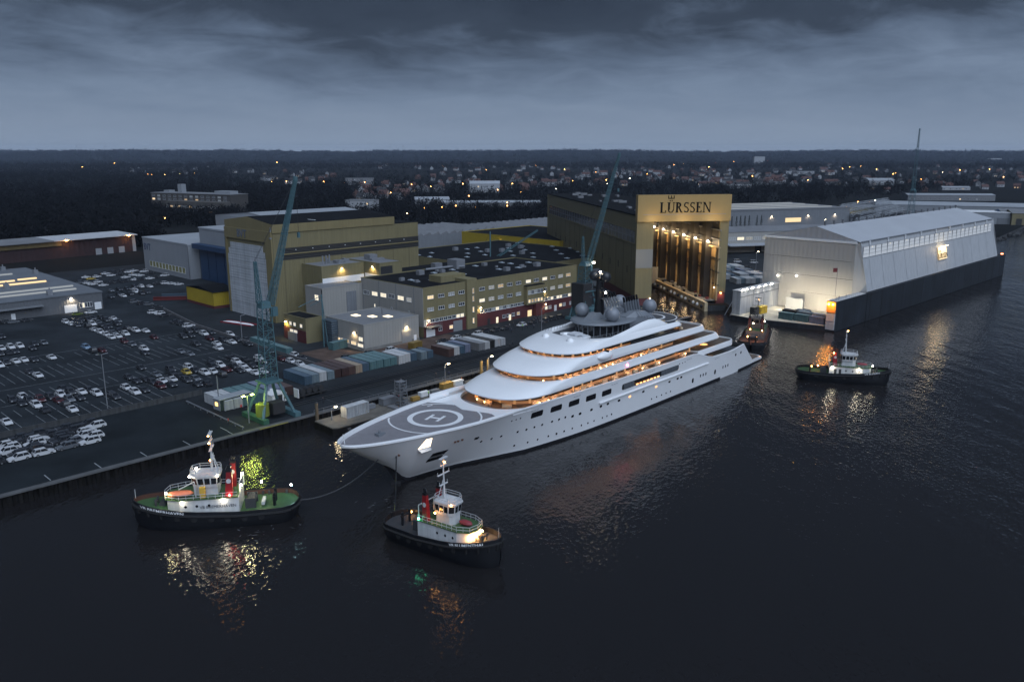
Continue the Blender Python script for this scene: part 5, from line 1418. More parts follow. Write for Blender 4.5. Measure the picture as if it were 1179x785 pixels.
def make_tug(label, px_bow, px_stern, deck_m, name_txt, side_txt=None, opts=()):
    WT = mat('tug_dim_grey', (.10, .095, .095), .6, var=.2) if 'dim' in opts else t_white
    RT = mat('tug_funnel_dim', (.05, .008, .01), .6) if 'dim' in opts else t_red
    b, s_ = P(*px_bow, 1.2), P(*px_stern, 1.2)
    L = math.hypot(b[0] - s_[0], b[1] - s_[1]); ang = math.atan2(b[1] - s_[1], b[0] - s_[0])
    t = thing('tugboat', label, 'tugboat', ((b[0] + s_[0]) / 2, (b[1] + s_[1]) / 2, .75), ang, 'harbour tugs around the yacht')
    k = L / 30.6; t.scale = (k, k, k * (1.2 if 'tall' in opts else 1.0))
    X = [-15.29, -15.1, -14.6, -13.8, -12.5, -11, -8, -4, 0, 3, 6, 9, 11, 12.8, 14, 14.8, 15.24]
    mb = MB()
    def ring(x, sg):
        dk_, w = tug_deck(x), tug_b(x); bw = dk_ + .95
        return [(x * .93, sg * w * .7, -2.6), (x * .965, sg * w * .9, -.6), (x * .99, sg * w * .98, .5), (x, sg * w, dk_ - .2), (x, sg * w, bw), (x * .992, sg * max(0, w - .16), bw), (x * .99, sg * max(0, w - .18), dk_)]
    for sg in (-1, 1):
        rs = [ring(x, sg) for x in X]; mb.loft(rs if sg > 0 else [r[::-1] for r in rs], False)
    mb.build('hull', t_black, t, smooth=True)
    mb = MB()                                                     # inner bulwark, rust-red on some tugs
    for sg in (-1, 1):
        a = [(x * .985, sg * max(0, tug_b(x) - .2), tug_deck(x)) for x in X]; c = [(x * .988, sg * max(0, tug_b(x) - .2), tug_deck(x) + .9) for x in X]
        mb.loft([a, c] if sg > 0 else [c, a], False)
    mb.build('bulwark', t_rust if 'rust' in opts else t_black, t)
    mb = MB(); mb.add([(x * .985, -max(0, tug_b(x) - .2), tug_deck(x) + .01) for x in X] + [(x * .985, max(0, tug_b(x) - .2), tug_deck(x) + .01) for x in X], [(i, i + 1, len(X) + i + 1, len(X) + i) for i in range(len(X) - 1)])
    mb.build('deck', deck_m, t)
    mb = MB()                                                     # heavy rubber fenders
    for sg in (-1, 1):
        mb.path([(x * 1.004, sg * (tug_b(x) + .12), tug_deck(x) + .1) for x in X], .3, 6)
    mb.build('fender_belt', t_fend, t)
    for a in np.linspace(-75, 75, 11):
        mb = MB(); i = 3.6 + 11.7 * math.cos(R(a)); w = tug_b(min(15.2, i)) * (1 if a > 0 else -1); mb.tube((i * .995, w * .99, tug_deck(i) - 1.0), (i + .12, w * 1.02, tug_deck(i) + .3), .3, 7); mb.build('bow_fender', t_fend, t)
    ty = MB(); ty.annulus((0, 0, 0), .22, .55, 12, .14); ty.tube((0, 0, 0), (0, 0, .16), .55, 12); tym = ty.mesh('tyre_fender', t_fend)
    for x in (-8.5, -5.5, -2.5, .5, 3.5, 6.5):
        for sg in (-1, 1):
            o = put('tyre_fender', tym, t, (x, sg * (tug_b(x) + .05), tug_deck(x) - .45)); o.rotation_euler = (R(-90) * sg, 0, 0)
    # deckhouse
    dh = MB()
    pts = [(-4.4, -3.3), (6.2, -3.3), (8.6, -2.2), (9.2, 0), (8.6, 2.2), (6.2, 3.3), (-4.4, 3.3)]
    dh.prism(pts, 1.6, 4.75); h = dh.build('deckhouse', WT, t)
    mb = MB(); mb.prism([(-4.3, -3.5), (6.4, -3.5), (9.0, -2.3), (9.5, 0), (9.0, 2.3), (6.4, 3.5), (-4.3, 3.5)], 4.75, 4.88); mb.build('boat_deck', t_green, t)
    for x in (1.0, 3.2, 5.2):
        for sg in (-1, 1): mb = MB(); mb.tube((x, sg * 3.28, 3.5), (x, sg * 3.34, 3.5), .26, 10); mb.build('porthole', t_glass, h)
    for x in (-2.4, -.9):
        for sg in (-1, 1): mb = MB(); mb.box(x - .4, x + .4, min(sg * 3.28, sg * 3.34), max(sg * 3.28, sg * 3.34), 1.9, 3.9); mb.build('door', t_ddeck if 'darkdoor' in opts else WT, h)
    if side_txt:
        for sg in (-1, 1):
            o = put('lettering', text_mesh(side_txt, .8, t_ddeck, .01), h, (-.6, sg * 3.36, 3.2)); o.rotation_euler = (R(90), 0, 0 if sg < 0 else math.pi)
    rl = MB()
    rp = [(-4.2, -3.4), (6.3, -3.4), (8.9, -2.2), (9.4, 0), (8.9, 2.2), (6.3, 3.4), (-4.2, 3.4)]
    for z in (5.3, 5.85): rl.path([(x, y, z) for x, y in rp], .05, 4)
    for (x0, y0), (x1, y1) in zip(rp, rp[1:]):
        n = max(1, int(math.hypot(x1 - x0, y1 - y0) / 1.2))
        for i in range(n): x, y = x0 + (x1 - x0) * i / n, y0 + (y1 - y0) * i / n; rl.tube((x, y, 4.88), (x, y, 5.85), .045, 4)
    rl.build('boat_deck_rail', WT, t)
    # wheelhouse: lower block, slanted glazed cabin, roof with rail
    mb = MB(); mb.prism([(-.5, -1.6), (3.0, -1.6), (4.0, -.9), (4.0, .9), (3.0, 1.6), (-.5, 1.6)], 4.88, 6.5); mb.build('wheelhouse_base', WT, t)
    lo = [(-.4, -1.85), (2.9, -1.85), (4.0, -1.0), (4.0, 1.0), (2.9, 1.85), (-.4, 1.85), (-.8, 1.0), (-.8, -1.0)]
    up = [(-.6, -2.1), (3.15, -2.1), (4.35, -1.2), (4.35, 1.2), (3.15, 2.1), (-.6, 2.1), (-1.0, 1.1), (-1.0, -1.1)]
    def mixp(f, z): return [(a[0] + (c[0] - a[0]) * f, a[1] + (c[1] - a[1]) * f, z) for a, c in zip(lo, up)]
    mb = MB(); mb.loft([mixp(0, 6.5), mixp(1, 8.7)], True, True, True); wh = mb.build('wheelhouse', WT, t)
    A_, B_ = mixp(.3, 7.16), mixp(.86, 8.4)
    for i in range(8):
        j = (i + 1) % 8; n = 3 if i in (0, 4) else (2 if i == 2 else 1)
        for q in range(n):
            f0, f1 = (q + .1) / n, (q + .9) / n
            c = Vector(((A_[i][0] + A_[j][0]) / 2 - 1.9, (A_[i][1] + A_[j][1]) / 2, 0)).normalized() * .04
            def lp(a, b_, f): return (a[0] + (b_[0] - a[0]) * f + c.x, a[1] + (b_[1] - a[1]) * f + c.y, a[2])
            mb = MB(); mb.add([lp(A_[i], A_[j], f0), lp(A_[i], A_[j], f1), lp(B_[i], B_[j], f1), lp(B_[i], B_[j], f0)], [(0, 1, 2, 3)]); mb.build('window', t_glass, wh)
    mb = MB(); mb.prism([(x * 1.06, y * 1.06) for x, y, z in mixp(1, 0)], 8.7, 8.95); mb.build('wheelhouse_roof', WT, t)
    rl = MB(); rp = [(x, y) for x, y, z in mixp(.9, 0)]; rp.append(rp[0])
    for z in (9.5, 9.95): rl.path([(x, y, z) for x, y in rp], .05, 4)
    for x, y in rp: rl.tube((x, y, 8.95), (x, y, 9.95), .05, 4)
    rl.build('roof_rail', WT, t)
    # funnels with round emblem
    for sg in (-1, 1):
        f = MB(); f.loft([[(-3.3, sg * 2.4 - .6, 4.88), (-1.9, sg * 2.4 - .6, 4.88), (-1.9, sg * 2.4 + .6, 4.88), (-3.3, sg * 2.4 + .6, 4.88)], [(-3.4, sg * 2.3 - .4, 9.6), (-2.4, sg * 2.3 - .4, 9.6), (-2.4, sg * 2.3 + .4, 9.6), (-3.4, sg * 2.3 + .4, 9.6)]], True, False, True)
        fo = f.build('funnel', RT, t)
        mb = MB(); mb.box(-3.35, -2.45, sg * 2.3 - .38, sg * 2.3 + .38, 9.6, 10.1); mb.tube((-2.9, sg * 2.3, 10), (-3.3, sg * 2.3, 10.9), .2, 8); mb.tube((-2.4, sg * 2.3, 10), (-2.8, sg * 2.3, 10.9), .2, 8); mb.build('funnel_top', t_black, fo)
        for s2 in (-1, 1): mb = MB(); yy = sg * 2.35 + s2 * .5; mb.tube((-2.75, yy, 7.9), (-2.75, yy + s2 * .06, 7.9), .45, 14); mb.build('funnel_emblem', WT, fo)
    # mast
    mb = MB(); mb.tube((.6, 0, 8.9), (.3, 0, 16.4), .26, 8, .12); mb.tube((-.6, -.9, 8.9), (.4, 0, 12.8), .1, 5); mb.tube((-.6, .9, 8.9), (.4, 0, 12.8), .1, 5); m_ = mb.build('mast', WT, t)
    mb = MB()
    for z, w in ((11.6, 1.3), (13.6, 1.9), (15.2, 1.0)): mb.box(.15, .55, -w, w, z, z + .12); mb.tube((.35, -w, z), (.35, -w, z + .7), .05, 4); mb.tube((.35, w, z), (.35, w, z + .7), .05, 4)
    mb.box(.1, .7, -1.2, 1.2, 16.5, 16.7); mb.tube((.4, 0, 16.3), (.4, 0, 17.3), .05, 5); mb.build('mast_yard', WT, m_)
    for z, gg in (opts_l(opts)):
        mb = MB(); mb.ball((.75, 0, z), .17, 7, 5); mb.build('mast_lamp', gg, m_)
    # aft: winch, tow post, gob eye, H-bitt on the bow
    mb = MB(); mb.tube((-6.2, -1.3, 2.7), (-6.2, 1.3, 2.7), .95, 14); mb.box(-7.2, -5.2, -1.7, -1.35, 1.6, 3.6); mb.box(-7.2, -5.2, 1.35, 1.7, 1.6, 3.6); mb.build('towing_winch', t_ddeck, t)
    mb = MB(); mb.tube((-10.6, -1.2, 1.6), (-10.6, -1.2, 4.2), .3, 8); mb.tube((-10.6, 1.2, 1.6), (-10.6, 1.2, 4.2), .3, 8); mb.tube((-10.6, -1.6, 3.5), (-10.6, 1.6, 3.5), .22, 8); mb.build('tow_bitt', t_black, t)
    mb = MB(); mb.path([(-4.6, -2.6, 4.9), (-4.6, -2.6, 7.4), (-4.6, 2.6, 7.4), (-4.6, 2.6, 4.9)], .12, 6); mb.tube((-4.6, 0, 7.4), (-4.6, 0, 8.4), .08, 5); mb.build('tow_gantry', WT, t)
    mb = MB(); mb.tube((11.0, -.9, 2.8), (11.0, -.9, 4.4), .22, 8); mb.tube((11.0, .9, 2.8), (11.0, .9, 4.4), .22, 8); mb.tube((11, -1.3, 4.0), (11, 1.3, 4.0), .18, 8); mb.tube((9.9, -.8, 3.3), (9.9, .8, 3.3), .6, 10); mb.build('bow_winch', t_ddeck, t)
    mb = MB(); mb.tube((14.7, 0, 4.6), (14.7, 0, 6.4), .06, 5); mb.build('jackstaff', WT, t)
    for x in (-9, -7.8, -12.4, 4.4, 9.4): mb = MB(); mb.box(x - .2, x + .2, -tug_b(x) + .25, -tug_b(x) + .7, tug_deck(x), tug_deck(x) + .7); mb.build('bollard', t_ddeck, t)
    if 'boat' in opts:
        rings = []
        for i in range(9):
            f = -1 + i / 4; w = math.sqrt(max(.03, 1 - abs(f) ** 3))
            rings.append([(6.3 + 2.4 * f, 1.8 + w * .95 * math.cos(2 * math.pi * q / 10), 5.65 + (.55 * w) * math.sin(2 * math.pi * q / 10)) for q in range(10)])
        mb = MB(); mb.loft(rings, True, True, True); mb.build('rescue_boat', t_orange, t, smooth=True)
        mb = MB(); mb.box(1.6, 2.6, 2.1, 3.0, 4.9, 6.9); mb.build('engine_cover', mat('tug_yellow', (.6, .36, .05), .6), t)
        mb = MB(); mb.tube((3.4, 2.4, 5), (3.5, 2.3, 8.0), .12, 6); mb.tube((3.5, 2.3, 8.0), (6.4, 2.2, 6.6), .1, 6); mb.build('davit', WT, t)
        mb = MB(); mb.box(-8.8, -8.2, -1.4, 1.4, 2, 2.6); mb.build('deck_locker', WT, t)
    else:
        rings = []
        for i in range(7):
            f = -1 + i / 3; w = math.sqrt(max(.03, 1 - abs(f) ** 3)); rings.append([(6.2 + 1.7 * f, w * .8 * math.cos(2 * math.pi * q / 8), 5.5 + .5 * w * math.sin(2 * math.pi * q / 8)) for q in range(8)])
        mb = MB(); mb.loft(rings, True, True, True); mb.build('life_raft', mat('raft_cover_red', (.22, .03, .04), .6), t, smooth=True)
    # name on both bows and the stern
    if name_txt:
        for sg in (-1, 1):
            me = text_mesh(name_txt, .98, t_name, .012, .012)
            for v in me.vertices:                                  # wrap the letters round the flared bow
                x = 9.3 + v.co.x if sg < 0 else 9.3 - v.co.x
                z = v.co.y
                y = sg * (tug_b(x) + .08 + v.co.z)
                zz = tug_deck(x) + .5 + z * .8
                v.co = (x, y, zz)
            put('bow_name', me, t)
    return t, k


def opts_l(opts):
    o = [o for o in opts if isinstance(o, list)]
    return o[0] if o else []


def tug_lamps(t, lst):
    for x, y, z, gg, p, col in lst:
        mb = MB(); mb.ball((x, y, z), .2, 7, 5); mb.build('deck_light', gg, t)
        if p: lamp(t, (x, y + (-.5 if y < -1 else .5 if y > 1 else 0), z - .45), p * .28, col, .15)


WC, OC = (1, .86, .62), (1, .5, .16)
tA, _ = make_tug('black and white tug with green decks and orange rescue boat, left of the yacht bow', (155, 597), (346, 583), t_green, 'VB BREMERHAVEN', 'VB BREMERHAVEN', ('boat', 'rust', [(16.1, g_to), (14.6, g_to), (11.2, g_to)]))
tug_lamps(tA, [(5.8, 3.55, 4.5, g_tw, 60, WC), (-1.6, 3.55, 4.5, g_tw, 60, WC), (3.8, -1.8, 9.1, g_tw, 40, WC), (4.3, 2.1, 9.0, g_tw, 50, WC), (-.7, 2.2, 8.9, g_tw, 50, WC), (-4.9, 0, 8.2, g_tw, 520, (1, .9, .42)), (-13.6, -1.8, 4.4, g_tb, 60, (.6, .95, 1)),
                 (-2.8, 3.4, 5.3, g_tr, 0, 0), (-8, -2.0, 5.4, g_tw, 260, (1, .9, .42)), (8.6, 2.6, 6.2, g_tw, 200, (1, .9, .42)), (-4.9, 2.4, 6.8, g_tw, 200, (1, .9, .42))])
tB, _ = make_tug('black and white tug in front of the yacht with its foredeck glowing orange', (577, 645), (450, 603), t_ddeck, 'VB BLUMENTHAL', None, ('tall', [(15.9, g_to)],))
tug_lamps(tB, [(9.6, 1.2, 4.3, g_tob, 700, (1, .5, .17)), (9.7, -1.0, 4.2, g_tob, 500, (1, .5, .17)), (8.9, -2.2, 4.0, g_tob, 200, (1, .5, .17)), (3.9, -2.0, 8.9, g_to, 30, OC), (.2, -2.9, 7.0, g_to, 60, OC), (-3.9, -3.5, 5.2, g_tg, 0, 0), (-5.4, 1.5, 4.6, g_to, 60, OC), (-12, 3.4, 2.6, g_to, 20, OC)])
tC, _ = make_tug('tug lying off the floating dock with bright white deckhouse lamps', (1024, 438), (916, 429), t_green, 'VB BLEXEN', None, ('darkdoor', [(16.9, g_to)]))
tug_lamps(tC, [(-3.4, -3.5, 4.6, g_tw, 150, WC), (5.2, -3.5, 4.4, g_tw, 150, WC), (9.5, -1.2, 5.4, g_tw, 110, WC), (-3.3, -2.9, 9.4, g_to, 20, OC), (-8, 1.5, 3.4, g_to, 30, OC), (-10.2, -1, 3.6, g_to, 20, OC)])
tD, _ = make_tug('dark tug seen from astern pushing behind the yacht stern, lit red', (875.5, 382), (864, 401), t_rust, None, None, ('rust', 'dim', [(15.9, g_to)]))
tug_lamps(tD, [(-5.6, 1.6, 5.6, g_to, 40, (1, .4, .15)), (-4.8, -2.6, 5.2, g_to, 40, (1, .4, .15)), (-4.4, .8, 7.6, g_tw, 16, WC), (-9, 2.0, 3.4, g_to, 20, OC), (-9, -1.2, 3.4, g_to, 20, OC), (-3.5, -3.2, 8.6, g_tw, 12, WC)])
# tow lines
def rope(name, label, a, b, sag, r=.13):
    mb = MB(); n = 12
    pts = [tuple(Vector(a).lerp(Vector(b), i / n) - Vector((0, 0, sag * 4 * (i / n) * (1 - i / n)))) for i in range(n + 1)]
    mb.path(pts, r, 6); return tag(mb.build(name, t_black), label, 'rope')
def y2w(u, v, z):
    return (yb[0] + u * math.cos(YH) + v * math.sin(YH), yb[1] + u * math.sin(YH) - v * math.cos(YH), z)
bp_ = P(346, 583, 1.2)
rope('tow_line', 'dark tow rope sagging from the yacht bow to the green-decked tug', y2w(-9, 3.4, 8.4), (bp_[0], bp_[1], 2.6), 2.0)
bq = P(452, 600, 1.2)
rope('tow_line', 'dark tow rope from the yacht bow down to the front tug', y2w(-4.4, 3.6, 8.3), (bq[0] + .6, bq[1] - .4, 3.0), .6)

# ------------------------------------------------------------------ cranes
c_teal = mat('crane_teal', (.062, .128, .148), .5, var=.15)
c_green = mat('crane_green', (.035, .10, .06), .5, var=.15)
g_dim = glow('crane_work_lamp', (1, .92, .75), 16)


def crane(label, a, b, legs_h, tower_h, tw, tip_px, tip_off, extra=()):
    x, y = yw(a, b)
    t = thing('harbour_crane', label, 'crane', (x, y, 2.5), YA, 'luffing harbour cranes of the yard')
    for sx in (-1, 1):
        for sy in (-1, 1):
            mb = MB(); mb.tube((sx * 4.6, sy * 4.0, .8), (sx * tw * .5, sy * tw * .5, legs_h), .42, 6); mb.build('portal_leg', c_teal, t)
        mb = MB(); mb.box(sx * 4.6 - .8, sx * 4.6 + .8, -5.6, 5.6, .1, 1.3); mb.build('bogie_beam', c_green if 'green' in extra and sx < 0 else c_teal, t)
    mb = MB(); mb.box(-tw * .75, tw * .75, -tw * .75, tw * .75, legs_h, legs_h + .5); mb.build('platform', c_teal, t)
    mb = MB(); mb.lattice((0, 0, legs_h + .5), (0, 0, tower_h), tw, tw * .75, 10, .15, .08, up=(1, 0, 0)); mb.build('tower', c_teal, t)
    mb = MB(); mb.loft([[(-tw * .4, -tw * .4, tower_h), (tw * .4, -tw * .4, tower_h), (tw * .4, tw * .4, tower_h), (-tw * .4, tw * .4, tower_h)], [(-1.2, -1.2, tower_h + 1.6), (1.2, -1.2, tower_h + 1.6), (1.2, 1.2, tower_h + 1.6), (-1.2, 1.2, tower_h + 1.6)]], True, True, True); mb.build('slewing_head', c_teal, t)
    mb = MB(); mb.box(1.4, 2.8, -1.9, -.5, tower_h - 2.2, tower_h + .1); mb.build('cab', c_teal, t)
    mb = MB(); mb.lattice((-1.2, 0, tower_h + 1.4), (-1.6, 0, tower_h + 12), 1.1, .5, 7, .12, .07, up=(0, 1, 0)); mb.build('gantry_mast', c_teal, t)
    # jib tip: given by where it shows against the sky
    tx, ty = x + tip_off[0], y + tip_off[1]
    v = tip_px[1] - PH / 2; yc = ty; kk = v / FOC
    # height that puts the tip on that row
    zt_ = CAM_H + yc * (-(SN + kk * CS)) / (CS - kk * SN)
    tx = (tip_px[0] - PW / 2) / FOC * (yc * CS - (zt_ - CAM_H) * SN)
    dx, dy = tx - x, ty - y
    lx, ly = dx * math.cos(-YA) - dy * math.sin(-YA), dx * math.sin(-YA) + dy * math.cos(-YA)
    tip = (lx, ly, zt_ - 2.5)
    mb = MB(); d = Vector((lx, ly, 0)).normalized(); root = (d.x * 1.8, d.y * 1.8, tower_h + 1.6)
    for sg in (-1, 1):
        mb = MB(); o_ = 1.25
        mb.lattice((root[0] - d.y * sg * o_, root[1] + d.x * sg * o_, root[2] - 1.0), (tip[0] - d.y * sg * .3, tip[1] + d.x * sg * .3, tip[2]), .7, .45, 26, .1, .045, up=(-d.y, d.x, 0)); mb.build('jib', c_teal, t)
    mb = MB()
    for q in range(1, 9):
        f = q / 9.5; w_ = o_ * (1 - f) + .3 * f; c_ = [root[i_] + (tip[i_] - root[i_]) * f for i_ in range(3)]
        mb.tube((c_[0] - d.y * w_, c_[1] + d.x * w_, c_[2]), (c_[0] + d.y * w_, c_[1] - d.x * w_, c_[2]), .08, 4)
    mb.build('jib_brace', c_teal, t)
    mb = MB(); mb.tube((-1.6, 0, tower_h + 12), tip, .04, 4); mb.tube((-1.6, .5, tower_h + 12), tip, .04, 4); mb.tube(tip, (tip[0], tip[1], tip[2] - 14), .05, 4); mb.build('hoist_rope', m_dark, t)
    mb = MB(); mb.tube((tip[0], tip[1], tip[2] - .6), (tip[0], tip[1], tip[2] + .6), .6, 8); mb.box(tip[0] - .3, tip[0] + .3, tip[1] - .3, tip[1] + .3, tip[2] - 15, tip[2] - 13.6); mb.build('jib_head', c_teal, t)
    return t


cr = crane('teal lattice harbour crane with green feet standing on the near quay', -6.5, 6.4, 9.5, 29.0, 3.4, (340, 206), (9, 8), ('green',))
mb = MB(); mb.tube((-3.4, -1.8, 1.4), (-3.4, -1.8, 4.6), 1.7, 14); mb.build('cable_drum', mat('drum_yellow_green', (.16, .19, .03), .7), cr)
mb = MB(); mb.box(-1.2, 2.2, -3.4, -.4, 1.4, 4.4); mb.build('drive_house', m_dark, cr)
cr2 = crane('teal harbour crane with long raked jib in front of the ochre dock hall', 150, 28, 12, 22.5, 4.6, (713, 178), (14, 10), ('wide',))
mb = MB(); mb.box(-4.6, 1.0, -3.2, 3.2, 6, 15.5); mb.build('cab_block', m_dark, cr2)
mb = MB(); mb.box(-3, 6, -6, 4, 1.0, 5.5); mb.build('base_house', c_teal, cr2)
mb = MB(); mb.ball((2.8, -2.4, 23.6), .45, 8, 6); mb.build('work_lamp', g_dim, cr2)
a_, b_ = ab(1046, 268)
cr3 = crane('far teal crane rising behind the roof of the floating dock', a_, b_, 12, 36, 4.6, (1059, 149), (8, 10))
# derrick behind the hall
t = ybuild('derrick', 'slender teal derrick with slanting boom among the dark workshop roofs', 186, 120, 'crane')
mb = MB(); mb.tube((0, 0, 0), (0, 0, 28), .35, 8); mb.build('post', c_teal, t)
mb = MB(); mb.lattice((.3, 0, 12.5), (30, -6, 27), 1.1, .6, 14, .1, .06); mb.build('boom', c_teal, t)
mb = MB(); mb.tube((0, 0, 28), (30, -6, 27), .05, 4); mb.tube((0, 0, 28), (-4, 6, 12), .06, 4); mb.build('stay', m_dark, t)
t = ybuild('small_davit_crane', 'thin teal A-frame crane beside the low beige workshop', 47.2, 63.5, 'crane')
mb = MB(); mb.tube((0, 0, 0), (0, 0, 19), .22, 6); mb.tube((1.6, 0, 0), (0, 0, 19), .16, 6); mb.build('mast', c_teal, t)
mb = MB(); mb.tube((0, 0, 18.6), (-7, 4, 14.8), .14, 6); mb.tube((0, 0, 17), (-3.5, 2, 15), .1, 5); mb.build('arm', c_teal, t)

# ------------------------------------------------------------------ containers
CC = {'teal': (.065, .13, .14), 'blue': (.042, .075, .11), 'white': (.36, .37, .38), 'grey': (.16, .165, .175), 'dark brown': (.035, .017, .017), 'brown': (.06, .034, .031), 'tan': (.24, .19, .14), 'black': (.012, .012, .013), 'pale blue': (.115, .155, .18), 'slate blue': (.12, .14, .20), 'yellow': (.55, .36, .03), 'mustard': (.17, .11, .025), 'light grey': (.33, .34, .35)}
_cm = {}


def container(a, b, colr, label, L=12.19, rz=0.0, z=2.5, h=2.7, world=None, group=None):
    key = (colr, L, h)
    if key not in _cm:
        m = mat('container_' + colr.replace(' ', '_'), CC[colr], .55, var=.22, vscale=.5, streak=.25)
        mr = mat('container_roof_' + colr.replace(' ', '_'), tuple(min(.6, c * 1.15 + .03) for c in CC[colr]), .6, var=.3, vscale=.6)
        bm = MB(); W = 2.44
        prof = []                                              # folded steel sides
        n = int(L / .55)
        for sg in (-1, 1):
            pts = []
            for i in range(n):
                x = .12 + (L - .24) * i / n; e = (L - .24) / n
                pts += [(x, sg * (W / 2 - .02)), (x + e * .35, sg * (W / 2 - .02)), (x + e * .5, sg * (W / 2 - .1)), (x + e * .85, sg * (W / 2 - .1))]
            pts.append((L - .12, sg * (W / 2 - .02)))
            bm.loft([[(x, y, .16) for x, y in pts], [(x, y, h - .14) for x, y in pts]] if sg < 0 else [[(x, y, h - .14) for x, y in pts], [(x, y, .16) for x, y in pts]], False)
        bm.box(.1, L - .1, -W / 2 + .1, W / 2 - .1, .1, h - .06)
        for x in (0, L - .14):
            for y in (-W / 2, W / 2 - .14): bm.box(x, x + .14, y, y + .14, 0, h)
        for z_ in (0, h - .14):
            for y in (-W / 2, W / 2 - .12): bm.box(.14, L - .14, y, y + .12, z_, z_ + .14)
        rm = MB(); rm.box(.1, L - .1, -W / 2 + .12, W / 2 - .12, h - .05, h + .01)
        dm_ = MB(); dm_.box(-.05, 0, -.55, .55, .12, h - .12); dm_.box(-.1, -.05, -.2, -.12, .15, h - .15); dm_.box(-.1, -.05, .15, .23, .15, h - .15)
        _cm[key] = (bm.mesh('body', m), rm.mesh('roof_panel', mr), dm_.mesh('door_leaf', m))
    bme, rme, dme_ = _cm[key]
    loc = world if world else (*yw(a, b), z)
    t = thing('shipping_container', label, 'container', loc, YA + rz if not world else rz, group)
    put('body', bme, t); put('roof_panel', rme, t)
    for y in (-.58, .58): put('door_leaf', dme_, t, (.1, y, 0))
    return t


def crow(cols, a0, b, step, where, group, L=12.19, rz=R(90)):
    cnt = {}
    for i, c in enumerate(cols):
        if c is None: continue
        cnt[c] = cnt.get(c, 0) + 1
    seen = {}
    for i, c in enumerate(cols):
        if c is None: continue
        seen[c] = seen.get(c, 0) + 1
        lab = ('%s container %s' % (c, where)) if cnt[c] == 1 else ('%s %s container from the left %s' % (ORD[seen[c] - 1], c, where))
        container(a0 + i * step, b + rnd.uniform(-.25, .25), c, lab, L=L, rz=rz, group=group, h=2.7 + (.25 if c in ('slate blue', 'white') else 0))


crow(['light grey', 'light grey', 'teal', 'teal', 'teal', 'slate blue', 'slate blue', 'brown'], -11.6, 19.3, 2.62, 'in the block beside the crane foot', 'containers beside the crane')
crow(['blue', 'pale blue', 'white', 'pale blue', 'dark brown', 'dark brown', 'brown', 'tan', 'blue'], 16.6, 25.2, 2.62, 'in the long quay row nearest the crane', 'containers in the long quay row')
crow(['teal', 'teal', 'teal', 'teal'], 40.6, 25.2, 2.62, 'in the four in the middle of the quay row', 'containers in the long quay row')
crow(['white', 'white', 'blue'], 51.4, 24.6, 2.62, 'in the quay row below the low workshop', 'containers in the long quay row', L=9.2)
crow(['pale blue', 'blue'], 60.2, 23.6, 2.62, 'in the pair at the end of the quay row', 'containers in the long quay row', L=6.06)
crow(['brown', 'white', 'blue', 'slate blue'], 69.2, 20.2, 2.62, 'in the short block below the office corner', 'containers below the offices', L=9.2)
crow(['grey', 'light grey', 'black', 'white', 'light grey'], 82.5, 19.0, 2.62, 'in the block beside the waiting crowd', 'containers below the offices')
container(31.6, 60.6, 'teal', 'teal container lying lengthways against the car park wall, nearer one', rz=R(90))
container(32.2, 74.0, 'teal', 'teal container lying lengthways against the car park wall, farther one', rz=R(90))
a_, b_ = ab(384, 404); container(a_, b_ + 1.6, 'teal', 'pale teal container on the brick forecourt of the low workshop', L=12.19, rz=R(8))
a_, b_ = ab(473, 402); container(a_, b_, 'mustard', 'small mustard yellow skip container before the office corner', L=5.0, rz=R(12), h=2.3)
a_, b_ = ab(396, 479); wx, wy = yw(a_, b_)
container(0, 0, 'white', 'single white container standing on the pontoon beside the yacht', L=7.6, world=(wx, wy, 1.99), rz=YA + R(4), h=3.0)
a_, b_ = ab(255, 473)
t = thing('site_cabin', 'dark green site cabin with white end wall and lit window on the apron', 'cabin', (*yw(a_ - .4, b_ - .4), 2.5), YA + R(6))
mb = MB(); mb.box(0, 9.5, 0, 3.2, .15, 3.1); mb.build('wall', mat('cabin_dark_green', (.018, .03, .026), .6, var=.2), t)
mb = MB(); mb.box(-.08, 0, 0, 3.2, .15, 3.1); mb.build('end_wall', m_grey, t)
mb = MB(); mb.box(-.2, 9.7, -.2, 3.4, 3.1, 3.3); mb.build('roof', m_lroof, t)
mb = MB(); mb.box(-.14, -.08, 1.0, 2.2, 1.3, 2.3); mb.build('window', glow('cabin_window', (1, .55, .16), 1.6), t)
mb = MB(); mb.box(5.8, 6.9, -.06, 0, 1.5, 2.4); mb.build('notice_board', m_white, t)
mb = MB(); mb.tube((1.5, 3.0, 3.3), (1.5, 3.0, 9.0), .16, 6); mb.build('flue', m_steel, t)
a_, b_ = ab(322, 463)
t = thing('white_tent', 'small white tent with dark openings beside the crane tower', 'tent', (*yw(a_, b_), 2.5), YA)
mb = MB(); mb.box(-2.2, 2.2, 0, 4, 0, 2.3); mb.build('side_sheet', m_white, t)
mb = MB(); mb.loft([[(-2.4, -.2, 2.3), (0, -.2, 3.2), (2.4, -.2, 2.3)], [(-2.4, 4.2, 2.3), (0, 4.2, 3.2), (2.4, 4.2, 2.3)]], False); mb.add([(-2.4, -.2, 2.3), (2.4, -.2, 2.3), (0, -.2, 3.2)], [(0, 1, 2)]); mb.build('roof_sheet', m_white, t)
mb = MB(); mb.box(-.9, .9, -.05, -.01, 0, 2.1); mb.build('opening', m_dark, t)
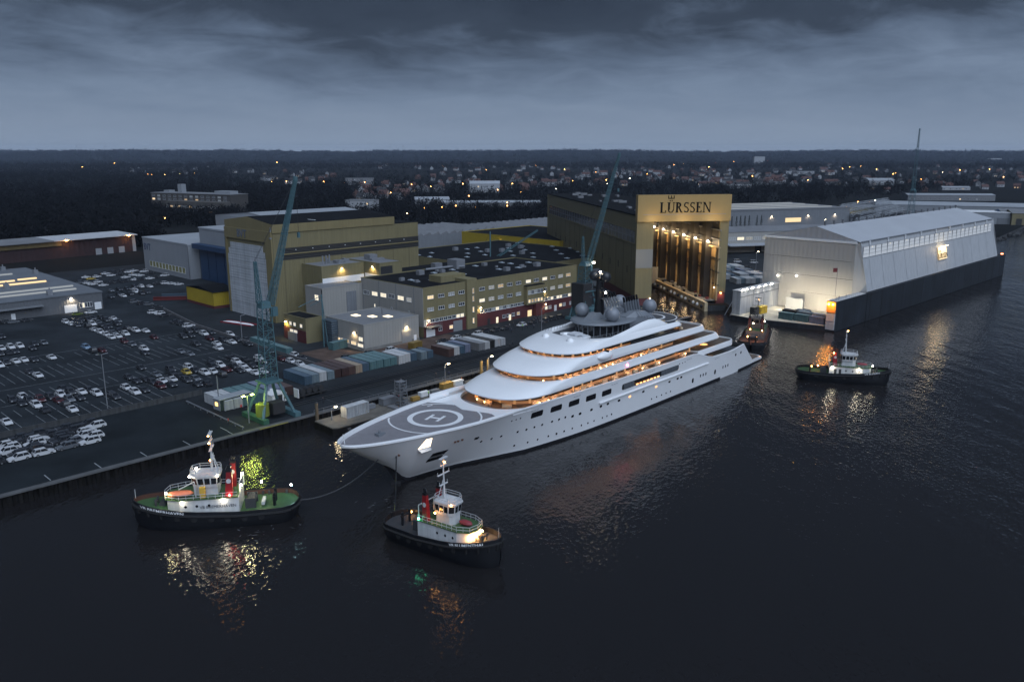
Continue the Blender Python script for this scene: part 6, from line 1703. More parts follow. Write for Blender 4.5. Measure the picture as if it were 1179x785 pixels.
# bundle of black drums on a trailer and other quay clutter
a_, b_ = ab(342, 459)
t = thing('flat_trailer', 'flat trailer with white headboard carrying dark drums on the quay strip', 'trailer', (*yw(a_, b_), 2.5), YA)
mb = MB(); mb.box(0, 9, -1.2, 1.2, .7, 1.0); mb.build('bed', m_dark, t)
mb = MB(); mb.box(-.2, 0, -1.2, 1.2, .4, 3.0); mb.build('headboard', m_white, t)
for k in range(4): mb = MB(); mb.tube((1.4 + k * 2, -1.1, 1.9), (1.4 + k * 2, 1.1, 1.9), .9, 12); mb.build('cable_drum', m_dark, t)
for x in (1.5, 7.2):
    for y in (-1.0, 1.0): mb = MB(); mb.tube((x, y - .12, .42), (x, y + .12, .42), .42, 10); mb.build('wheel', t_fend, t)
# containers on the dock deck and in the eastern yard
for i, (s_, t_, c) in enumerate(((-1.2, 4.6, 'slate blue'), (-1.4, 11.2, 'teal'), (-2.0, 17.8, 'teal'), (1.8, 4.8, 'light grey'), (1.6, 11.4, 'pale blue'), (1.4, 18.0, 'black'), (5.0, 14.0, 'pale blue'))):
    container(0, 0, c, ['slate blue container nearest the dock bulkhead end', 'middle teal container along the dock deck edge', 'outer teal container along the dock deck edge', 'light grey container behind the slate blue one on the dock', 'pale blue container behind the middle teal one on the dock', 'black container behind the outer teal one on the dock', 'pale blue container standing alone farther back on the dock deck'][i], L=6.06, world=(*dw(s_, t_), 2.11), rz=DA + R(90), h=2.9 if i < 3 else 3.6)
for i, (x, y, c) in enumerate(((873, 361.5, 'yellow'), (866, 362.5, 'black'))):
    p = P(x, y, 2.1); container(0, 0, c, ['bright yellow container by the far wing wall of the dock', 'black container beside the yellow one by the wing wall'][i], L=5.4 if i == 0 else 3.4, world=(p[0], p[1], 2.11), rz=DA, h=3.2)
k = 0
o_ = P(848, 327, 2.5)
for r_ in range(5):
    for c_ in range(9):
        if rnd.random() < .16: continue
        col = ['white', 'blue', 'light grey', 'pale blue', 'slate blue', 'blue', 'white', 'grey', 'light grey'][(k * 3 + r_ * 2) % 9]
        lx, ly = 1 + c_ * 2.75 + rnd.uniform(-.1, .1) + (r_ % 2) * 1.2, r_ * 15.5 + rnd.uniform(-.6, .6)
        container(0, 0, col, '%s container, %s from the left in the %s rank of the eastern yard' % (col, ORD[c_], ORD[r_]), L=12.19 if r_ % 2 else 9.2, world=(o_[0] + lx * HV[0] + ly * HW[0], o_[1] + lx * HV[1] + ly * HW[1], 2.51), rz=HA + R(90), h=2.7, group='containers in the eastern yard')
        k += 1
# grey gangway tower on the pontoon
a_, b_ = ab(462, 468, 2)
t = thing('gangway_tower', 'grey steel boarding tower with stairs on the pontoon', 'gangway', (*yw(a_, b_), 1.98), YA)
mb = MB(); mb.lattice((0, 0, 0), (0, 0, 7.6), 2.6, 2.2, 4, .1, .06, up=(1, 0, 0)); mb.build('frame', m_steel, t)
mb = MB()
for k in range(8): mb.box(-1.2 + (k % 2) * .0, 1.2, -1.1, 1.1, .9 + k * .9, .96 + k * .9)
mb.build('landing', m_steel, t)
mb = MB(); mb.box(-3.2, 3.0, -2.2, 2.2, 0, .5); mb.build('foot', m_groof, t)
# low railings, crates and lamp on the pontoon
t = thing('quay_railing', 'thin pale railing along the quay edge above the pontoon', 'railing', (*yw(2, -.6), 2.62), YA)
rl = MB()
for k in range(24): rl.tube((k * 3, 0, 0), (k * 3, 0, 1.1), .05, 4)
rl.box(0, 69, -.03, .03, 1.05, 1.12); rl.box(0, 69, -.02, .02, .5, .55); rl.build('rail', m_steel, t)
for i, (x, y, s, c) in enumerate(((441, 463, 1.6, 'm_steel'), (488, 456, 1.1, 'm_white'), (478, 461, .9, 'crate_ochre'), (500, 453, 1.0, 'm_steel'), (425, 470, 1.0, 'm_steel'), (512, 446, 1.4, 'crate_ochre'), (520, 441, 1.2, 'm_white'))):
    a_, b_ = ab(x, y, 2)
    b_ = max(-11.8, min(-5.6, b_))
    t = thing('deck_crate', ['long grey steel stillage on the pontoon', 'small white box on the pontoon next to the yacht', 'small ochre crate on the pontoon by the boarding tower', 'grey crate on the pontoon close to the yacht visor', 'grey low crate beside the white pontoon container', 'larger ochre crate at the far end of the pontoon', 'white crate at the far end of the pontoon'][i], 'crate', (*yw(a_, b_), 1.98), YA)
    m_ = {'m_steel': m_steel, 'm_white': m_white, 'crate_ochre': mat('crate_ochre', (.32, .20, .05), .7)}[c]
    mb = MB(); mb.box(-s * 1.4, s * 1.4, -s * .7, s * .7, .12, s * 1.2); mb.build('box_body', m_, t)
    mb = MB(); mb.box(-s * 1.45, s * 1.45, -s * .75, s * .75, s * 1.2, s * 1.27); mb.build('lid', m_, t)
    mb = MB(); mb.box(-s * 1.2, -s * .9, -s * .7, s * .7, 0, .12); mb.box(s * .9, s * 1.2, -s * .7, s * .7, 0, .12); mb.build('skid', m_dark, t)

# ------------------------------------------------------------------ lamp posts of the yard
def lamp_post(label, a, b, h, power, col, g, arms=1, z=2.5, group='lamp posts of the yard', world=None):
    t = thing('lamp_post', label, 'street lamp', (*(world or yw(a, b)), z), YA, group)
    mb = MB(); mb.tube((0, 0, 0), (0, 0, h), .16, 7, .09); mb.build('pole', m_steel, t)
    for k in range(arms):
        sx = (1 if k == 0 else -1)
        mb = MB(); mb.tube((0, 0, h), (sx * 1.2, -.3, h + .25), .06, 5); mb.build('arm', m_steel, t)
        mb = MB(); mb.box(sx * 1.2 - .35, sx * 1.2 + .35, -.5, -.1, h + .15, h + .35); mb.build('lamp_head', g if g else m_steel, t)
        if power: lamp(t, (sx * 1.2, -.3, h - .25), power, col, .25)
    return t


a_, b_ = ab(124, 470); lamp_post('tall unlit lamp mast standing alone in the car park', a_, b_, 15, 0, None, None, 2)
lamp_post('twin lamp post glowing yellow green at the crane feet', *ab(287, 487), 7.2, 190, (.82, 1, .16), glow('green_yellow_lamp', (.85, 1, .2), 26), 2)
a_, b_ = ab(273, 392); lamp_post('slim pale lamp post on the car park wall near the white door', a_ + 2, b_, 9, 0, None, None, 1)
a_, b_ = ab(664, 415); lamp_post('grey lamp post on the quay beside the crowd', 112, 17.5, 11, 0, None, None, 1)
lamp_post('white lamp post lighting the pontoon beside the yacht', 44, -5.2, 7, 560, (1, .8, .5), g_lampw, 1, z=1.98)
lamp_post('low lamp post at the near end of the pontoon', 3.6, -6.4, 3.2, 120, (1, .8, .5), g_lampw, 1, z=1.98)
lamp_post('lamp post among the far crates of the pontoon', 62, -5.2, 6, 650, (1, .8, .5), g_lampw, 1, z=1.98)
for i, (x, y) in enumerate(((948, 268), (905, 300), (870, 312))):
    p = P(x, y); lamp_post('lit lamp post in the eastern yard, %s from the hall' % ORD[2 - i], 0, 0, 11, 900, (1, .8, .55), g_lampw, 1, world=p)
# ------------------------------------------------------------------ parked cars
PAINT = {'w': ('white', (.52, .53, .55)), 'k': ('black', (.030, .032, .038)), 'g': ('grey', (.11, .12, .135)), 'r': ('dark red', (.055, .008, .010)), 'y': ('yellow', (.42, .30, .05)), 'b': ('pale blue', (.16, .24, .34)), 'n': ('green', (.12, .16, .03))}
c_glass = mat('car_glass', (.012, .014, .018), .08)
c_tyre = mat('car_tyre', (.010, .010, .011), .8)
c_rim = mat('car_rim', (.25, .26, .27), .4, .6)
_car = {}


def car_parts(col, style):
    if (col, style) in _car: return _car[(col, style)]
    pm = mat('car_paint_' + PAINT[col][0].replace(' ', '_'), PAINT[col][1], .32, coat=.5)
    hgt_ = {'saloon': 1.42, 'hatchback': 1.5, 'suv': 1.7, 'van': 1.95}[style]
    L = {'saloon': 4.7, 'hatchback': 4.2, 'suv': 4.65, 'van': 4.9}[style]; W = 1.82
    belt = .92 if style != 'suv' else 1.02
    # side profile of the body (x forward) then of the greenhouse
    low = [(-L / 2, .35), (-L / 2 - .0, .62), (-L / 2 + .08, belt - .02), (-L / 2 + .75, belt + .02), (L / 2 - 1.35, belt), (L / 2 - .5, belt - .12), (L / 2 - .08, belt - .3), (L / 2, .55), (L / 2 - .05, .33), (0, .24)]
    n = len(low); mb = MB()
    rings = []
    for y, sh, dz in ((-W / 2 + .03, .985, 0), (-W / 2, 1, 0), (-W / 2 + .1, 1, .03), (W / 2 - .1, 1, .03), (W / 2, 1, 0), (W / 2 - .03, .985, 0)):
        rings.append([(x * sh, y, z + (dz if z > .8 else 0)) for x, z in low])
    mb.loft(rings, True, True, True)
    rear = {'saloon': -1.55, 'hatchback': -1.9, 'suv': -2.15, 'van': -2.38}[style]; front = {'saloon': .95, 'hatchback': .95, 'suv': 1.0, 'van': 1.55}[style]
    rtop = {'saloon': -.95, 'hatchback': -1.45, 'suv': -1.75, 'van': -2.25}[style]; ftop = {'saloon': .12, 'hatchback': .2, 'suv': .25, 'van': .85}[style]
    mb.box(rtop - .02, ftop + .05, -W / 2 + .23, W / 2 - .23, hgt_ - .05, hgt_)                         # roof skin
    for sg in (-1, 1):
        for x0, x1 in ((rear + .05, rtop), (front - .05, ftop)):
            mb.tube((x0, sg * (W / 2 - .08), belt), (x1, sg * (W / 2 - .25), hgt_ - .04), .045, 4)
        mb.tube(((rtop + ftop) / 2, sg * (W / 2 - .06), belt), ((rtop + ftop) / 2, sg * (W / 2 - .23), hgt_ - .03), .05, 4)
        mb.box(front - .35, front - .15, min(sg * .93, sg * 1.06), max(sg * .93, sg * 1.06), belt + .02, belt + .16)
    body_ = mb.mesh('body', pm, True)
    mb = MB(); mb.loft([[(rear, -W / 2 + .1, belt), (front, -W / 2 + .1, belt), (front, W / 2 - .1, belt), (rear, W / 2 - .1, belt)], [(rtop, -W / 2 + .25, hgt_ - .045), (ftop, -W / 2 + .25, hgt_ - .045), (ftop, W / 2 - .25, hgt_ - .045), (rtop, W / 2 - .25, hgt_ - .045)]], True, True, True)
    glass = mb.mesh('glasshouse', c_glass)
    if 'wheel' not in _car:
        mb = MB(); mb.tube((0, -.11, 0), (0, .11, 0), .33, 12, m=0); mb.tube((0, -.118, 0), (0, .118, 0), .2, 8, m=1); _car['wheel'] = mb.mesh('wheel', [c_tyre, c_rim])
        mb = MB(); mb.box(-.04, .02, -.2, .2, -.07, .07); _car['headlight'] = mb.mesh('headlight', mat('car_headlight', (.6, .62, .65), .2))
    _car[(col, style)] = (body_, glass, L, W, belt)
    return _car[(col, style)]


def car(loc, rz, col, style, label, group):
    b_, g_, L, W, belt = car_parts(col, style)
    t = thing('parked_car', label, 'car', loc, rz, group)
    put('body', b_, t); put('glasshouse', g_, t)
    for x in (-L / 2 + .85, L / 2 - .9):
        for y in (-W / 2 + .1, W / 2 - .1): put('wheel', _car['wheel'], t, (x, y, .33))
    for y in (-.62, .62): put('headlight', _car['headlight'], t, (L / 2 - .06, y, .68))
    return t


def park(cars, where, group, rz, styles=('saloon', 'hatchback', 'suv', 'saloon', 'suv'), gap=1.95):
    pts = []
    for x, y, c in cars:
        a, b = ab(x, y + .5)
        pts.append([a, b, c, x])
    across = abs(math.cos(rz)) < .5
    for _ in range(30):                                           # nudge cars that would touch
        for i in range(len(pts)):
            for j in range(i):
                da, db = pts[i][0] - pts[j][0], pts[i][1] - pts[j][1]
                wa, wb = (2.25, 5.0) if across else (5.0, 2.25)
                if abs(da) < wa and abs(db) < wb:
                    if (wa - abs(da)) / wa < (wb - abs(db)) / wb * .6 or (wa - abs(da)) < (wb - abs(db)):
                        m_ = (wa - abs(da)) / 2 + .01; s_ = 1 if da >= 0 else -1; pts[i][0] += s_ * m_; pts[j][0] -= s_ * m_
                    else:
                        m_ = (wb - abs(db)) / 2 + .01; s_ = 1 if db >= 0 else -1; pts[i][1] += s_ * m_; pts[j][1] -= s_ * m_
    tot = {}
    for p in pts: tot[p[2]] = tot.get(p[2], 0) + 1
    seen = {}
    for p in sorted(pts, key=lambda p: p[3]):
        c = p[2]; seen[c] = seen.get(c, 0) + 1
        st = styles[rnd.randrange(len(styles))]
        lab = ('only %s car %s' if tot[c] == 1 else ORD[seen[c] - 1] + ' %s car from the left %s') % (PAINT[c][0], where)
        car((*yw(p[0], p[1]), 2.509), YA + rz + rnd.uniform(-.035, .035) + (math.pi if rnd.random() < .12 else 0), c, st, lab, group)


G_LOT = 'cars parked on the big car park'
NOSE = R(-90)                                                      # bonnet towards the river
park([(2.3, 402.4, 'w'), (12.6, 400.7, 'w'), (23, 399.6, 'w'), (1, 408.5, 'k'), (8.6, 407.6, 'k'), (17.8, 405.9, 'k'), (37.3, 402.4, 'k'), (40, 397.3, 'k'), (50.5, 396, 'g'), (2, 389, 'k'), (0, 422, 'w'), (7.5, 419, 'k'), (18.3, 417.3, 'w'), (28, 415.6, 'w'), (39, 415.6, 'k'), (59.6, 412.7, 'w'), (34.4, 429.4, 'k'), (44, 433.4, 'w')],
     'in the loose group below the workshop', G_LOT, NOSE)
park([(2.9, 370.5, 'k'), (9, 371.5, 'k'), (19, 371, 'g'), (27.5, 370, 'k'), (89.2, 362.4, 'n'), (104.8, 360.4, 'w')], 'along the workshop wall', G_LOT, 0.0)
park([(76.3, 372, 'w'), (82.4, 374, 'w'), (87.8, 375.3, 'k'), (84, 369.8, 'k'), (91, 372, 'k'), (95.3, 369.2, 'k'), (100.7, 369.2, 'k'), (104.8, 367.8, 'k'), (106.8, 374, 'w'), (113.6, 372.6, 'g'), (100.7, 376, 'k'), (117, 375.3, 'k'), (117, 367, 'k'), (130.6, 367.8, 'w'), (136, 370.6, 'g'), (134.6, 374, 'k'), (122.4, 369.5, 'k'), (125, 377.3, 'k'),
      (108.8, 380.7, 'w'), (115.6, 383.4, 'w'), (122.4, 386.2, 'w'), (128.5, 389.6, 'w'), (136, 388.2, 'w'), (144.8, 385.5, 'w'), (130.6, 384, 'g'), (137.3, 382, 'k'), (122.4, 381.4, 'k'), (146.8, 380, 'k'), (156.3, 381.4, 'w'), (167.9, 382, 'w')],
     'in the tight middle cluster', G_LOT, NOSE)
park([(177.4, 389.6, 'r'), (143.4, 394.3, 'r'), (152.3, 397.7, 'g'), (99.2, 401, 'b'), (107, 404.7, 'k'), (117, 404.7, 'r'), (166, 403, 'w'), (166.7, 407.7, 'k'), (162.7, 424.9, 'k')], 'between lamp mast and cluster', G_LOT, NOSE)
park([(99.3, 319.7, 'w'), (104.8, 321.5, 'y'), (111.6, 319, 'w'), (121.7, 315.6, 'w'), (127.8, 317.6, 'w'), (134, 313.6, 'k'), (140, 312.9, 'k'), (148.2, 313.6, 'w'), (154.3, 312.2, 'w'), (137.3, 316.3, 'k'), (93.9, 325.8, 'g'), (100.7, 326.5, 'w'), (106.8, 327.8, 'w'), (113, 325, 'w'), (119, 329, 'w'), (127.8, 326.5, 'k'), (136, 325, 'k'), (144, 324.4, 'k'),
      (144.8, 319.7, 'w'), (153.6, 317, 'w'), (161, 317.6, 'w'), (156.3, 322.4, 'w'), (163, 322.4, 'k'), (172, 321, 'w'), (165.8, 313, 'w'), (173.3, 315, 'k'), (179.4, 319.7, 'k'), (189.6, 317.6, 'w'), (182, 327, 'k'), (190.3, 326.5, 'w'), (198.4, 327, 'w'), (205.9, 327.8, 'w')],
     'in the far rows before the lettered hall', G_LOT, 0.0)
park([(127.8, 335.3, 'g'), (137.3, 334, 'k'), (146.8, 333.2, 'k'), (155, 334, 'w'), (162.4, 330.5, 'w'), (172.6, 330.5, 'w'), (155, 330.5, 'k'), (127.8, 342.7, 'k'), (136.7, 339.3, 'k'), (142, 341.4, 'w'), (150.2, 339.3, 'k'), (156.3, 336.6, 'w'), (163, 338.7, 'k'), (169.2, 337.3, 'k')], 'in the double row past the workshop', G_LOT, NOSE)
park([(155, 348.2, 'g'), (163, 350, 'k'), (171.3, 351, 'g'), (180.8, 354.3, 'k'), (176.7, 360.4, 'w'), (184, 361.7, 'w'), (190.3, 363.8, 'k'), (202.5, 371.2, 'k'), (209.3, 373.3, 'k'), (217.4, 376, 'w')], 'in line along the low wall', G_LOT, 0.0)
park([(217, 382.4, 'k'), (225.2, 382, 'k'), (210.9, 388.7, 'k'), (219.4, 387.6, 'k'), (235, 385.3, 'w'), (242.4, 384, 'k'), (241.8, 391, 'r'), (225.8, 397.3, 'k'), (249.8, 396.8, 'w'), (251.6, 402, 'w'), (208, 406, 'g'), (218.3, 408.8, 'g'), (264.7, 386.4, 'w'), (257.3, 392.7, 'k'), (267, 395, 'w'), (275, 392, 'k'), (282.5, 392.7, 'k'), (285.4, 397.3, 'k')],
     'in the bays before the white door', G_LOT, NOSE)
park([(217.7, 424.3, 'w'), (197, 427, 'k'), (148.3, 435.6, 'k'), (157.5, 440, 'k'), (167.8, 438.4, 'k'), (179.9, 432.7, 'g'), (187.3, 440, 'w'), (197.7, 437.8, 'w'), (176, 441.9, 'k'), (185, 445.9, 'r'), (197.7, 444, 'k'), (198.8, 431.5, 'k'), (206.8, 434.4, 'k'), (214.9, 429.8, 'y'), (214.9, 439, 'k'), (225.2, 437.3, 'g'), (227.5, 443.6, 'k'), (237.2, 443, 'k'), (225.2, 428, 'k'), (235.5, 430.4, 'w'),
      (245.3, 429.2, 'w'), (255, 432.7, 'k'), (243.5, 418.9, 'k'), (245.8, 423, 'k'), (253.3, 421.8, 'w'), (145.5, 447.6, 'w'), (155.8, 452.8, 'w'), (166, 450.5, 'k'), (132.3, 458.5, 'k')], 'in the crowded bays by the floodwall', G_LOT, NOSE)
park([(267, 413.3, 'k'), (272.2, 417.3, 'w'), (280.8, 415, 'k'), (282, 422, 'w'), (270.5, 423, 'k'), (274.5, 428, 'k'), (282.5, 426.5, 'w'), (293.4, 430.5, 'w'), (302, 428.8, 'w'), (291, 422, 'k'), (298, 413.3, 'w'), (299, 418, 'w'), (263.6, 426.5, 'r'), (299, 422.5, 'k'), (309, 406, 'k'), (324.4, 414.5, 'r'), (329.5, 406, 'k'), (339.8, 409.9, 'w'), (334.7, 416.8, 'w'), (345, 420.2, 'w'), (347.3, 413.3, 'k')],
     'in the bays behind the crane', G_LOT, NOSE)
park([(8, 487.5, 'w'), (14.7, 462, 'k'), (25.4, 466, 'k'), (26.7, 458, 'w'), (34, 462.7, 'k'), (42, 468, 'w'), (51.5, 473.4, 'k'), (46.8, 461.4, 'r'), (58.8, 458.7, 'k'), (70.2, 456, 'w'), (67.5, 462.7, 'r'), (74.9, 466.7, 'k'), (83.6, 472.8, 'w'), (80.2, 461.4, 'g'), (73.6, 449.4, 'k'), (81.6, 452.7, 'k'), (93.6, 452.7, 'w'), (92.3, 459.4, 'k'), (103.7, 450.7, 'k'), (113, 454, 'w'), (125.7, 456, 'k')],
     'in rows left of the lamp mast', G_LOT, NOSE)
# nose-to-tail block on the lower apron
park([(0, 533.6, 'k'), (20, 529.6, 'w'), (47.5, 523.6, 'w'), (76.2, 516.2, 'g'), (103, 510.2, 'w'), (9.4, 523.6, 'w'), (22, 521, 'k'), (38.8, 517.6, 'k'), (52, 515, 'k'), (66.9, 512, 'k'), (81.6, 509.5, 'g'), (107, 503.6, 'w'), (5.3, 514.2, 'w'), (20, 515.6, 'w'), (46.8, 509.5, 'w'), (33.4, 512.9, 'w'), (65.5, 507.5, 'k'), (93.6, 505, 'w'),
      (22.7, 505.5, 'k'), (33, 507.5, 'k'), (57.5, 502.9, 'k'), (72.9, 500.9, 'k'), (84, 498.2, 'k'), (99, 497.5, 'w'), (48, 500.2, 'k'), (74.9, 494.2, 'k'), (101.6, 489.5, 'k'), (111, 492.2, 'w')], 'in the block on the quay apron', 'cars parked on the quay apron', R(180), ('suv', 'hatchback', 'suv'))
park([(508.8, 393.6, 'k'), (525.8, 390, 'w'), (538, 388, 'k'), (547.9, 386, 'w'), (558, 382.6, 'k'), (570, 381, 'k'), (581.8, 379, 'k'), (600.4, 375, 'w'), (614, 371.6, 'k'), (627, 370, 'k'), (636, 368, 'k'), (645, 366, 'k')], 'in front of the office block', 'cars before the offices', R(180))
park([(451.5, 403.8, 'w'), (423, 408.8, 'k'), (399.9, 413.3, 'k'), (481.8, 403.8, 'k')], 'behind the forecourt container row', 'cars before the offices', R(180))
for i, (x, y, c) in enumerate(((868, 303, 'w'), (861, 309, 'k'), (849, 302, 'w'), (855, 319, 'k'), (846, 314, 'g'))):
    p = P(x, y); car((p[0], p[1], 2.51), HA, c, 'van' if c == 'w' else 'suv', '%s %s between hall and eastern containers, %s of those few' % (PAINT[c][0], 'van' if c == 'w' else 'car', ORD[i]), 'vehicles in the eastern yard')
# red rescue boat hulls lying on the ground before the hall
for i, (x, y) in enumerate(((268, 371.5), (281, 373.5))):
    p = P(x, y)
    t = thing('boat_mould', ['upturned white and red boat hull on the ground, the farther of two', 'upturned white and red boat hull on the ground, the nearer of two'][i], 'boat hull', (p[0], p[1], 2.5), R(-28), 'boat hulls before the hall')
    rings = []
    for k in range(9):
        f = -1 + k / 4; w = max(.03, 1 - abs(f) ** 2.6); rings.append([(5.6 * f, 1.5 * w * math.cos(R(a)), .15 + .45 * w * math.sin(R(a))) for a in range(0, 181, 30)])
    mb = MB(); mb.loft(rings, False); mb.build('hull', m_white, t, smooth=True)
    mb = MB(); mb.box(-5.2, 5.4, -1.7, -1.4, 0, .5); mb.box(-5.2, 5.4, 1.4, 1.7, 0, .5); mb.build('cradle', mat('cradle_red', (.22, .02, .03), .6), t)
# red girders and grey crate stacks by the yellow shed
for i, (x, y, L, c) in enumerate(((196, 346, 15, 'red'), (204, 342.5, 14, 'blue'))):
    p = P(x, y)
    t = thing('steel_girder', ['long red steel girder lying beside the yellow shed', 'long blue grey steel girder stacked behind the red one'][i], 'girder', (p[0], p[1], 2.5), R(8), 'girders by the yellow shed')
    mb = MB(); mb.box(-L / 2, L / 2, -.5, .5, .3, .5); mb.box(-L / 2, L / 2, -.5, .5, 1.7, 1.9); mb.box(-L / 2, L / 2, -.12, .12, .5, 1.7); mb.build('beam', mat('girder_' + c, (.10, .012, .012) if c == 'red' else (.05, .08, .11), .6), t)
    mb = MB(); mb.box(-L / 3, -L / 3 + .5, -.8, .8, 0, .3); mb.box(L / 3, L / 3 + .5, -.8, .8, 0, .3); mb.build('timber', m_dark, t)

# ------------------------------------------------------------------ people on the quay
def person_meshes():
    me = bpy.data.meshes.new('person_skeleton')
    J = [(0, 0, .95), (0, 0, 1.2), (0, .01, 1.42), (0, .01, 1.52), (0, .03, 1.66), (-.1, 0, .9), (-.11, .02, .5), (-.11, 0, .08), (-.11, .12, .04), (.1, 0, .9), (.11, .03, .5), (.11, -.02, .08), (.11, .12, .04), (-.2, 0, 1.4), (-.26, .02, 1.14), (-.24, .1, .9), (.2, 0, 1.4), (.26, .02, 1.14), (.25, .08, .9)]
    rad = [.15, .155, .15, .06, .1, .1, .075, .05, .045, .1, .075, .05, .045, .075, .055, .04, .075, .055, .04]
    Ed = [(0, 1), (1, 2), (2, 3), (3, 4), (0, 5), (5, 6), (6, 7), (7, 8), (0, 9), (9, 10), (10, 11), (11, 12), (2, 13), (13, 14), (14, 15), (2, 16), (16, 17), (17, 18)]
    me.from_pydata(J, Ed, [])
    o = bpy.data.objects.new('person_skeleton', me); sc.collection.objects.link(o)
    o.modifiers.new('skin', 'SKIN'); sd = o.modifiers.new('sub', 'SUBSURF'); sd.levels = 1; sd.render_levels = 1
    for v, r_ in zip(me.skin_vertices[0].data, rad): v.radius = (r_, r_ * .8)
    me.skin_vertices[0].data[0].use_root = True
    base = bpy.data.meshes.new_from_object(o.evaluated_get(bpy.context.evaluated_depsgraph_get()))
    bpy.data.objects.remove(o)
    out = {}
    for nm, c in (('dark', (.02, .022, .03)), ('navy', (.02, .03, .07)), ('hi-vis green', (.35, .75, .05)), ('red', (.5, .03, .03)), ('grey', (.12, .12, .13)), ('orange', (.7, .22, .03))):
        m = base.copy(); m.name = 'body'
        m.materials.clear()
        for q in (mat('clothes_' + nm.replace(' ', '_').replace('-', '_'), c, .8), mat('clothes_trousers', (.015, .016, .022), .85), mat('skin_tone', (.45, .28, .2), .6), mat('dark_hair', (.03, .022, .018), .7)): m.materials.append(q)
        for p_ in m.polygons:
            z = p_.center.z; y = p_.center.y
            p_.material_index = 1 if z < .92 and abs(p_.center.x) < .2 else (3 if z > 1.7 or (z > 1.6 and y < .0) else 2 if z > 1.54 else 0)
            p_.use_smooth = True
        out[nm] = m
    return out


PM = person_meshes()


def person(loc, rz, c, label, group):
    t = thing('person', label, 'person', loc, rz, group); put('body', PM[c], t)
    return t


crowd = []
for i in range(26):
    x, y = rnd.uniform(584, 632), 0
    y = 383 - (x - 584) * .27 + rnd.uniform(-6, 4)
    c = 'hi-vis green' if i == 13 else rnd.choice(['dark', 'dark', 'navy', 'grey', 'dark'])
    crowd.append((x, y, c))
seen = {}
for x, y, c in sorted(crowd):
    seen[c] = seen.get(c, 0) + 1
    p = P(x, y)
    person((p[0], p[1], 2.505), rnd.uniform(3.6, 5.6), c, ('%s person in %s jacket from the left in the quay crowd' % (ORD[seen[c] - 1], c)) if c != 'hi-vis green' else 'person in hi-vis green jacket standing among the dark-clad crowd', 'onlookers on the quay')
for x, y, c, lab, zz in ((372, 464, 'dark', 'person in dark clothes alone on the quay strip behind the pontoon', 2.512), (493.5, 456, 'hi-vis green', 'person in hi-vis green jacket on the pontoon behind the helipad', 1.98), (502, 435, 'dark', 'person in dark clothes walking on the rail strip', 2.512), (517, 433, 'navy', 'person in navy clothes on the rail strip beside another', 2.512), (451, 457, 'red', 'person in red jacket near the boarding tower', 1.98), (531, 440, 'orange', 'person in orange jacket beside the ochre piles', 1.98), (534, 444, 'dark', 'person in dark clothes close to the one in orange', 1.98),
                       (278, 472, 'red', 'person in red jacket near the dark cabin', 2.512), (263, 488, 'red', 'person in red jacket on the apron by the barrier rail', 2.512), (328, 462, 'dark', 'person in dark clothes in front of the white tent', 2.512), (566, 399, 'red', 'person in red jacket beside the last container block', 2.512), (587, 401, 'dark', 'person in dark clothes right of the last container block', 2.512), (590, 398, 'dark', 'second person in dark clothes just behind the last container block', 2.512)):
    a_, b_ = ab(x, y, zz)
    if zz < 2: b_ = max(-12, min(-4.4, b_))
    person((*yw(a_, b_), zz), rnd.uniform(3.2, 6), c, lab, None)
for i, (s, t_) in enumerate(((-1.6, .6), (.4, .4), (2.0, 1.0), (7.5, .6))):
    person((*dw(s, t_), 12.5), 4.5, 'dark', 'person in dark clothes on the dock bulkhead walkway, %s from the end' % ORD[i], 'people on the dock bulkhead')
# ------------------------------------------------------------------ background: warehouses, town, woods, hills
def pbuild(name, label, x, y, w, d, h, rz, mw, mr, cat='building', roof='flat', over=.4, ground=2.5, group=None):
    p = P(x, y, ground)
    t = thing(name, label, cat, (p[0], p[1], ground), rz, group)
    mb = MB(); mb.prism([(0, 0), (w, 0), (w, d), (0, d)], 0, h); mb.build('wall', mw, t)
    if roof == 'flat':
        mb = MB(); mb.box(-over, w + over, -over, d + over, h, h + .5); mb.build('roof', mr, t)
    else:
        r_ = roof; mb = MB(); mb.loft([[(-over, -over, h), (-over, d / 2, h + r_), (-over, d + over, h)], [(w + over, -over, h), (w + over, d / 2, h + r_), (w + over, d + over, h)]], False)
        mb.add([(0, 0, h), (0, d, h), (0, d / 2, h + r_ - .1), (w, 0, h), (w, d, h), (w, d / 2, h + r_ - .1)], [(0, 2, 1), (3, 4, 5)], 1); mb.build('roof', [mr, mw], t)
    return t


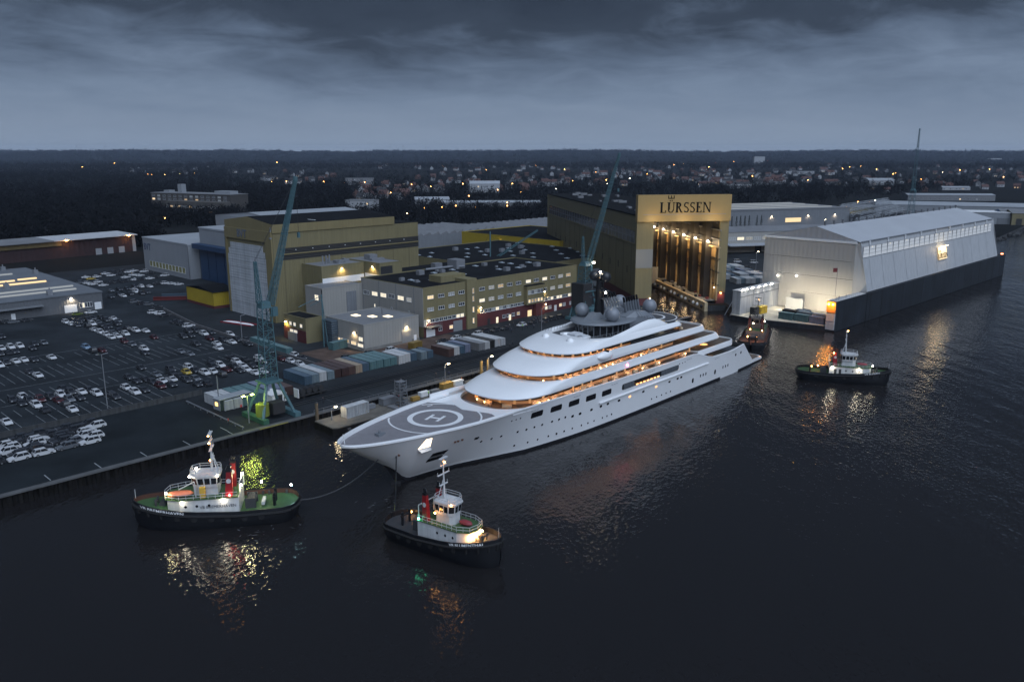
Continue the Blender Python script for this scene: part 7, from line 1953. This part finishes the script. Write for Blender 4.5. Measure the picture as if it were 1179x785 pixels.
t = pbuild('grey_warehouse', 'large grey warehouse with glowing rooflight strips behind the eastern yard', 838, 262, 140, 90, 15, R(20), m_mgrey, m_groof, 'warehouse')
for k in range(4): mb = MB(); mb.box(10, 130, 14 + k * 20, 15.6 + k * 20, 15.5, 16.2); mb.build('rooflight', g_cool, t)
for x in (48, 90, 122): wall_lamp(t, x, 0, 9, 500, (1, .75, .5))
mb = MB(); mb.box(64, 82, -.3, -.02, 3, 7); mb.build('lit_gate', g_warm, t)
for k in range(7):
    x = [842, 847.5, 852, 857, 862, 871, 876][k]
    p = P(x, 265 - k * .3)
    tt = thing('poplar', '%s slim dark conifer from the hall along the grey warehouse wall' % ORD[k], 'tree', (p[0], p[1], 2.5), 0, 'conifers before the grey warehouse')
    mb = MB(); mb.tube((0, 0, 0), (0, 0, 7), .3, 6, .08); mb.build('trunk', mat('bark', (.03, .025, .02), .9), tt)
    mb = MB()
    for q in range(420):
        z = rnd.random() ** .8 * 11 + 1.0; r_ = (12.2 - z) / 11 * 2.0 * math.sqrt(rnd.random()); a = rnd.uniform(0, 6.28); s = rnd.uniform(.25, .6)
        c = Vector((r_ * math.cos(a), r_ * math.sin(a), z)); u = Vector((rnd.uniform(-1, 1), rnd.uniform(-1, 1), rnd.uniform(-1, 1))).normalized() * s; v = Vector((rnd.uniform(-1, 1), rnd.uniform(-1, 1), rnd.uniform(-.2, 1))).normalized() * s
        mb.add([tuple(c), tuple(c + u), tuple(c + v)], [(0, 1, 2)])
    mb.build('crown', mat('conifer_foliage', (.014, .022, .016), .9), tt)
t = pbuild('long_eastern_hall', 'long pale low hall with a lit window strip right of the dock hall', 836, 291, 95, 34, 14, R(14), m_beige, m_groof, 'hall', 2.5)
for k in range(14): window(t, 4 + k * 6.5, 0, 9.5, 5.2, 2.0, 3, g_white if k % 3 else None)
for x in (18, 50, 78): wall_lamp(t, x, 0, 6, 900, (1, .8, .55))
mb = MB(); mb.box(-4, 90, -12, -.05, 5.6, 6.2); mb.build('canopy', m_lroof, t)
mb = MB(); mb.box(22, 27, -.3, -.02, 0, 4.4); mb.build('gate', m_dark, t)
t = pbuild('long_grey_store', 'long grey low store with white roof edges behind the floating dock', 1008, 249, 165, 40, 13, R(-22), m_grey, m_lroof, 'warehouse', 3)
for k in range(9): mb = MB(); mb.box(6 + k * 17, 14 + k * 17, -.3, -.02, .2, 7); mb.build('loading_door', m_mgrey, t)
t = pbuild('white_roof_store', 'wide white-roofed store at the far right above the bank', 1092, 257, 110, 30, 11, R(-18), m_grey, m_white, 'warehouse')
for k in range(6): mb = MB(); mb.box(8 + k * 17, 18 + k * 17, -.3, -.02, .2, 6); mb.build('loading_door', m_mgrey, t)
t = pbuild('blue_store', 'blue gabled store with a bright lit doorway at the river bank', 1152, 258, 16, 22, 11, R(-12), mat('store_blue', (.06, .13, .25), .6), m_groof, 'warehouse', 3)
mb = MB(); mb.box(9.5, 12, -.3, -.02, 0, 8); mb.build('lit_doorway', g_white, t)
t = pbuild('ochre_store', 'ochre gabled store beside the blue one at the river bank', 1164, 259, 26, 22, 11, R(-12), m_yel, m_groof, 'warehouse', 3)
mb = MB(); mb.box(4, 9, -.3, -.02, 0, 6); mb.build('gate', m_dark, t)
t = pbuild('yellow_store', 'low yellow building lit by a lamp beyond the eastern warehouses', 970, 247, 40, 18, 8, R(10), m_yol, m_groof, 'warehouse', 2)
wall_lamp(t, 8, 0, 6.5, 800, (1, .8, .4), g_lampc)
# pipes and light steel frames in the yard behind the dock
t = thing('steel_pipe_rack', 'pale steel truss sections stacked behind the dock roof', 'truss', (*P(985, 258), 2.5), R(20))
for k in range(4):
    mb = MB(); mb.lattice((0, k * 7, 4 + k * 4), (64, k * 7 + 6, 12 + k * 3), 2.5, 2.5, 16, .25, .14); mb.build('truss_section', m_lroof, t)
for x in (4, 34, 60): mb = MB(); mb.box(x, x + .6, -1, 30, 0, 9); mb.build('trestle', m_mgrey, t)

# big institutional block in the wood
t = pbuild('institute_block', 'brown-grey multi-storey institute with lit windows standing among the dark wood', 176, 247, 118, 26, 24, R(-26), mat('institute_render', (.055, .05, .047), .8, var=.15), m_groof)
mb = MB(); mb.prism([(40, -16), (122, -16), (122, -.05), (40, -.05)], 0, 17); mb.build('front_wing', mat('institute_render_light', (.075, .07, .065), .8, var=.15), t)
mb = MB(); mb.box(38, 44, 4, 10, 24.5, 34); mb.build('stair_head', m_grey, t)
mb = MB(); mb.box(90, 112, 6, 18, 24.5, 27.5); mb.box(14, 22, 6, 14, 24.5, 27); mb.build('roof_house', m_grey, t)
for f in range(5):
    for k in range(14): window(t, 4 + k * 8.2 if f > 2 else 43 + k * 5.6, -.0 if f > 2 else -16.0, 3 + f * 4.2 if f < 3 else 14 + (f - 2) * 3.6, 4.0, 1.9, 3, g_warm if rnd.random() < .12 else None)
# named larger blocks of the town
TOWN = [('white_block', 'plain white factory block behind the ochre hall roof', 398, 245, 34, 20, 14, -8, 'w', 0, 'building'), ('apartment_block', 'pale long apartment block with pitched roof and street lamps before it', 541, 222, 52, 14, 15, 4, 'w', 5, 'building'), ('market_hall', 'low white-roofed market hall between the trees', 478, 236, 46, 24, 7, 10, 'w', 3, 'hall'),
        ('row_of_stores', 'long low pale store roof right of the market hall', 505, 239, 130, 30, 6, 2, 'g', 2, 'building'), ('flat_block', 'grey four-storey flat block above the white factory', 398, 213, 60, 14, 14, 6, 'g', 0, 'building'), ('tower_block', 'solitary pale tower block near the horizon with a red light', 868, 190, 60, 30, 46, 0, 'w', 0, 'tower'), ('white_tower', 'tiny white block on the wooded ridge behind the dock hall', 745, 185, 80, 40, 34, 0, 'w', 0, 'tower'),
        ('villa_terrace', 'cluster-front white terrace right of the dock hall sign', 831, 213, 44, 16, 9, -30, 'w', 4, 'building'), ('long_terrace', 'second white terrace stepping behind the first beside the sign', 846, 217, 36, 14, 8, 15, 'w', 4, 'building'), ('school_block', 'long pale flat school above the grey warehouse', 905, 201, 90, 24, 10, 0, 'w', 0, 'building'), ('works_hall', 'pale works hall among trees left of the far crane', 1000, 213, 60, 30, 10, 8, 'w', 4, 'hall'),
        ('ridge_blocks', 'far pale blocks on the ridge at the right', 1122, 184, 190, 60, 30, 0, 'w', 0, 'building'), ('ridge_house', 'far pale house on the ridge right of the crane jib', 1140, 186, 90, 40, 24, 0, 'w', 0, 'building'), ('glasshouse', 'long low white glasshouse roof right of the far crane', 1085, 219, 50, 16, 5, -4, 'w', 2, 'building'), ('white_long_store', 'long low white store beyond the river stores', 1045, 231, 120, 26, 8, -6, 'g', 2, 'building')]
h_w = mat('house_white', (.30, .31, .325), .8, var=.15); h_g = mat('house_grey', (.17, .175, .185), .8, var=.15); h_b = mat('house_brick', (.10, .055, .045), .85, var=.2)
r_d = mat('house_roof_dark', (.028, .028, .031), .85, var=.25); r_r = mat('house_roof_tile', (.075, .038, .033), .85, var=.25)
keep = []
for nm, lab, x, y, w, d, h, rz, c, rf, cat in TOWN:
    t = pbuild(nm, lab, x, y, w, d, h, R(rz), h_w if c == 'w' else h_g, m_groof if not rf else (r_d if h < 9.5 and c == 'w' and rf > 3 else m_lroof), cat, rf if rf else 'flat')
    nf = max(1, int(h / 4.2)); nw = max(3, int(w / 6))
    for f in range(nf):
        for k in range(nw):
            if rnd.random() < .75 and P(x, y)[1] < 1900: window(t, 3 + k * (w - 5) / nw, 0, 2.4 + f * 4.0, 2.0, 1.7, 2, g_warm if rnd.random() < .1 else None)
    p = P(x, y); keep.append((p[0] + w / 2 * math.cos(R(rz)), p[1] + d / 2, max(w, 20) * .7))
keep.append((P(214, 244)[0], P(214, 244)[1], 70))

# houses: one small house per roof that can be told apart
_hm = {}


def house_mesh(v):
    if v not in _hm:
        w, d, h, r_, mw, mr = [(11, 9, 5.5, 4.6, h_w, r_d), (12, 9, 5, 4.8, h_w, r_r), (10, 10, 6, 4.2, h_g, r_d), (15, 10, 6.5, 4.6, h_w, r_d), (12, 9, 5.5, 4.4, h_b, r_r), (22, 10, 7.5, 4.2, h_w, r_r), (13, 10, 5.5, 5.2, h_g, r_r)][v]
        a = MB(); a.prism([(-w / 2, -d / 2), (w / 2, -d / 2), (w / 2, d / 2), (-w / 2, d / 2)], 0, h); a.add([(-w / 2, -d / 2, h), (-w / 2, d / 2, h), (-w / 2, 0, h + r_ - .15), (w / 2, -d / 2, h), (w / 2, d / 2, h), (w / 2, 0, h + r_ - .15)], [(0, 2, 1), (3, 4, 5)])
        b = MB(); b.loft([[(-w / 2 - .5, -d / 2 - .6, h - .3), (-w / 2 - .5, 0, h + r_), (-w / 2 - .5, d / 2 + .6, h - .3)], [(w / 2 + .5, -d / 2 - .6, h - .3), (w / 2 + .5, 0, h + r_), (w / 2 + .5, d / 2 + .6, h - .3)]], False)
        c = MB(); c.box(w * .2, w * .2 + .9, .6, 1.5, h + r_ * .5, h + r_ + 1.2)
        g = MB()
        for k in range(2): x = -w * .3 + k * w * .4; g.box(x, x + 1.4, -d / 2 - .06, -d / 2 + .1, 1.2, 2.8)
        _hm[v] = (a.mesh('wall', mw), b.mesh('roof', mr), c.mesh('chimney', h_b), g.mesh('window', g_warm), g.mesh('window', m_pane))
    return _hm[v]


HN = ['white dark-roofed house', 'white tile-roofed house', 'grey square house', 'long white house', 'brick tile-roofed house', 'white row house', 'steep-roofed grey house']
CL = [((300, 395, 198, 213), 16, 'beyond the ochre hall roof', (0, 2, 3, 4)), ((395, 480, 213, 232), 22, 'behind the white factory', (0, 1, 3, 4, 6)), ((480, 620, 200, 222), 40, 'around the pale apartment block', (0, 1, 2, 4, 6)), ((620, 735, 194, 216), 32, 'beside the middle crane jib', (0, 1, 3, 4, 5)), ((735, 830, 188, 212), 30, 'just above the dock hall sign', (0, 1, 4, 5, 6)), ((800, 905, 196, 220), 34, 'behind the grey warehouse', (0, 1, 3, 5)),
      ((880, 1000, 188, 215), 34, 'above the dock roof', (0, 1, 2, 5)), ((1000, 1179, 192, 222), 46, 'at the far right above the river stores', (0, 1, 2, 4, 6)), ((430, 640, 186, 200), 20, 'far out near the horizon in the middle', (0, 3, 5)), ((120, 300, 186, 203), 12, 'far out above the left wood', (0, 3))]
for (x0, x1, y0, y1), n, where, kinds in CL:
    lot = []
    for i in range(int(n * 1.5)):
        x, y = rnd.uniform(x0, x1), rnd.uniform(y0, y1)
        p = P(x, y)
        if any(math.hypot(p[0] - q[0], p[1] - q[1]) < q[2] + 14 for q in keep): continue
        lot.append((x, y, p, kinds[rnd.randrange(len(kinds))])); keep.append((p[0], p[1], 11))
    seen = {}
    for x, y, p, v in sorted(lot):
        wa, ro, ch, wl, wd = house_mesh(v)
        seen[v] = seen.get(v, 0) + 1
        t = thing('house', '%s %s from the left %s' % (ORD[seen[v] - 1], HN[v], where), 'house', (p[0], p[1], 2.5), rnd.choice([0, 1.57, .4, -.5, 1.1]) + rnd.uniform(-.2, .2), 'small houses ' + where)
        s = rnd.uniform(.9, 1.25); t.scale = (s, s, s)
        put('wall', wa, t); put('roof', ro, t); put('chimney', ch, t)
        if y > 196: put('window', wl if rnd.random() < .25 else wd, t)

# street lamps of the town
sl = MB(); sl.tube((0, 0, 0), (0, 0, 8.2), .12, 5); slm = sl.mesh('pole', m_dark)
lamp_no = {}


def far_lamp(x, y, k, z=8.4):
    lamp_no[k] = lamp_no.get(k, 0) + 1; no = ORD[lamp_no[k] - 1]
    p = P(x, y); d = p[1]
    colr = (1, .42, .10) if k == 'o' else (1, .85, .6) if k == 'w' else (1, .1, .06)
    r_ = .28 + d / 4200
    key = 'lamp_head_%s_%d' % (k, int(d / 400))
    if key not in bpy.data.meshes:
        hm = MB(); hm.ball((0, 0, 0), r_, 8, 5); me = hm.mesh(key, glow('town_lamp_' + k, colr, 16))
    t = thing('town_lamp', '%s %s from the left in the far town' % (no, {'o': 'orange street lamp', 'w': 'white street lamp', 'r': 'red warning lamp'}[k]), 'street lamp', (p[0], p[1], 2.5), 0, {'o': 'orange street lamps of the town', 'w': 'white lamps of the town', 'r': 'red lamps of the town'}[k])
    put('pole', slm, t); o = put('lamp_head', bpy.data.meshes[key], t, (0, 0, z))


LS = [(319, 186, 'o'), (313, 211, 'o'), (330, 211, 'o'), (373, 211, 'o'), (326, 221, 'o'), (355, 219, 'o'), (397, 212, 'o'), (420, 212, 'o'), (442, 212, 'o'), (474, 215, 'o'), (496, 216, 'o'), (469, 251, 'o'), (489, 244, 'o'), (509, 243, 'o'), (525, 241, 'o'), (548, 243, 'o'), (584, 241, 'o'), (584, 237, 'o'), (618, 238, 'o'), (545, 217, 'o'), (533, 214, 'o'), (558, 214, 'o'), (573, 220, 'o'), (590, 214, 'o'), (627, 211, 'o'), (659, 210, 'o'), (640, 219, 'w'), (593, 187, 'w'), (617, 190, 'o'),
      (699, 214, 'w'), (698, 209, 'o'), (776, 189, 'o'), (787, 188, 'o'), (823, 187, 'r'), (845, 185, 'o'), (884, 184, 'r'), (816, 192, 'o'), (804, 215, 'w'), (866, 204, 'o'), (896, 203, 'o'), (869, 183, 'r'), (95, 192, 'o'), (171, 201, 'o'), (175, 202, 'o'), (190, 202, 'o'), (207, 201, 'o'), (224, 200, 'o'), (132, 187, 'o'), (172, 226, 'o'), (170, 245, 'w'), (177, 251, 'w'), (188, 256, 'o'), (191, 257, 'o'), (185, 268, 'o'), (240, 246, 'w'), (212, 235, 'o'), (898, 204, 'o'), (970, 194, 'o'), (978, 192, 'o'), (991, 191, 'o'), (955, 197, 'o'), (1009, 195, 'o'), (1028, 201, 'o'), (1031, 200, 'o'), (1105, 196, 'o'), (1139, 195, 'o'), (1176, 178, 'r'), (1007, 234, 'w'), (987, 236, 'o'), (974, 243, 'o'), (1000, 236, 'o'), (540, 228, 'o'), (450, 224, 'o'), (600, 223, 'o'), (686, 199, 'o'), (725, 207, 'w'), (650, 195, 'o'), (560, 196, 'o'), (510, 191, 'o'), (745, 201, 'o'), (1060, 208, 'o'), (1155, 205, 'o'), (930, 209, 'o'), (1085, 199, 'w')]
for x, y, k in sorted(LS): far_lamp(x, y + 4.5 * (1 if y > 215 else .6), k)

# woods: bare winter trees, one mass
def wood(name, label, spots, seed, tris, col, crown=True):
    g = np.random.default_rng(seed)
    n = len(spots); S = np.array(spots)
    base = S[:, None, :3].repeat(tris, 1); H = S[:, 3][:, None].repeat(tris, 1); Wd = S[:, 4][:, None].repeat(tris, 1)
    u = g.normal(size=(n, tris, 3)); u /= np.linalg.norm(u, axis=2, keepdims=True)
    rr = g.random((n, tris)) ** .45
    c = np.empty((n, tris, 3))
    c[..., 0] = base[..., 0] + u[..., 0] * rr * Wd * .5; c[..., 1] = base[..., 1] + u[..., 1] * rr * Wd * .5; c[..., 2] = base[..., 2] + H * .56 + u[..., 2] * rr * H * .45
    sz = (Wd * .11 + .35)[..., None] * g.uniform(.6, 1.5, (n, tris, 1))
    d1 = g.normal(size=(n, tris, 3)); d1[..., 2] = np.abs(d1[..., 2]) * 1.3; d2 = g.normal(size=(n, tris, 3)) * .45
    V = np.stack([c - d1 * sz * .5, c + d1 * sz * .5 + d2 * sz * .4, c + d2 * sz], 2)
    # trunk slivers
    T = S[:, :3]; h = S[:, 3:4]
    tr = np.stack([T + [-.25, 0, 0], T + [.25, 0, 0], T + np.concatenate([np.zeros((n, 2)), h * .6], 1)], 1)
    V = np.concatenate([V.reshape(-1, 3), tr.reshape(-1, 3)])
    me = bpy.data.meshes.new(name); nf = len(V) // 3
    me.vertices.add(len(V)); me.vertices.foreach_set('co', V.astype(np.float32).ravel())
    me.loops.add(nf * 3); me.loops.foreach_set('vertex_index', np.arange(nf * 3, dtype=np.int32))
    me.polygons.add(nf); me.polygons.foreach_set('loop_start', np.arange(0, nf * 3, 3, dtype=np.int32)); me.polygons.foreach_set('loop_total', np.full(nf, 3, dtype=np.int32))
    me.materials.append(col); me.update(calc_edges=True); me.validate()
    o = put(name, me); tag(o, label, 'woodland', kind='stuff')
    return o


m_tw = mat('winter_twigs', (.0110, .0116, .0130), .95, var=.45, vscale=.02, spec=0.0)
m_ev = mat('evergreen_mass', (.006, .009, .0085), .95, var=.4, vscale=.03, spec=0.0)
g = np.random.default_rng(3)


def near_building(px, py):
    return any((px - q[0]) ** 2 + (py - q[1]) ** 2 < (q[2] * .75) ** 2 for q in keep)


# yard and buildings keep-out (in yard coordinates) so that no tree stands in a hall
def in_yard(X, Y):
    a = (X - Q[0]) * E1[0] + (Y - Q[1]) * E1[1]; b = (X - Q[0]) * E2[0] + (Y - Q[1]) * E2[1]
    return (b < 345) & (a < 260) | (b < 420) & (a < 130) | (b < 300) & (a >= 260)


def scatter(n, x0, x1, y0, y1, hmin, hmax, wmin, wmax, keepout=True):
    out = []
    xs, ys = g.uniform(x0, x1, n), g.uniform(y0, y1, n)
    for x, y in zip(xs, ys):
        X, Y = P(x, y)
        if keepout and (in_yard(X, Y) or near_building(X, Y)): continue
        if X > 150 and Y < 900 and X > 330 * (Y / 900) * 0 + 150 and Y < 830: continue
        if X > 300 and Y < 1000 and x > 960 and y > 232: continue
        if x > 1150 and y > 240: continue
        out.append((X, Y, 2.4, g.uniform(hmin, hmax), g.uniform(wmin, wmax)))
    return out


sp = scatter(3600, -60, 182, 206, 285, 13, 19, 9, 14) + scatter(900, 255, 400, 218, 262, 12, 18, 9, 13) + scatter(900, 180, 260, 205, 262, 11, 17, 9, 13)
wood('forest', 'dense dark leafless wood behind the far red shed', sp, 11, 46, m_tw)
sp = scatter(1500, 380, 660, 225, 262, 9, 16, 7, 12) + scatter(700, 640, 960, 212, 240, 9, 16, 8, 12) + scatter(700, 900, 1200, 215, 240, 8, 15, 8, 12)
wood('tree_belt', 'dark leafless tree belt between the yard and the town', sp, 12, 40, m_tw)
sp = scatter(3200, 230, 1210, 194, 226, 10, 17, 10, 16) + scatter(1500, -40, 260, 190, 207, 12, 18, 14, 22)
wood('town_trees', 'bare dark trees filling the gaps between the town houses', sp, 13, 30, m_tw)
sp = scatter(700, 230, 1210, 196, 224, 9, 16, 6, 10)
wood('evergreens', 'scattered dark evergreen clumps among the town houses', sp, 14, 36, m_ev)
sp = scatter(4200, -60, 1240, 183.5, 195, 14, 22, 26, 60)
wood('far_woods', 'far wooded plain fading towards the horizon', sp, 15, 26, m_tw)

# ridge at the horizon
mb = MB(); n = 160
from mathutils import noise as mnoise
rows_ = []
for k, (yy, hh) in enumerate(((6200, 3), (7200, 34), (8200, 70), (9400, 88), (11000, 60))):
    row = []
    for i in range(n + 1):
        X = -9500 + 19000 * i / n
        nz = mnoise.noise(Vector((X * .0006, yy * .0002, 3.1))) * .5 + mnoise.noise(Vector((X * .0035, k * 2.0, 8))) * .16 + mnoise.noise(Vector((X * .012, k * 3.0, 1))) * .07
        row.append((X, yy + 150 * mnoise.noise(Vector((X * .001, k, 0))), 2 + hh * (1.0 + .55 * nz)))
    rows_.append(row)
mb.loft(rows_, False)
tag(mb.build('hills', mat('wooded_ridge', (.012, .014, .017), .95, var=.4, vscale=.004, spec=0.0)), kind='structure')
sp = []
for i in range(3600):
    X = g.uniform(-6400, 6400); k = g.integers(1, 4); f = g.random()
    i0_ = int((X + 9500) / 19000 * n); a, b = rows_[k - 1][i0_], rows_[k][i0_]
    sp.append((X, a[1] + (b[1] - a[1]) * f, a[2] + (b[2] - a[2]) * f - 2, g.uniform(12, 22), g.uniform(40, 95)))
wood('ridge_wood', 'wooded ridge closing the view along the horizon', sp, 16, 22, m_tw)
# wind turbines far away
tu = None
for i, (x, y) in enumerate(((452, 172), (466, 172), (492, 171), (97, 173), (128, 172), (172, 173))):
    X = (x - PW / 2) / FOC * 9000
    t = thing('wind_turbine', 'tiny wind turbine on the horizon, %s from the left' % ORD[[3, 4, 5, 0, 1, 2][i]], 'wind turbine', (X, 9100, 60), 0, 'wind turbines on the horizon')
    mb = MB(); mb.tube((0, 0, 0), (0, 0, 75), 2.0, 6, 1.2); mb.build('tower', m_grey, t)
    for q in range(3): a = R(90 + 120 * q + 37 * i); mb = MB(); mb.tube((0, -3, 75), (36 * math.cos(a), -3, 75 + 36 * math.sin(a)), 1.3, 4, .4); mb.build('blade', m_grey, t)

# river bank at the far right
mb = MB()
for i in range(260):
    f = rnd.random(); x = 1146 + (1300 - 1146) * f; y = 277 - (277 - 234) * f
    p = P(x, y, 0); s = rnd.uniform(.8, 2.2); c = Vector((p[0] + rnd.uniform(-4, 3), p[1] + rnd.uniform(-4, 2), rnd.uniform(-.3, 1.0)))
    mb.ball(tuple(c), s, 5, 3)
tag(mb.build('bank_rubble', m_dconc), 'dark rubble along the far right river bank', 'rubble', kind='stuff')

# broken foam on the river where the tugs and the stern have stirred it
mb = MB()
for x0, y0, rx, ry, n in ((892, 404, 20, 8, 80), (858, 384, 14, 6, 50), (975, 452, 70, 14, 60), (905, 430, 40, 14, 50), (290, 612, 60, 14, 24), (440, 588, 30, 14, 20), (1095, 470, 60, 30, 30), (985, 400, 40, 10, 30)):
    for i in range(n):
        x, y = rnd.gauss(x0, rx * .6), rnd.gauss(y0, ry * .6); p = P(x, y, 0); L = rnd.uniform(.12, .7); w_ = rnd.uniform(.03, .12); a = R(rnd.gauss(20, 35))
        c, s_ = math.cos(a), math.sin(a)
        mb.add([(p[0] - c * L, p[1] - s_ * L, .02), (p[0] + s_ * w_, p[1] - c * w_, .03), (p[0] + c * L, p[1] + s_ * L, .02), (p[0] - s_ * w_, p[1] + c * w_, .03)], [(0, 1, 2, 3)])
tag(mb.build('wake_foam', mat('river_foam', (.11, .115, .125), .7)), 'thin broken foam streaks on the dark river around tugs and stern', 'foam', kind='stuff')
# ------------------------------------------------------------------ evening haze over the plain
def haze():
    m = bpy.data.materials.new('evening_haze'); m.use_nodes = True
    nt = m.node_tree; nt.nodes.clear()
    o = nt.nodes.new('ShaderNodeOutputMaterial'); v = nt.nodes.new('ShaderNodeVolumePrincipled')
    v.inputs['Color'].default_value = (.62, .76, 1.0, 1); v.inputs['Density'].default_value = HAZE; v.inputs['Anisotropy'].default_value = 0.0
    nt.links.new(v.outputs[0], o.inputs['Volume'])
    mb = MB(); mb.box(-12000, 12000, -800, 12500, -4, 170)
    ob = mb.build('haze', m); tag(ob, 'thin blue evening haze over river, yard and town', 'haze', kind='stuff')


HAZE = 0.000034
haze()
